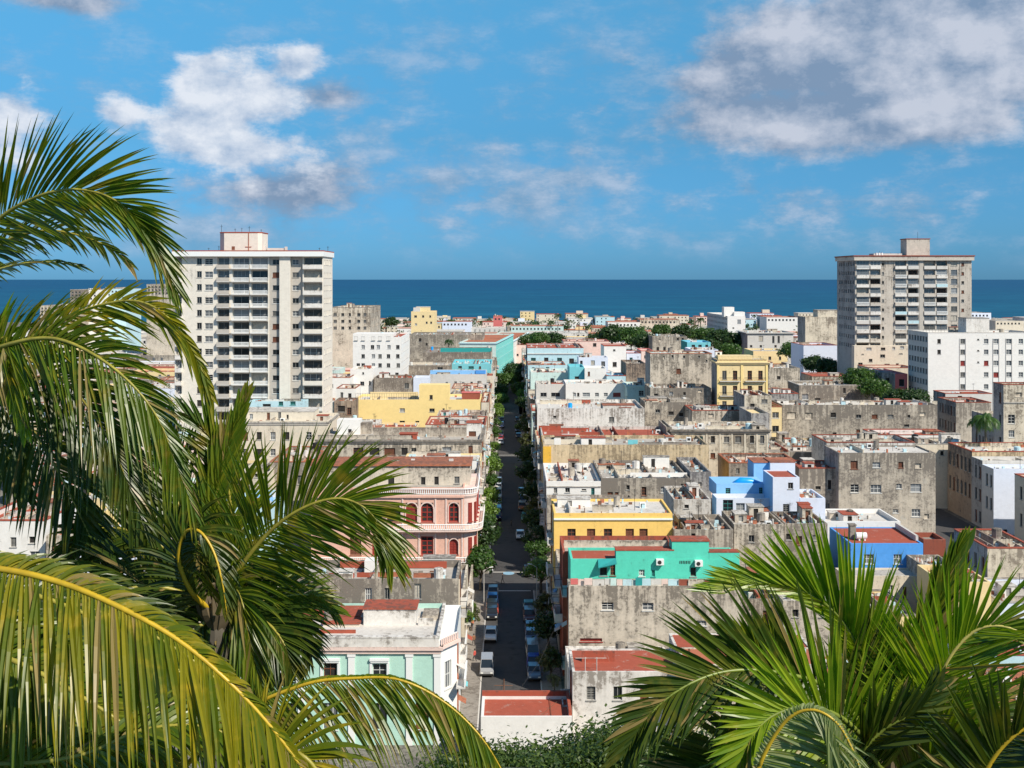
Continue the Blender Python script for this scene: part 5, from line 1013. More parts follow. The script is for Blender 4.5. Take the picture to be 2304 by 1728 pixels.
# ---------------------------------------------------------------- the two towers
def tower(label, Y, sections, z_floor0, pitch, nfl, ztop, dep, name='apartment_tower', side='towergrey', rnd=None, zmin=0, key=None, sidewin=True, X=None):
    xs = [s['x'][0] for s in sections] + [s['x'][1] for s in sections]
    xa, xb = PX(min(xs), Y), PX(max(xs), Y); ox = (xa + xb) / 2
    root = thing(name, label, 'tower block', (ox, Y, 0))
    for s in sections:
        a, c = PX(s['x'][0], Y) - ox, PX(s['x'][1], Y) - ox; W = c - a; yo = s.get('off', 0); holes = []; wl = []
        for i in range(nfl):
            z = z_floor0 - pitch * i
            if z < zmin + .3: break
            for bay in s.get('bays', ()):
                k, px0, px1 = bay[0], bay[1], bay[2]; u0, u1 = PX(px0, Y) - ox - a, PX(px1, Y) - ox - a
                if k == 'bay': holes.append((u0, u1, z + .02, z + pitch - .42, 'b', bay))
                else: holes.append((u0, u1, z + .95, z + .95 + (bay[4] if len(bay) > 4 else 1.35), 'w', bay))
        b = MB(); deep = [h for h in holes if h[4] == 'b']; win = [h for h in holes if h[4] == 'w']
        if deep: panel(b, (a, yo, 0), (1, 0, 0), W, ztop, [h[:4] for h in deep], .9)
        else: panel(b, (a, yo, 0), (1, 0, 0), W, ztop, [h[:4] for h in win], .22)
        if yo != 0:
            for x in (a, c): b.quad((x, min(yo, 0), 0), (x, max(yo, 0) + .001, 0), (x, max(yo, 0) + .001, ztop), (x, min(yo, 0), ztop))
        o = b.build('wall', s['mat'], root)
        for h in holes:
            w_ = round(h[1] - h[0], 1); x = a + (h[0] + h[1]) / 2; bay = h[5]
            if h[4] == 'w' and not deep: add_window(root, x, yo, h[2], w_, round(h[3] - h[2], 1), rnd.choice(bay[3]), dep=.22)
            elif h[4] == 'w': add_window(root, x, yo, h[2], w_, round(h[3] - h[2], 1), rnd.choice(bay[3]), dep=.02)
            else:
                kinds, rail = bay[3], bay[4]
                # back wall of the recess with its glazing
                f, p = win_meshes(rnd.choice(kinds), round(w_ - .3, 1), round(h[3] - h[2] - .3, 1)); q = link('window', f, root, (x, yo + .86, h[2] + .1)); link('pane', p, q)
                m = MB(); m.quad((h[0] + a, yo + .9, h[2]), (h[1] + a, yo + .9, h[2]), (h[1] + a, yo + .9, h[3]), (h[0] + a, yo + .9, h[3])); m.build('recess_wall', s['mat'], root)
                if len(bay) > 6 and rnd.random() < bay[6]:      # glazed-in balcony
                    f, p = win_meshes(rnd.choice(['metal', 'metal', 'shut', 'white', 'light']), w_, round((h[3] - h[2]) * .58, 1)); q = link('window', f, root, (x, yo + .12, h[2] + 1.0)); link('pane', p, q)
                add_balcony(root, x, yo + (.25 if len(bay) > 6 else 0), h[2] - .02, w_ + .06, 0, rnd.choice(rail) if isinstance(rail, (list, tuple)) else rail, .95 if not (len(bay) > 6) else .75)
    # sides, back, roof
    la, lb = xa - ox, xb - ox; vis = 'R' if xb < 0 else 'L'; b = MB(); hs = []
    if sidewin:
        for i in range(nfl):
            z = z_floor0 - pitch * i
            if z < zmin: break
            y = 1.6
            while y < dep - 1.5: hs.append((y, y + 1.2, z + .9, z + 2.2)); y += 2.6
    if vis == 'R':
        panel(b, (lb, 0, 0), (0, 1, 0), dep, ztop, hs, .25, (1, 0, 0)); b.quad((la, 0, 0), (la, 0, ztop), (la, dep, ztop), (la, dep, 0))
        for h in hs: add_window(root, lb, (h[0] + h[1]) / 2, h[2], 1.2, 1.3, rnd.choice(['glass', 'shut', 'gridm']), R(90))
    else:
        panel(b, (la, dep, 0), (0, -1, 0), dep, ztop, [(dep - h[1], dep - h[0], h[2], h[3]) for h in hs], .25, (-1, 0, 0)); b.quad((lb, 0, 0), (lb, dep, 0), (lb, dep, ztop), (lb, 0, ztop))
        for h in hs: add_window(root, la, (h[0] + h[1]) / 2, h[2], 1.2, 1.3, rnd.choice(['glass', 'shut', 'dark']), R(-90))
    b.quad((lb, dep, 0), (la, dep, 0), (la, dep, ztop), (lb, dep, ztop)); b.quad((la, 1.0, ztop - .01), (lb, 1.0, ztop - .01), (lb, dep, ztop - .01), (la, dep, ztop - .01)); b.build('wall', side, root)
    FOOT.append((xa - 1, xb + 1, Y - 1, Y + dep + 1, ztop))
    return root, ox, la, lb
rnd = random.Random(21)
Y = 290; zf = PZ(604, Y); pt = 29 * Y / F
open_b = ['gridm', 'shut', 'curtain', 'light', 'light', 'metal', 'white', 'glass']
secs = [dict(x=(393, 411), mat='towerwhite', bays=[('bay', 396, 409, open_b, 'solid')]),
        dict(x=(411, 484), mat='towerwhite', bays=[('win', 443, 454, ['dark', 'glass', 'glass'], 1.6), ('win', 461, 479, ['grid', 'glass', 'gridm'], 1.5)]),
        dict(x=(484, 520), mat='towerwhite', bays=[('bay', 489, 516, ['gridm', 'glass', 'shut'], 'towergrey')]),
        dict(x=(520, 606), mat='towerwhite', bays=[('bay', 523, 561, open_b, 'baluster'), ('bay', 565, 603, open_b, 'baluster')]),
        dict(x=(606, 630), mat='towergrey', off=.25, bays=[('win', 613, 628, ['grid', 'glass', 'shut', 'brown'], 1.3)]),
        dict(x=(630, 654), mat='towerwhite', off=-.7, bays=[]),
        dict(x=(654, 681), mat='towergrey', off=.6, bays=[('win', 657, 671, ['glass', 'gridm', 'shut'], 1.3)]),
        dict(x=(681, 727), mat='towerwhite', bays=[('bay', 683, 725, ['light', 'gridm', 'shut', 'metal', 'white', 'curtain'], ['solid', 'solid', 'towerwhite'])])]

TW, ox, la, lb = tower('tall white tower block with balconies and a red-edged flat roof, left of centre', Y, secs, zf, pt, 17, PZ(577, Y), 15.4, rnd=rnd, side='towerwhite')
b = MB(); z = PZ(577, Y); b.box(la - .3, lb + .35, -1.5, 16.0, z, PZ(566, Y)); b.build('roof_slab', 'paint_white', TW)
b = MB(); z1 = PZ(566, Y); b.box(la - .28, lb + .33, -1.48, 15.98, z1 + .003, PZ(563.5, Y)); b.build('roof_edge', 'redroof', TW)
b = MB(); z2 = PZ(563.5, Y) + .004; xa, xb = PX(492, 296) - ox, PX(588, 296) - ox; zt = PZ(524, 296)
pp = [(xa, 7.5), (xa + 1.4, 6), (xb - .9, 6), (xb, 6.8), (xb, 14), (xa, 14)]
for i in range(6): b.quad((*pp[i], z2), (*pp[(i + 1) % 6], z2), (*pp[(i + 1) % 6], zt), (*pp[i], zt))
n = len(b.v); b.v += [(*p, zt) for p in pp]; b.f.append(tuple(range(n, n + 6))); b.mi.append(0)
ph = b.build('penthouse', 'towerwhite', TW)
b = MB()
for i in range(6):
    p, q = Vector((*pp[i], 0)), Vector((*pp[(i + 1) % 6], 0)); b.tube([(*pp[i], zt + .1), (*pp[(i + 1) % 6], zt + .1)], .16, 4)
b.build('coping', 'redroof', ph)
b = MB(); x = PX(525, 296) - ox; b.box(x - .4, x + .4, 5.95, 5.99, z2 + .3, z2 + 1.2); b.build('hatch', 'frame_wood', ph)
b = MB(); x = PX(559, 296) - ox; b.box(x, x + .15, 5.85, 5.98, z2 + .1, zt); b.box(x - .8, x + .8, 5.86, 5.97, z2 + 1.0, z2 + 1.15); b.build('drainpipe', 'terracotta', ph)
b = MB(); xq = PX(590, 300) - ox; b.box(xq, xq + 1.2, 9, 10.5, z2, z2 + 1.3); b.box(PX(603, 300) - ox, PX(640, 300) - ox, 9, 12, z2, z2 + .85); b.box(PX(642, 300) - ox, PX(647, 300) - ox, 9, 10, z2, z2 + 1.2); b.build('plant_box', 'lgrey', TW)
for px, hh in ((494, 2.2), (525, 1.2), (540, 1.4), (557, 1.8), (584, 1.0), (465, .9), (488, 1.4), (735, 1.3), (716, .9)):
    b = MB(); x = PX(px, 296) - ox; zb = zt if 492 < px < 588 else z2; b.bar((x, 8, zb), (x, 8, zb + hh), .05); b.bar((x - .3, 8, zb + hh * .8), (x + .3, 8, zb + hh * .8), .03); b.build('antenna', 'iron', TW)

Y = 383; pt = 20.55 * Y / F; zf = PZ(604.5, Y); old = ['glass', 'shut', 'dark', 'curtain', 'gridm', 'wooddark', 'light']; rails = ['solid', 'lgrey', 'baluster', 'oldtower', 'palecyan', 'solid', 'lgrey']
secs = [dict(x=(1924, 1983), mat='oldtower', bays=[('bay', 1927, 1955, old, rails, 0, .5), ('bay', 1958, 1981, old, rails, 0, .5)]),
        dict(x=(1983, 2012), mat='oldtower', off=.15, bays=[('win', 1984.5, 1989.5, ['dark', 'shut'], 1.0)]),
        dict(x=(2012, 2068), mat='oldtower', bays=[('bay', 2014, 2039, old, rails, 0, .6), ('bay', 2043, 2066, old, rails, 0, .5)]),
        dict(x=(2068, 2077), mat='towergrey', off=-.2, bays=[]),
        dict(x=(2077, 2136), mat='oldtower', bays=[('bay', 2079, 2104, old, rails, 0, .5), ('bay', 2107, 2131, old, rails, 0, .5)]),
        dict(x=(2136, 2160), mat='oldtower', off=.1, bays=[('win', 2140, 2154, ['shut', 'light', 'curtain', 'metal'], 1.7)]),
        dict(x=(2160, 2186), mat='oldtower', off=-.05, bays=[('win', 2163, 2169, ['dark', 'brown', 'glass'], .95)])]
TR, ox, la, lb = tower('big weathered grey tower block with cluttered balconies on the right', Y, secs, zf, pt, 10, PZ(586, Y), 21, rnd=rnd, side='oldtower_dark', zmin=24)
b = MB(); z = PZ(586, Y); b.box(la - .55, lb + .55, -.9, 21.5, z + .003, PZ(577, Y)); b.build('roof_slab', 'oldtower', TR)
b = MB(); b.box(la - .8, lb + .8, -1.1, 21.7, PZ(577, Y) + .004, PZ(574.5, Y)); b.build('roof_edge', 'redbrown', TR)
zr = PZ(574.5, Y) + .004
b = MB(); b.box(PX(2040, 387) - ox, PX(2092, 387) - ox, 4, 10, zr, PZ(538, 387)); lt = b.build('lift_tower', 'oldtower', TR)
b = MB(); b.box(PX(2039, 387) - ox - .1, PX(2092, 387) - ox + .2, 3.85, 10.15, PZ(538, 387) + .003, PZ(536.5, 387)); b.build('coping', 'redbrown', lt)
b = MB(); b.box(PX(1968, 386) - ox, PX(2032, 386) - ox, 4, 9, zr, zr + .7); b.build('roof_shed', 'roofwhite', TR)
for px in (1972, 1978, 1984): 
    b = MB(); x = PX(px, 386) - ox; b.tube([(x, 3, zr), (x, 3, zr + .9)], .35, 10); b.build('water_tank', 'paint_white', TR)
for px, hh in ((2072, 2.5), (1990, 1.2), (2010, 1.0), (1985, 1.6)):
    b = MB(); x = PX(px, 386) - ox; zb = PZ(538, 387) if px > 2040 else zr; b.bar((x, 6, zb), (x, 6, zb + hh), .05); b.build('antenna', 'iron', TR)
b = MB(); xa_, xb_ = PX(1922, Y - 3) - ox, PX(2086, Y - 3) - ox
wl = [(1955, 785, 12, 6), (1987, 785, 10, 6), (2011, 784, 6, 6), (2030, 782, 9, 6), (1941, 797, 5, 2), (1986, 801, 11, 7), (1959, 811, 8, 7), (1936, 820, 10, 8), (2027, 796, 8, 2), (1996, 822, 12, 7), (2019, 820, 6, 5)]
hs = []
for (px, py, w_, h_) in wl:
    hs.append((PX(px - w_ / 2, Y - 3) - ox - xa_, PX(px + w_ / 2, Y - 3) - ox - xa_, PZ(py + h_ / 2, Y - 3), PZ(py - h_ / 2, Y - 3)))
zt = PZ(778, Y - 3); panel(b, (xa_, -3, 0), (1, 0, 0), xb_ - xa_, zt, hs, .25); b.quad((xa_, -3, zt), (xb_, -3, zt), (xb_, -.02, zt), (xa_, -.02, zt)); b.quad((xa_, -3, 0), (xa_, -.02, 0), (xa_, -.02, zt), (xa_, -3, zt)); b.build('podium', 'cream', TR)
for h in hs: add_window(TR, xa_ + (h[0] + h[1]) / 2, -3, h[2], round(h[1] - h[0], 1), round(h[3] - h[2], 1), rnd.choice(['glass', 'light', 'dark']))
building('low cream wing with orange roof strip at the foot of the old grey tower', x0=1955, x1=2060, yt=828, Y=366, dep=12, wall='cream', roof='redroof', cap='redroof', clut=1, name='low_house')

# ---------------------------------------------------------------- the rest of the town
AUTO = []
PAL = [('white', 'white'), ('white2', 'stained white'), ('cream', 'cream'), ('cream2', 'dingy cream'), ('grey', 'mouldy grey'), ('grey3', 'blotched grey'), ('lgrey', 'light grey'), ('cream', 'pale cream'), ('palecyan', 'pale cyan'), ('palepink', 'pale pink'), ('ochre', 'ochre'), ('palemint', 'pale green'), ('bluewhite', 'bluish white'), ('beige', 'sandy')]
RF = [('roofgrey', 'grey'), ('roofwhite', 'pale'), ('redroof', 'red'), ('terracotta', 'orange'), ('roofdark', 'dark')]
LAND = [(-400, 'behind the left palm'), (430, 'behind the left tower'), (780, 'near the white five-storey flats'), (950, 'near the cream tower house'), (1090, 'left of the street end'), (1220, 'right of the street end'), (1400, 'near the white cube before the trees'),
        (1560, 'near the grey gable wall'), (1720, 'near the yellow ornate house'), (1850, 'left of the old grey tower'), (2040, 'near the old grey tower'), (2220, 'near the white six-storey block')]
def free(x0, x1, y0, y1): return not any(a < x1 and x0 < b_ and c < y1 and y0 < d for a, b_, c, d, *_ in FOOT)
def auto_house(xa, xb, Y, dep, h, rnd, balc=False, sw=None, far=False, pal=None):
    wm, wn = rnd.choice(pal or PAL); rf, rn = rnd.choice(RF)
    wins = []
    if not far:
        pit = rnd.uniform(2.6, 4.2); z = h - rnd.uniform(2.6, 3.2); ss = rnd.choice([['shut', 'glass'], ['dark', 'glass'], ['gridm', 'shut', 'dark'], ['brown', 'shut']])
        if rnd.random() < .75:
            fl = 0
            while z > 4 and fl < 2:
                x = xa + pit * .6
                while x < xb - 1.2:
                    if rnd.random() < .75: wins.append((CX + x * F / Y, HY + (EYE - z) * F / Y, rnd.choice([1.0, 1.2, 1.4]) * F / Y, rnd.choice([1.2, 1.6, 2.0]) * F / Y, rnd.choice(ss)))
                    x += pit
                z -= 4.0; fl += 1
    B = building('x', X=(xa, xb), Y=Y, h=h, dep=dep, wall=wm, roof=rf, cap=rf if rnd.random() < .4 else None, wins=wins, clut=(rnd.randint(2, 6) if not far else rnd.randint(0, 3)), par=rnd.choice([.3, .6, .9]), name='town_house', seed=rnd.randint(0, 99999), balc=balc, sw=sw)
    if far:      # distant front: rows of real openings, one joined part
        b = MB(); W = xb - xa; nfl = int(h / 3.4); p = MB(); ox = (xa + xb) / 2
        ww, wh = rnd.choice([(1.1, 1.3), (1.3, 1.7), (1.0, 1.9)]); pit = rnd.uniform(2.8, 4.5)
        for i in range(min(nfl, 3)):
            z = h - 3.0 - 3.4 * i; x = -W / 2 + pit * .5
            while x < W / 2 - 1.5:
                if rnd.random() < .8:
                    p.box(x, x + ww, -.05, .1, z, z + wh); b.box(x - .12, x + ww + .12, -.16, -.052, z - .16, z - .02)
                x += pit
        if p.f:
            o = p.build('windows', rnd.choice(['glass_dark', 'glass_mid', 'dark_room', 'louvre_grey']), B['root']); o['kind'] = 'stuff'
            o = b.build('sills', 'lgrey', o); o['kind'] = 'stuff'
    px = CX + (xa + xb) / 2 * F / Y; band = 'close by' if Y < 240 else 'midway' if Y < 430 else 'distant' if Y < 800 else 'near the shore'
    lm = [n for p_, n in LAND if px >= p_ - 90] or [LAND[0][1]]
    AUTO.append((B['root'], wn, rn, band, lm[-1], px, Y, 'tall' if h > 17 else ''))
    return B
rnd = random.Random(5)
# close the gaps along the street
def street_fill(left):
    y = 126.0
    cross = [(185.5, 196.5), (314.5, 327.5), (416.5, 426.5)]
    while y < 555:
        inx = [c for c in cross if c[0] <= y < c[1]]
        if inx: y = inx[0][1]; continue
        xa, xb = (-9, XL - .02) if left else (XR + .02, 10)
        if not free(xa + 1, xb - 1, y, y + .6): y += .5; continue
        y2 = y
        while y2 < 555 and y2 - y < 17 and free(xa + 1, xb - 1, y2, y2 + .6) and not any(c[0] <= y2 + .5 < c[1] for c in cross): y2 += .5
        if y2 - y > 1.2:
            W = rnd.uniform(11, 16) if left else rnd.uniform(11, 16)
            xs = (XL - W, XL) if left else (XR, XR + W)
            while W > 3 and not free(xs[0] + .5, xs[1] - .5, y + .1, y2 - .1):
                W -= 1; xs = (XL - W, XL) if left else (XR, XR + W)
            auto_house(xs[0], xs[1], y + .05, y2 - y - .1, rnd.uniform(11.5, 14.5), rnd, balc=True, sw=(4.3, 3.3, 1.0, 2.3))
        y = y2 + .1
street_fill(True); street_fill(False)
XWIN = 1
def fill_rows(rows, wlo, whi, hlo, hhi, far=False, pxr=(20, 2340), skipstreet=True, pal=None):
    for Yr, dp in rows:
        x = PX(pxr[0], Yr)
        while x < PX(pxr[1], Yr):
            w_ = rnd.uniform(wlo, whi); x2 = x + w_
            y0 = Yr + rnd.uniform(0, .12 * dp)
            if free(x + .2, x2 - .2, y0, y0 + dp) and not (x2 > -6.2 and x < 7 and Yr < 640) and not (x2 > 78.5 and x < 95 and Yr < 245):
                auto_house(x, x2, y0, dp, rnd.uniform(hlo, hhi), rnd, far=far, pal=pal)
                FOOT[-1] = (x - .1, x2 + .1, y0, y0 + dp, 0)
                x = x2 + .15
            else: x += 1.5
fill_rows([(116, 11), (131, 11)], 9, 14, 6, 8.5, pxr=(300, 2370))
fill_rows([(146, 12)], 9, 15, 7, 9.0, pxr=(-60, 2370))
fill_rows([(162, 12)], 9, 15, 6, 7.0, pxr=(-60, 1100)); fill_rows([(162, 12)], 9, 15, 7, 9.5, pxr=(1200, 2370))
fill_rows([(199, 14), (217, 14), (236, 13)], 10, 16, 9, 12)
fill_rows([(252, 14), (270, 14), (288, 13)], 10, 16, 10, 12.5)
fill_rows([(303, 10), (329, 14), (347, 14), (366, 14)], 10, 17, 10.5, 13)
fill_rows([(386, 14), (403, 12), (428, 15)], 10, 18, 10.5, 13.5)
fill_rows([(452, 18), (476, 20), (506, 22)], 18, 32, 11, 14.5, far=True)
fill_rows([(545, 30), (600, 34)], 22, 38, 10, 14, far=True)
palf = [PAL[i] for i in (0, 0, 1, 2, 3, 5, 6, 9, 12, 10, 0, 1)]
fill_rows([(670, 34), (765, 38), (860, 38)], 26, 48, 8, 12, far=True, pal=palf)
fill_rows([(960, 26)], 24, 44, 3.5, 12.5, far=True, pal=palf, pxr=(680, 2340))
# the farthest rows by the shore: too small and too many to tell apart
_pal = ['white', 'white2', 'cream', 'cream2', 'grey3', 'lgrey', 'bluewhite', 'palepink', 'palecyan', 'ochre', 'roofwhite', 'redroof', 'terracotta', 'roofgrey', 'glass_dark']
mb = MB()
for Yr in (1040, 1095, 1150, 1205, 1255):
    x = PX(480, Yr)
    while x < PX(2360, Yr):
        w_ = rnd.uniform(10, 30); h_ = rnd.uniform(3.5, 9) if rnd.random() < .85 else rnd.uniform(10, 15); y0 = Yr + rnd.uniform(0, 12); d_ = rnd.uniform(12, 26)
        if free(x, x + w_, y0, y0 + d_) or Yr > 1100:
            mb.cur = rnd.randrange(10); mb.box(x, x + w_, y0, y0 + d_, 0, h_); mb.cur = rnd.choice([10, 11, 12, 13]); mb.box(x - .2, x + w_ + .2, y0 - .2, y0 + d_ + .2, h_, h_ + .4)
            if rnd.random() < .4: mb.cur = rnd.randrange(10); a = rnd.uniform(.1, .6) * w_; mb.box(x + a, x + a + w_ * .3, y0 + 3, y0 + 9, h_ + .4, h_ + rnd.uniform(1.5, 4))
            mb.cur = 14; q = rnd.uniform(2.5, 4.5); z = h_ - 2.4
            while z > .6:
                u = 1.2
                while u < w_ - 1.6:
                    if rnd.random() < .8: mb.box(x + u, x + u + 1.1, y0 - .04, y0 + .1, z, z + 1.3)
                    u += q
                z -= 3.2
        x += w_ + rnd.uniform(.5, 7)
tag(mb.build('distant_houses', _pal), 'pale low houses packed along the far shore line', None, None, 'stuff')
# a few taller far-left blocks that stand above the horizon-ward roofs, seen between fronds
for (x0, x1, yt, Yq, wm, lab) in ((158, 192, 652, 620, 'stone', 'dark tall block on the shore line seen between palm fronds at far left'), (192, 222, 652, 625, 'white', 'white tall block joined beside a dark one at far left'),
                                  (232, 284, 650, 640, 'palecyan', 'pale green and white block between the fronds far left'), (330, 392, 640, 560, 'grey3', 'rough grey block directly left of the white tower'), (90, 150, 688, 600, 'cream2', 'low pinkish block left of the dark tall one'),
                                  (1495, 1530, 722, 1000, 'grey3', 'ragged grey house front among the far shore palms'), (1368, 1440, 725, 980, 'white', 'long white shore house left of the red-roofed one'), (1440, 1528, 719, 990, 'cream2', 'wide red-roofed shore house with crumbling pale walls'),
                                  (1150, 1268, 734, 930, 'palemint', 'orange-roofed long hall behind the slanting terrace'), (995, 1060, 724, 960, 'bluewhite', 'white shore house with pink roof edge left of the shore palms'), (1110, 1130, 712, 1000, 'rose', 'small reddish block on stilts against the sea'),
                                  (1725, 1795, 714, 950, 'white', 'white shore house with thin red roof right of the modern block'), (2184, 2230, 704, 900, 'bluewhite', 'pale shore house with blue shading right of the old grey tower'), (2240, 2304, 722, 800, 'cream', 'cream shore house at the right edge')):
    rf = 'terracotta' if Yq > 900 else 'roofgrey'
    B = building(lab, x0=x0, x1=x1, yt=yt, Y=Yq, dep=26, wall=wm, roof=rf, cap=rf, clut=2, par=.2, name='shore_house' if Yq > 700 else 'apartment_block', cat='shore house' if Yq > 700 else 'apartment block',
        wins=[(x0 + 5 + 8 * i, yt + 6 + 7 * j, 4, 4, 'glass') for i in range(int((x1 - x0 - 4) / 8)) for j in range(3 if Yq < 700 else 1)])
ORD = ['', 'second', 'third', 'fourth', 'fifth', 'sixth', 'seventh', 'eighth', 'ninth', 'tenth', 'eleventh', 'twelfth', 'thirteenth', 'fourteenth', 'fifteenth']
grp = {}
for a in AUTO: grp.setdefault(a[1:5] + (a[7],), []).append(a)
for k, L in grp.items():
    wn, rn, band, lm, tall = k; L.sort(key=lambda a: (a[5], a[6]))
    for i, a in enumerate(L):
        base = f"{wn} {'tall ' if tall else ''}house, {rn} roof, {band}, {lm}"
        if len(L) > 1: base = ('leftmost ' if i == 0 else f"{ORD[min(i, 14)]} from left ") + base
        if len(base.split()) > 16: base = base.replace(', midway', '').replace(', distant', '').replace(', near the shore', '')
        a[0]['label'] = base; a[0]['group'] = 'town houses ' + band

# ---------------------------------------------------------------- trees
def leaf_crown(rnd, r, hgt, n_clump, n_leaf, ls, base=0):
    b = MB(); cl = []
    for _ in range(n_clump):
        th = rnd.uniform(0, 2 * math.pi); u = rnd.uniform(-.75, 1); q = math.sqrt(max(0, 1 - u * u)); rr = rnd.uniform(.45, 1.0)
        cl.append((Vector((r * q * math.cos(th) * rr, r * q * math.sin(th) * rr, base + hgt / 2 + hgt / 2 * u * rr)), rnd.uniform(.22, .42) * r))
    for c, cr in cl:
        for _ in range(n_leaf):
            d = Vector((rnd.gauss(0, 1), rnd.gauss(0, 1), rnd.gauss(0, .8))); d = d.normalized() * cr * rnd.uniform(.3, 1.05); p = c + d
            nrm = (d.normalized() + Vector((rnd.uniform(-.7, .7), rnd.uniform(-.7, .7), rnd.uniform(-.2, .9)))).normalized()
            a = nrm.orthogonal().normalized(); a.rotate(Matrix.Rotation(rnd.uniform(0, 6.28), 3, nrm)); t = nrm.cross(a); s = ls * rnd.uniform(.6, 1.3)
            b.quad(p - a * s, p - t * s * .45, p + a * s, p + t * s * .45)
    return b, cl
def tree_meshes(seed, r, hgt, th, n_clump=42, n_leaf=34, ls=.28, mat='leaf_green'):
    rnd = random.Random(seed); b, cl = leaf_crown(rnd, r, hgt, n_clump, n_leaf, ls, th * .72)
    cm = b.mesh('crown', [mat]); t = MB(); t.tube([(0, 0, -.3), (.05, 0, th * .4), (-.04, .05, th * .75), (0, 0, th * .72 + hgt * .45)], [.24, .17, .13, .05], 7)
    for c, _ in cl[:9]:
        s = Vector((0, 0, rnd.uniform(th * .5, th * .8))); m = (s + c) / 2 + Vector((0, 0, -.3)); t.tube([s, m, c], [.09, .06, .02], 5)
    return cm, t.mesh('trunk', ['bark'])
TM = {'a': tree_meshes(1, 2.0, 3.4, 3.2), 'b': tree_meshes(2, 2.3, 3.0, 3.4, mat='leaf_bright'), 'c': tree_meshes(3, 2.6, 3.8, 3.6, 52, 36, mat='leaf_dark'), 'd': tree_meshes(4, 1.7, 3.8, 2.8, mat='leaf_olive'),
      'e': tree_meshes(5, 2.0, 2.6, 3.0, mat='leaf_bright'), 'f': tree_meshes(6, 5.0, 6.5, 5, 110, 44, .5, mat='leaf_dark'), 'g': tree_meshes(7, 5.4, 6.0, 5, 110, 44, .5, mat='leaf_green')}
TM['h'] = tree_meshes(8, 5.0, 6.0, 5, 230, 62, .20, mat='leaf_slope'); TM['i'] = tree_meshes(9, 5.2, 6.4, 5, 230, 62, .20, mat='leaf_dark')
def tree(kind, x, y, s, label, group, sz=1, name='street_tree', z=0):
    cm, tm = TM[kind]; r_ = random.Random(int(x * 13 + y)); t = thing(name, label, 'tree', (x, y, z), r_.uniform(0, 6.28), group); t.scale = (s, s, s * sz)
    link('crown', cm, t); link('trunk', tm, t); return t
G = 'trees along the left kerb'
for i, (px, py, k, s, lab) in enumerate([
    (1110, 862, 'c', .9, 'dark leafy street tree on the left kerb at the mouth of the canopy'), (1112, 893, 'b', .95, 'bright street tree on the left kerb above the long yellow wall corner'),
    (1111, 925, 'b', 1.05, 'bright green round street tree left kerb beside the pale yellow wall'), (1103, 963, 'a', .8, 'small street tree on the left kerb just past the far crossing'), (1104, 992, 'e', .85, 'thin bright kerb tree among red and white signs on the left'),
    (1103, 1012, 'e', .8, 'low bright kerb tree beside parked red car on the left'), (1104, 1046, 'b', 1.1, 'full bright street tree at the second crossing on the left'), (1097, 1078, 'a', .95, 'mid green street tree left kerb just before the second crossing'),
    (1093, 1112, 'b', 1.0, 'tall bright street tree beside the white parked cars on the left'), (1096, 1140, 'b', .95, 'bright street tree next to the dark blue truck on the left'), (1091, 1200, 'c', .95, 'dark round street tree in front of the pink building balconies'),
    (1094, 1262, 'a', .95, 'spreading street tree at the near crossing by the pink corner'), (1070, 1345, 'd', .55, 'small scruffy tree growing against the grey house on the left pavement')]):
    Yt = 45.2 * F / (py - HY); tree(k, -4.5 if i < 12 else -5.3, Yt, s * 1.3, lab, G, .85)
G = 'trees along the right kerb'
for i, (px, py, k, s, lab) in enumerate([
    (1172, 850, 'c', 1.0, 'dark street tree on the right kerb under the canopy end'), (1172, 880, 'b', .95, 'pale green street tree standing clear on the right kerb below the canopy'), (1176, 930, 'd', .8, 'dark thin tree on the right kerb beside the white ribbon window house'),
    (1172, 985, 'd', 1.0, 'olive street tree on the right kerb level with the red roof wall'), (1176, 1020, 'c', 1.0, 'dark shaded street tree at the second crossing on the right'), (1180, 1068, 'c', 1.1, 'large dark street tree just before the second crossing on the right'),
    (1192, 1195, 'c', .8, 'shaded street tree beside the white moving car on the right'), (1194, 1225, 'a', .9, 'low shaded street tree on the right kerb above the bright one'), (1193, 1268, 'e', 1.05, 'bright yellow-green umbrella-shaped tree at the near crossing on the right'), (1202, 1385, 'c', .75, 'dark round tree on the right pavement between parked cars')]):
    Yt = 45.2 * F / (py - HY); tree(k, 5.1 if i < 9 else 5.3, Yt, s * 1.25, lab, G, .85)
for j_, (sd_, py_, k_, s_, lab_) in enumerate([(1, 905, 'c', 1.2, 'shaded kerb tree between the canopy and the ribbon window house, right'), (1, 955, 'c', 1.2, 'dark kerb tree left of the white party wall'), (1, 1100, 'c', 1.15, 'dark kerb tree beside the low white roof house'), (1, 1135, 'd', 1.2, 'olive kerb tree above the old orange car on the right'), (1, 1165, 'c', 1.1, 'dark kerb tree over the teal car on the right'), (1, 1330, 'd', .9, 'thin dark tree right of the near crossing'), (1, 1450, 'd', .9, 'scruffy dark tree by the slate blue car'),
    (-1, 905, 'e', 1.1, 'bright kerb tree between two others above the yellow wall, left'), (-1, 944, 'a', 1.1, 'mid green kerb tree left of the third crossing'), (-1, 1028, 'a', 1.1, 'green kerb tree right beside the second crossing, left'), (-1, 1162, 'a', 1.1, 'green kerb tree just above the pink balconies'), (-1, 1228, 'a', 1.0, 'green kerb tree between dark tree and near crossing, left')]):
    tree(k_, 5.2 if sd_ > 0 else -4.55, 45.2 * F / (py_ - HY), s_, lab_, 'trees along the right kerb' if sd_ > 0 else 'trees along the left kerb', .85)
G = 'canopy trees at the end of the street'
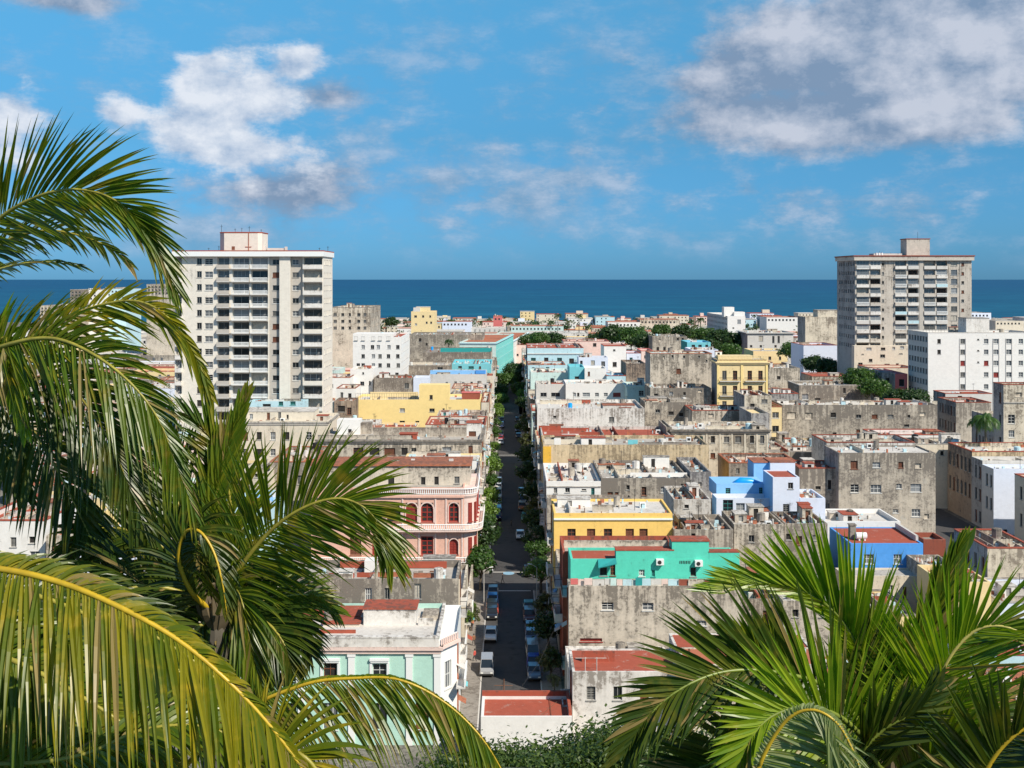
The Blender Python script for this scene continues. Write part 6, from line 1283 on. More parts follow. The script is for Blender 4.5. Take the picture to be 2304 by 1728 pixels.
for x, y, s, k, lab in [(-4, 470, .72, 'f', 'dark canopy tree nearest on the left of the street end'), (4.8, 480, .72, 'g', 'green canopy tree nearest on the right of the street end'), (-1.5, 505, .9, 'g', 'broad canopy tree closing the middle of the street'), (5.5, 520, .9, 'f', 'dark canopy tree leaning on the pale cyan house'),
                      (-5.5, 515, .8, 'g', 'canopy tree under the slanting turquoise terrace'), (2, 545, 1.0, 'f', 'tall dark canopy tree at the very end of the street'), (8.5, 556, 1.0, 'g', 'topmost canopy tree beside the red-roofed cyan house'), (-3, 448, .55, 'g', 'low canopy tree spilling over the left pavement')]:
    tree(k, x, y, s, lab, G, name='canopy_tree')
G = 'big trees among the far houses'
for px, py, Yt, s, k, lab in [(1215, 757, 640, 1.0, 'g', 'first dark green tree behind the red-roofed cyan house'), (1250, 760, 660, 1.1, 'f', 'second dark green tree behind the red-roofed cyan house'), (1190, 762, 680, 1.1, 'g', 'dark green tree right beside the white terrace end'),
                         (1375, 748, 600, 1.4, 'f', 'large domed dark tree left part, behind the white cube'), (1420, 752, 590, 1.5, 'g', 'large domed dark tree right part, behind the white cube'), (1450, 765, 560, 1.1, 'f', 'dark tree spreading down toward the gable wall'), (1340, 765, 620, 1.2, 'f', 'dark tree left of the large domed one'),
                         (1490, 740, 680, 1.1, 'g', 'bushy tree above the ruined grey villa'), (1535, 745, 640, 1.2, 'f', 'bushy tree above the blue-roofed villa'), (1580, 750, 620, 1.2, 'g', 'tree left of the white modern block foot'), (1620, 757, 600, 1.3, 'f', 'dark tree below the white modern block'), (1655, 765, 580, 1.3, 'f', 'dark tree between modern block and mansion'), (1600, 775, 560, 1.0, 'f', 'shaded tree below the villa gardens'),
                         (1640, 785, 540, 1.0, 'g', 'shaded garden tree above the yellow ornate house'), (1785, 785, 480, 1.1, 'g', 'sunlit tree between mansion and sandy block'), (1830, 815, 440, .9, 'f', 'dark shaded tree at the foot of the old grey tower'), (1865, 822, 420, .9, 'f', 'dark shaded tree left of the tower podium'),
                         (1935, 845, 352, .9, 'g', 'sunlit tree in front of the tower podium'), (1966, 868, 340, .8, 'g', 'tree left of the pink-framed house front'), (2025, 893, 322, .8, 'f', 'dark tree below the pink-framed house front'), (2055, 895, 318, .8, 'f', 'dark tree against the white six-storey block'), (880, 722, 900, 1.1, 'f', 'dark tree clump left of the cream tower house'), (1015, 725, 980, .9, 'g', 'tree right of the cream tower house')]:
    zc = PZ(py, Yt) ; zc = max(zc, 4); tree(k, PX(px, Yt), Yt, s, lab, G, name='broad_tree', z=max(0, zc - 7.5 * s))
rt_ = random.Random(77); sb = MB()
for i in range(260):      # far tree belt along the shore, too many and too small to tell apart
    Yt = rt_.uniform(820, 1290); x = PX(rt_.uniform(760, 2340), Yt); r_ = rt_.uniform(2.5, 6); c = Vector((x, Yt, rt_.uniform(3, 8)))
    for k in range(60):
        d = Vector((rt_.gauss(0, 1), rt_.gauss(0, 1), rt_.gauss(0, .6))) * r_ * .55; p = c + d; a = Vector((rt_.uniform(-1, 1), rt_.uniform(-1, 1), rt_.uniform(-1, 1))).normalized() * 1.1; t = a.orthogonal().normalized() * .7
        sb.quad(p - a, p - t, p + a, p + t)
tag(sb.build('distant_trees', 'leaf_dark'), 'dark green garden trees scattered between the far houses by the shore', None, None, 'stuff')
G = 'bushy trees on the slope below the camera'
for x, y, s, k, lab in [(1.2, 74, .85, 'h', 'green bushy tree covering the foot of the white end wall'), (-1.8, 72, .8, 'h', 'small bushy tree under the drooping frond tip, bottom centre'), (6.8, 76, 1.0, 'h', 'tallest bushy tree beside the white end wall'), (4.2, 77, .82, 'h', 'lit bushy tree just below the white end wall'), (8.2, 72, .92, 'h', 'full bushy tree in the bottom middle of the picture'), (13.5, 73, .9, 'h', 'bushy tree left of the right palm fronds'), (2.9, 71, .75, 'h', 'small bush at the bottom edge below the street'), (18, 70, .85, 'i', 'bushy tree hidden behind the right palm fronds')]:
    tree(k, x, y, s, lab, G, name='slope_tree', z=max(0, 44.3 - (y - 13) * .52) - 1.0)

# mid-distance palms
def small_palm_meshes(seed, hgt, nf, L, mat='leaf_olive', spread=1.0):
    rnd = random.Random(seed); b = MB()
    for i in range(nf):
        az = 2 * math.pi * i / nf + rnd.uniform(-.2, .2); e0 = rnd.uniform(.1, 1.3); l = L * rnd.uniform(.8, 1.1); p = Vector((0, 0, hgt)); st = 9
        hd = Vector((math.cos(az), math.sin(az), 0)); sd = Vector((-math.sin(az), math.cos(az), 0)); e = e0
        for k in range(st):
            d = hd * math.cos(e) + Vector((0, 0, math.sin(e))); q = p + d * l / st; up = hd * -math.sin(e) + Vector((0, 0, math.cos(e)))
            for s in (-1, 1):
                for j in range(3):
                    o = p.lerp(q, j / 3); w_ = l * .30 * (1 - .6 * abs(k / st - .35)) ; tip = o + (sd * s * .75 + d * .55 - Vector((0, 0, .55))) * w_; b.tri(o, o + d * l * .035, tip)
            b.quad(p - sd * .04, p + sd * .04, q + sd * .03, q - sd * .03); p = q; e -= rnd.uniform(.22, .34) * spread
    t = MB(); t.tube([(0, 0, -.2), (.1, 0, hgt * .5), (0, 0, hgt)], [.24, .19, .16], 8)
    return b.mesh('crown', [mat]), t.mesh('trunk', ['palm_bark'])
PM = [small_palm_meshes(1, 8, 16, 3.0), small_palm_meshes(2, 9, 18, 3.2, 'leaf_dark'), small_palm_meshes(3, 4.0, 26, 3.4, 'leaf_green', .9)]
def spalm(k, x, y, s, label, group, z=0, name='palm_tree'):
    cm, tm = PM[k]; t = thing(name, label, 'palm', (x, y, z), (x * 3.3) % 6, group); t.scale = (s,) * 3; link('crown', cm, t); link('trunk', tm, t)
spalm(2, PX(2165, 262), 249, 1.15, 'stout royal palm with drooping skirt on the roof terrace by the side street', 'small palms in the town', z=PZ(990, 250))
spalm(2, PX(2155, 262), 251.5, .8, 'smaller dark palm half behind the stout royal palm', 'small palms in the town', z=PZ(985, 250))
spalm(1, PX(1010, 575), 575, 1.2, 'lone dark palm rising from the ruined grey roofs', 'small palms in the town', z=8)
spalm(0, 5.3, 135, .42, 'small palm at the near end of the street beside the parked cars', 'small palms in the town')
spalm(2, 6.0, 131, .36, 'low bushy palm behind the red end roof', 'small palms in the town')
for i, (px, py, Yt, s, k) in enumerate([(1255, 712, 900, 1.5, 1), (1280, 722, 890, 1.35, 0), (1303, 713, 880, 1.45, 1), (1317, 728, 880, 1.0, 0), (875, 722, 1100, 1.2, 0), (911, 722, 1100, 1.1, 1), (896, 726, 1090, 1.0, 1), (1046, 722, 1150, 1.1, 0), (1069, 722, 1150, 1.1, 1), (1083, 724, 1140, 1.0, 0), (1495, 735, 820, 1.2, 0), (1540, 728, 800, 1.4, 0), (1576, 722, 790, 1.5, 1), (1560, 733, 780, 1.3, 0), (1600, 745, 700, 1.2, 1), (1678, 748, 640, 1.2, 1), (1655, 750, 660, 1.2, 0), (1697, 712, 1150, 1.2, 1), (1520, 745, 700, 1.2, 1), (1237, 728, 930, 1.2, 0), (2250, 742, 700, 1.2, 0), (2262, 748, 680, 1.1, 1)]):
    zt = PZ(py, Yt); hb = 8.5 * s; spalm(k, PX(px, Yt), Yt, s, f"{['tall', 'slender', 'bushy', 'ragged'][i % 4]} palm " + ['left end of the trio before the sea', 'middle palm of the trio before the sea', 'right palm of the trio before the sea', 'small one right of the sea-front trio', 'left of the cream tower house, tallest', 'next to the cream tower house wall', 'between the two palms by the cream tower house', 'first right of the cream tower house', 'second right of the cream tower house', 'third right of the cream tower house', 'at left end of the far garden belt', 'over the ruined villa garden', 'tallest of the far garden belt', 'just left of the tallest garden palm', 'before the shaded face of the modern block', 'right of the modern block foot', 'below the modern block white face', 'alone on the shore right of the modern block', 'low in the far garden belt', 'left of the sea-front trio', 'right edge, behind the six-storey block', 'at the right edge below its neighbour'][i], 'palms near the shore', z=max(0, zt - hb))
# ---------------------------------------------------------------- cars, people, street things
CARM = {}
def car_meshes(kind):
    if kind in CARM: return CARM[kind]
    L, W, Hh = {'sedan': (4.3, 1.68, 1.42), 'old': (4.9, 1.8, 1.5), 'truck': (6.2, 2.1, 2.6), 'van': (4.4, 1.75, 1.9), 'trike': (2.4, 1.2, 1.7)}[kind]
    b = MB()
    def loft(prof, hw, bot):      # side profile (y, z) swept with rounded shoulders
        for i in range(len(prof) - 1):
            (ya, za), (yb_, zb_) = prof[i], prof[i + 1]
            b.quad((-hw * .88, ya, za), (hw * .88, ya, za), (hw * .88, yb_, zb_), (-hw * .88, yb_, zb_))
            for s in (-1, 1):
                b.quad((s * hw * .88, ya, za), (s * hw, ya, max(za - .13, bot)), (s * hw, yb_, max(zb_ - .13, bot)), (s * hw * .88, yb_, zb_))
                b.quad((s * hw, ya, max(za - .13, bot)), (s * hw, ya, bot), (s * hw, yb_, bot), (s * hw, yb_, max(zb_ - .13, bot)))
    h = L / 2
    if kind in ('sedan', 'old'): prof = [(-h, .32), (-h, .72), (-h + .15, .84), (-h + 1.0, .92), (h - 1.2, .93), (h - .2, .82), (h, .68), (h, .32)]
    elif kind == 'van': prof = [(-h, .32), (-h, .95), (-h + .3, 1.0), (h - .8, 1.0), (h, .8), (h, .32)]
    elif kind == 'truck': prof = [(-h, .5), (-h, 1.2), (h - 1.6, 1.2), (h, 1.15), (h, .5)]
    else: prof = [(-h, .3), (-h, .8), (h - .4, .8), (h, .6), (h, .3)]
    loft(prof, W / 2, prof[0][1])
    b.quad((-W / 2, -h, prof[0][1]), (W / 2, -h, prof[0][1]), (W / 2, h, prof[0][1]), (-W / 2, h, prof[0][1]))
    c = MB(); z0 = .9 if kind != 'truck' else 1.15; ya, yb_ = (-h + .75, h - 1.25) if kind in ('sedan', 'old') else (-h + .1, h - .75) if kind == 'van' else (h - 1.7, h - .15) if kind == 'truck' else (-h + .1, h - .6)
    i0, i1 = .28, .5; tw = W / 2 * .80
    q = [(-W / 2 * .93, ya, z0), (W / 2 * .93, ya, z0), (W / 2 * .93, yb_, z0), (-W / 2 * .93, yb_, z0)]; t = [(-tw, ya + i0, Hh), (tw, ya + i0, Hh), (tw, yb_ - i1, Hh), (-tw, yb_ - i1, Hh)]
    for k in range(4): c.quad(q[k], q[(k + 1) % 4], t[(k + 1) % 4], t[k])
    rf = MB(); rf.box(-tw - .02, tw + .02, ya + i0 - .03, yb_ - i1 + .03, Hh, Hh + .05)
    for k in range(4): rf.bar(q[k], t[k], .045)
    if kind == 'truck': rf.box(-W / 2 + .05, W / 2 - .05, -h + .05, h - 1.8, 1.21, 2.3)
    w = MB(); w.tube([(-.09, 0, 0), (.09, 0, 0)], .32, 14); hb_ = MB(); hb_.tube([(-.10, 0, 0), (.10, 0, 0)], .17, 10)
    hl = MB(); hl.box(-.14, .14, -.03, .03, -.08, .08)
    bp = MB(); bp.box(-W / 2 + .04, W / 2 - .04, -.06, .06, -.09, .09)
    CARM[kind] = dict(body=b, cab=c.mesh('window_glass', ['glass_dark']), roof=rf, wheel=w.mesh('wheel', ['tyre']), rim=hb_.mesh('rim', ['chrome']), hl=hl.mesh('headlight', ['lamp_clear']), tl=hl.mesh('tail_light', ['lamp_red']), bp=bp.mesh('bumper', ['chrome' if kind == 'old' else 'iron']), dims=(L, W, Hh))
    return CARM[kind]
PAINT = {}
def paint(c):
    if c not in PAINT: PAINT[c] = simple('car_paint_' + str(len(PAINT)), c, .28, .0, .5, coat=.6)
    return 'car_paint_' + str(list(PAINT).index(c))
BM = {}
def car(kind, x, py, col, label, toward=True, roofcol=None, name='parked_car', cat='car', group='cars parked along the street'):
    y = EYE * F / (py - HY); m = car_meshes(kind); L, W, Hh = m['dims']; t = thing(name, label, cat, (x, y, .0), random.Random(int(y)).uniform(-.03, .03) + (math.pi if toward else 0), group)
    k = (kind, col)
    if k not in BM: BM[k] = (m['body'].mesh('body', [paint(col)]), m['roof'].mesh('roof', [paint(roofcol or col)]))
    link('body', BM[k][0], t, (0, 0, 0)); link('roof', BM[k][1] if not roofcol else m['roof'].mesh('roof', [paint(roofcol)]), t); link('window_glass', m['cab'], t)
    for sx in (-1, 1):
        for sy in (-1, 1):
            w = link('wheel', m['wheel'], t, (sx * (W / 2 - .08), sy * L * .31, .325)); link('rim', m['rim'], w)
        link('headlight', m['hl'], t, (sx * W * .34, L / 2, .62 if kind != 'truck' else .85)); link('tail_light', m['tl'], t, (sx * W * .36, -L / 2, .62 if kind != 'truck' else .85))
    for s in (-1, 1): link('bumper', m['bp'], t, (0, s * L / 2, .42 if kind != 'truck' else .6))
    return t
WH, SI, BLK = (.72, .72, .72), (.38, .42, .45), (.02, .02, .025)
xl, xr = -2.5, 3.0
car('sedan', xl, 1340, (.2, .22, .25), 'silver hatchback first behind the near crossing on the left'); car('sedan', xl, 1358, (.02, .22, .65), 'bright blue car second in the left row after the crossing'); car('old', xl, 1375, (.5, .06, .03), 'old red car with dark roof third in the left row', roofcol=BLK)
car('sedan', xl, 1388, BLK, 'dark car with light bumper last of the close left row'); car('sedan', xl, 1437, WH, 'white hatchback standing alone near the kerb on the left'); car('van', xl - .3, 1512, (.35, .35, .36), 'grey van half on the sunlit pavement at lower left')
car('old', xr, 1392, (.12, .03, .03), 'dark maroon old car on the right below the round tree'); car('sedan', xr, 1375, (.12, .35, .38), 'teal car on the right just above the maroon one'); car('sedan', xr + .1, 1424, (.08, .11, .2), 'dark blue-grey car on the right opposite the white hatchback')
car('sedan', xr + .1, 1440, (.14, .2, .32), 'slate blue car right behind the dark blue-grey one'); car('van', xr + .15, 1478, (.30, .32, .34), 'pale grey van on the right kerb above the deep blue car'); car('sedan', xr + .15, 1500, (.01, .03, .4), 'deep blue car below the light van on the right')
car('sedan', xr + .15, 1522, (.12, .18, .27), 'pale blue-grey car at the bottom of the right row'); car('sedan', 2.2, 1211, WH, 'white car driving up the street past the sunlit strip', name='moving_car', group=None)
car('trike', 3.1, 1296, BLK, 'black three-wheeled taxi cart waiting at the near crossing', name='tricycle_taxi', cat='three-wheeler', group=None)
car('truck', xl - .1, 1166, (.02, .03, .16), 'dark blue truck parked on the left below the pink balconies', roofcol=(.02, .025, .08), name='parked_truck', cat='truck'); car('old', xl, 1146, (.45, .13, .04), 'orange and cream old car behind the blue truck', roofcol=(.6, .55, .5)); car('sedan', xl, 1131, WH, 'white car second behind the blue truck'); car('van', xl, 1118, (.65, .68, .7), 'white van third behind the blue truck')
car('sedan', xl, 1101, WH, 'white car with dark windows fourth behind the blue truck'); car('sedan', xl, 1088, (.3, .32, .35), 'grey car last in the left row before the second crossing'); car('old', xr - .1, 1145, (.5, .16, .05), 'old orange-fronted car under the trees on the right', roofcol=(.5, .48, .44)); car('sedan', xr + .4, 1170, (.06, .28, .30), 'teal car on the right opposite the blue truck')
car('sedan', xr, 1112, SI, 'silver car in shade on the right further up'); car('sedan', xr + .2, 1128, (.03, .04, .07), 'black-blue car in shade on the right')
car('sedan', xl, 999, WH, 'white car past the second crossing on the left'); car('sedan', xl, 990, (.4, .02, .02), 'red car past the second crossing on the left'); car('sedan', xl, 980, (.25, .27, .3), 'grey car two behind the red one'); car('van', xl, 962, (.03, .05, .12), 'navy van before the third crossing on the left'); car('sedan', xr, 971, (.08, .12, .35), 'blue car past the second crossing on the right'); car('sedan', xr, 948, BLK, 'black car before the third crossing on the right'); car('sedan', xl, 948, (.06, .06, .09), 'dark car before the third crossing on the left'); car('sedan', xr, 985, (.05, .06, .09), 'charcoal car under the right kerb tree')

# pedestrians: one skinned body each
def person(x, y, label, shirt, legs, skin=(.25, .13, .08), rot=0, stride=.18, hair=(.01, .01, .01)):
    t = thing('person', label, 'person', (x, y, 0), rot)
    J = [(0, 0, .95), (0, 0, 1.15), (0, 0, 1.42), (0, .01, 1.52), (0, .02, 1.64), (0, .02, 1.74), (-.18, 0, 1.40), (-.24, .05, 1.12), (-.24, -.03, .88), (.18, 0, 1.40), (.24, -.05, 1.12), (.24, .05, .88), (-.1, 0, .90), (-.1, stride, .50), (-.1, stride * 1.0, .08), (-.1, stride + .14, .04), (.1, 0, .90), (.1, -stride * .4, .50), (.1, -stride * 1.5, .10), (.1, -stride * 1.5 + .12, .04)]
    rad = [.15, .14, .15, .055, .095, .07, .06, .048, .036, .06, .048, .036, .095, .062, .045, .035, .095, .062, .045, .035]
    E = [(0, 1), (1, 2), (2, 3), (3, 4), (4, 5), (2, 6), (6, 7), (7, 8), (2, 9), (9, 10), (10, 11), (0, 12), (12, 13), (13, 14), (14, 15), (0, 16), (16, 17), (17, 18), (18, 19)]
    me = bpy.data.meshes.new('body'); me.from_pydata(J, E, []); o = link('body', me, t); o.modifiers.new('skin', 'SKIN')
    for i, r in enumerate(rad): me.skin_vertices[0].data[i].radius = (r, r * .8)
    me.skin_vertices[0].data[0].use_root = True; o.modifiers.new('sub', 'SUBSURF').levels = 1; o.modifiers['sub'].render_levels = 2
    n = 'clothes_' + str(len(MATS)); m = bpy.data.materials.new(n); m.use_nodes = True; w = NT(m.node_tree); w.n.clear(); z = w.new('ShaderNodeSeparateXYZ', {0: w.new('ShaderNodeTexCoord').outputs['Object']}).outputs[2]
    c = w.mix(w.m('GREATER_THAN', z, .95), (*legs, 1), (*shirt, 1)); c = w.mix(w.m('GREATER_THAN', z, 1.47), c, (*skin, 1))
    bs = w.new('ShaderNodeBsdfPrincipled', {'Base Color': c, 'Roughness': .8}); q = w.new('ShaderNodeOutputMaterial'); w.l.new(bs.outputs[0], q.inputs[0]); me.materials.append(m)
    h = MB(); h.tube([(0, .0, 1.66), (0, 0, 1.76), (0, 0, 1.79)], [.105, .09, .03], 8); h.build('hair', simple('hair' + n, hair, .8), t)
def yof(py): return EYE * F / (py - HY)
person(PX(1131, yof(1313)), yof(1313), 'person in dark clothes walking across the near crossing', (.015, .015, .02), (.02, .02, .025), rot=1.4)
person(PX(1200, yof(1304)), yof(1304), 'person in a pale shirt standing by the pavement corner on the right', (.6, .58, .5), (.05, .05, .07), rot=-.5)
person(PX(1107, yof(1300)), yof(1300), 'person in a white top near the left corner of the crossing', (.7, .7, .7), (.08, .07, .07), rot=2.4)
person(PX(1066, yof(1455)), yof(1455), 'person in brown clothes on the sunny left pavement', (.25, .12, .06), (.06, .05, .05), rot=.4)

b = MB(); b.tube([(0, 0, 0), (0, 0, .02)], 1.0, 20); tag(b.build('manhole_cover', simple('lightblue_paint', (.25, .42, .55), .6), None, (PX(1144, yof(1290)), yof(1290), .005)), 'pale blue round cover painted on the road at the near crossing', 'manhole cover')
# lamp posts and poles
for i, (x, y, lab) in enumerate([(-3.8, 176, 'thin street lamp on the left kerb before the near crossing'), (-3.8, 205, 'thin street lamp beside the dark round tree on the left kerb'), (4.3, 178, 'thin street lamp on the right kerb before the near crossing'), (-3.8, 245, 'thin street lamp on the left kerb behind the pink building'), (4.3, 235, 'thin street lamp on the right kerb beside the old orange car')]):
    t = thing('street_lamp', lab, 'street lamp', (x, y, 0), 0, 'street lamps'); b = MB(); s = 1 if x < 0 else -1
    b.tube([(0, 0, 0), (0, 0, 5.6), (s * .9, 0, 6.1)], [.07, .05, .035], 6); b.build('pole', 'lgrey', t); b = MB(); b.tube([(s * .8, 0, 6.08), (s * 1.4, 0, 6.15)], [.07, .11], 6); b.build('lamp_head', 'lamp_clear', t)
t = thing('utility_pole', 'leaning rusty utility pole with cross arm rising behind the red end roof', 'utility pole', (PX(1133, 126), 125.4, 0)); b = MB(); b.tube([(0, 0, 0), (.05, 0, 6.6)], [.1, .07], 6); b.build('pole', 'rust', t)
b = MB(); b.bar((-1.7, 0, 5.1), (1.7, 0, 5.2), .05); b.bar((-1.0, 0, 5.9), (1.0, 0, 5.9), .04); b.build('cross_arm', 'rust', t)
b = MB(); b.tube([(-1.6, 0, 5.2), (-4, 6, 6.2), (-6, 14, 8)], .02, 3); b.tube([(1.6, 0, 5.25), (4, 6, 6.4), (6.4, 14, 8.5)], .02, 3); b.build('wire', 'iron', t)
# pot plants and ivy on the left pavement facades
for i, (x, y, z, s, lab) in enumerate([(-5.3, 160, 3.5, .45, 'hanging creeper on the house wall left of the near parked cars'), (-5.2, 150, 5.5, .5, 'green creeper high on the grey house street wall'), (-5.2, 168, 1.8, .5, 'flowering shrub beside the pavement left of the near crossing'), (7.0, 158, 7.5, .45, 'balcony plant with yellow flowers beside the teal house'), (7.1, 172, 6.0, .35, 'small balcony shrub under the yellow building edge')]):
    t = thing('shrub', lab, 'shrub', (x, y, z - 2.5 * s)); t.scale = (s * .5, s, s); link('foliage', TM['b' if i % 2 else 'e'][0], t)

# ---------------------------------------------------------------- foreground coconut palms
def spline(pts, n):
    P = [Vector((PX(a, c), c, PZ(b_, c))) for a, b_, c in pts]; out = []
    Q = [P[0] * 2 - P[1]] + P + [P[-1] * 2 - P[-2]]
    for i in range(1, len(Q) - 2):
        for k in range(24):
            t = k / 24; a, b_, c, d = Q[i - 1], Q[i], Q[i + 1], Q[i + 2]
            out.append(.5 * ((2 * b_) + (c - a) * t + (2 * a - 5 * b_ + 4 * c - d) * t * t + (3 * b_ - 3 * c + d - a) * t ** 3))
    out.append(P[-1]); ln = [0]
    for i in range(1, len(out)): ln.append(ln[-1] + (out[i] - out[i - 1]).length)
    res = []; j = 0
    for k in range(n):
        s = ln[-1] * k / (n - 1)
        while j < len(ln) - 2 and ln[j + 1] < s: j += 1
        f = (s - ln[j]) / max(1e-6, ln[j + 1] - ln[j]); res.append(out[j].lerp(out[j + 1], min(1, f)))
    return res, ln[-1]
def leaflet(b, p, d, up, l, w, droop, rnd, twist=0.0):
    """narrow folded blade of 6 sections"""
    N = 6; side = d.cross(up).normalized(); nrm = side.cross(d).normalized(); prev = None; n0 = len(b.v); cur = p.copy(); dr = d.copy()
    g = Vector((0, 0, -1))
    for i in range(N + 1):
        t = i / N; ww = w * (.35 + .65 * min(1, t * 5)) * (1 - max(0, (t - .35) / .65) ** 1.6) if t < 1 else 0
        sd = dr.cross(nrm).normalized()
        if twist: sd = (sd * math.cos(twist * t) + nrm * math.sin(twist * t)).normalized()
        fold = nrm * ww * .32
        b.v += [tuple(cur - sd * ww * .5 + fold), tuple(cur), tuple(cur + sd * ww * .5 + fold)]
        if i:
            q = n0 + 3 * i
            b.f += [(q - 3, q - 2, q + 1, q), (q - 2, q - 1, q + 2, q + 1)]; b.mi += [b.cur, b.cur]
        dr = (dr + g * droop * (0.35 + t) / N).normalized(); nrm = (nrm - dr * nrm.dot(dr)).normalized(); cur = cur + dr * (l / N)
def frond(palm, pts, L=.9, face=(0, -1, 0), n=60, droop=.6, a0=70, a1=22, vang=15, w=.034, sl=(1, 1), mat='frond_green', rmat='rachis_mid', s0=.08, indiv=False, seed=1, rr=.022, prof=None, jit=.10, label=None):
    rnd = random.Random(seed); pts3, ln = spline(pts, 60); o = palm.location; b = MB()
    loc = [p - o for p in pts3]; b.tube(loc, [rr * (1 - .82 * i / 59) for i in range(60)], 6); fr = b.build('frond', [rmat], palm, smooth=True)
    if label: fr['label'] = label
    face = Vector(face).normalized(); J = MB(); cnt = 0
    for i in range(n):
        s = s0 + (1 - s0) * (i + rnd.uniform(-.2, .2)) / n; f = min(58.99, max(0, s * 59)); k = int(f); p = loc[k].lerp(loc[k + 1], f - k); T = (loc[min(k + 1, 59)] - loc[max(k - 1, 0)]).normalized()
        S = T.cross(face)
        if S.length < .1: S = T.cross(Vector((0, 0, 1)))
        S.normalize(); Nn = S.cross(T).normalized()
        q = (s - s0) / (1 - s0); pr = prof(q) if prof else (.55 + .45 * math.sin(math.pi * min(1, q * 1.25 + .08)) if q < .75 else .55 + .45 * math.sin(math.pi * (.75 * 1.25 + .08)) + (q - .75) * .2)
        pr *= (1 - .45 * max(0, (q - .8) / .2)); al = R(a0 + (a1 - a0) * q)
        for j, sg in enumerate((-1, 1)):
            if sl[j] <= 0: continue
            a = al + rnd.gauss(0, R(4)); va = R(vang) + rnd.gauss(0, R(6)) * (1 + jit * 3)
            d = (T * math.cos(a) + (S * sg * math.cos(va) + Nn * math.sin(va)) * math.sin(a)).normalized()
            l = L * pr * sl[j] * rnd.uniform(1 - jit, 1 + jit * .5); dr = droop * rnd.uniform(.7, 1.3)
            if rnd.random() < .03: dr *= 2.5
            if indiv:
                m = MB(); leaflet(m, p, d, Nn, l, w * rnd.uniform(.8, 1.15), dr, rnd, rnd.uniform(-.5, .5)); m.build('leaflet', [mat], fr); cnt += 1
            else: leaflet(J, p, d, Nn, l, w * rnd.uniform(.8, 1.15), dr, rnd, rnd.uniform(-.5, .5))
    if not indiv: J.build('leaflets', [mat], fr)['kind'] = 'stuff'
    return fr
def palm_root(label, px, py, Y, gz=44.2, lean=(0, 0)):
    c = Vector((PX(px, Y), Y, PZ(py, Y))); t = thing('coconut_palm', label, 'palm', tuple(c)); b = MB()
    b.tube([(lean[0], lean[1], gz - c.z), (lean[0] * .5, lean[1] * .5, (gz - c.z) * .5), (0, 0, -.25), (0, 0, .05)], [.15, .12, .10, .06], 12); b.build('trunk', 'palm_bark', t)
    b = MB(); rnd = random.Random(int(px))
    for k in range(14):
        a = k * 2.4; b.tube([(0, 0, -.2), (.12 * math.cos(a), .12 * math.sin(a), .0), (.20 * math.cos(a), .20 * math.sin(a), .25)], [.05, .04, .015], 5)
    b.build('leaf_sheath', 'thatch', t); return t
PA = palm_root('coconut palm at the far left edge whose big arching fronds sweep across the sky', -90, 830, 9.5)
PB = palm_root('dark coconut palm in the left middle with curled young fronds', 490, 1370, 9.0)
PC = palm_root('nearest coconut palm at the bottom left with bright yellow frond ribs', -260, 1380, 6.0)
PD = palm_root('young coconut palm at the lower right with upright lime green fronds', 1985, 1720, 7.5)
# palm A
frond(PA, [(-120, 640, 9.5), (-30, 520, 9.2), (50, 458, 9), (140, 428, 8.8), (225, 435, 8.7), (295, 478, 8.6), (345, 545, 8.6), (392, 640, 8.6)], .88, (0, -1, .15), 92, .30, 46, 10, 10, .031, (1.0, 1.0), 'frond_green', indiv=True, seed=3, label='sunlit frond against the sky', s0=.12)
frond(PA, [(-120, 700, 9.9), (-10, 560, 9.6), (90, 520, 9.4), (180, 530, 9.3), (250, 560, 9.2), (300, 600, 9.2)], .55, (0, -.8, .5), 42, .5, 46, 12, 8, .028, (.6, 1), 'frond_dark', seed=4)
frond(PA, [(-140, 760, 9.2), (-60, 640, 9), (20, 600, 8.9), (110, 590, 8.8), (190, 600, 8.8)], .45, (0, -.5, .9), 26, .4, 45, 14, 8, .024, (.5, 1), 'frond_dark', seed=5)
frond(PA, [(-90, 830, 9.0), (0, 800, 8.7), (110, 738, 8.5), (215, 690, 8.4), (310, 678, 8.3), (385, 720, 8.2), (445, 810, 8.2), (480, 900, 8.2)],   .78, (0, -1, .5), 62, .42, 44, 12, 10, .030, (.42, 1.0), 'frond_yellow', indiv=True, seed=6, s0=.1, label='lime frond crossing the white tower')
frond(PA, [(-90, 820, 8.8), (20, 775, 8.5), (120, 762, 8.3), (215, 800, 8.1), (300, 868, 8.0), (360, 950, 8.0), (395, 1040, 8.0), (440, 1150, 8.0)], .95, (0, -1, .35), 84, .85, 58, 14, 8, .027, (.55, 1.0), 'frond_green', seed=7, s0=.08)
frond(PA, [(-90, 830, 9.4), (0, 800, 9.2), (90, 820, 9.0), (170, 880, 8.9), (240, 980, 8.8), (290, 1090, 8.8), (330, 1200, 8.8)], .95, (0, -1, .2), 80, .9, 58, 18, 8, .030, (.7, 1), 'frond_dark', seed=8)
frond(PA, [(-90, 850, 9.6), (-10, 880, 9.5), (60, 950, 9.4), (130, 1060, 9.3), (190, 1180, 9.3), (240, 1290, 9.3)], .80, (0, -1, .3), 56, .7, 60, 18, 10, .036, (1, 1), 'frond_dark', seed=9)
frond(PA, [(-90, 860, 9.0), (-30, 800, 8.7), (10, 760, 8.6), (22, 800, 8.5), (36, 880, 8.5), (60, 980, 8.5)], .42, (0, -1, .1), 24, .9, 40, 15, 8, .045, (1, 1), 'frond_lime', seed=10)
frond(PA, [(-90, 870, 9.9), (-40, 930, 9.8), (20, 1030, 9.8), (60, 1120, 9.8)], .6, (0, -1, .2), 30, .9, 60, 18, 10, .034, (1, 1), 'frond_dark', seed=12)
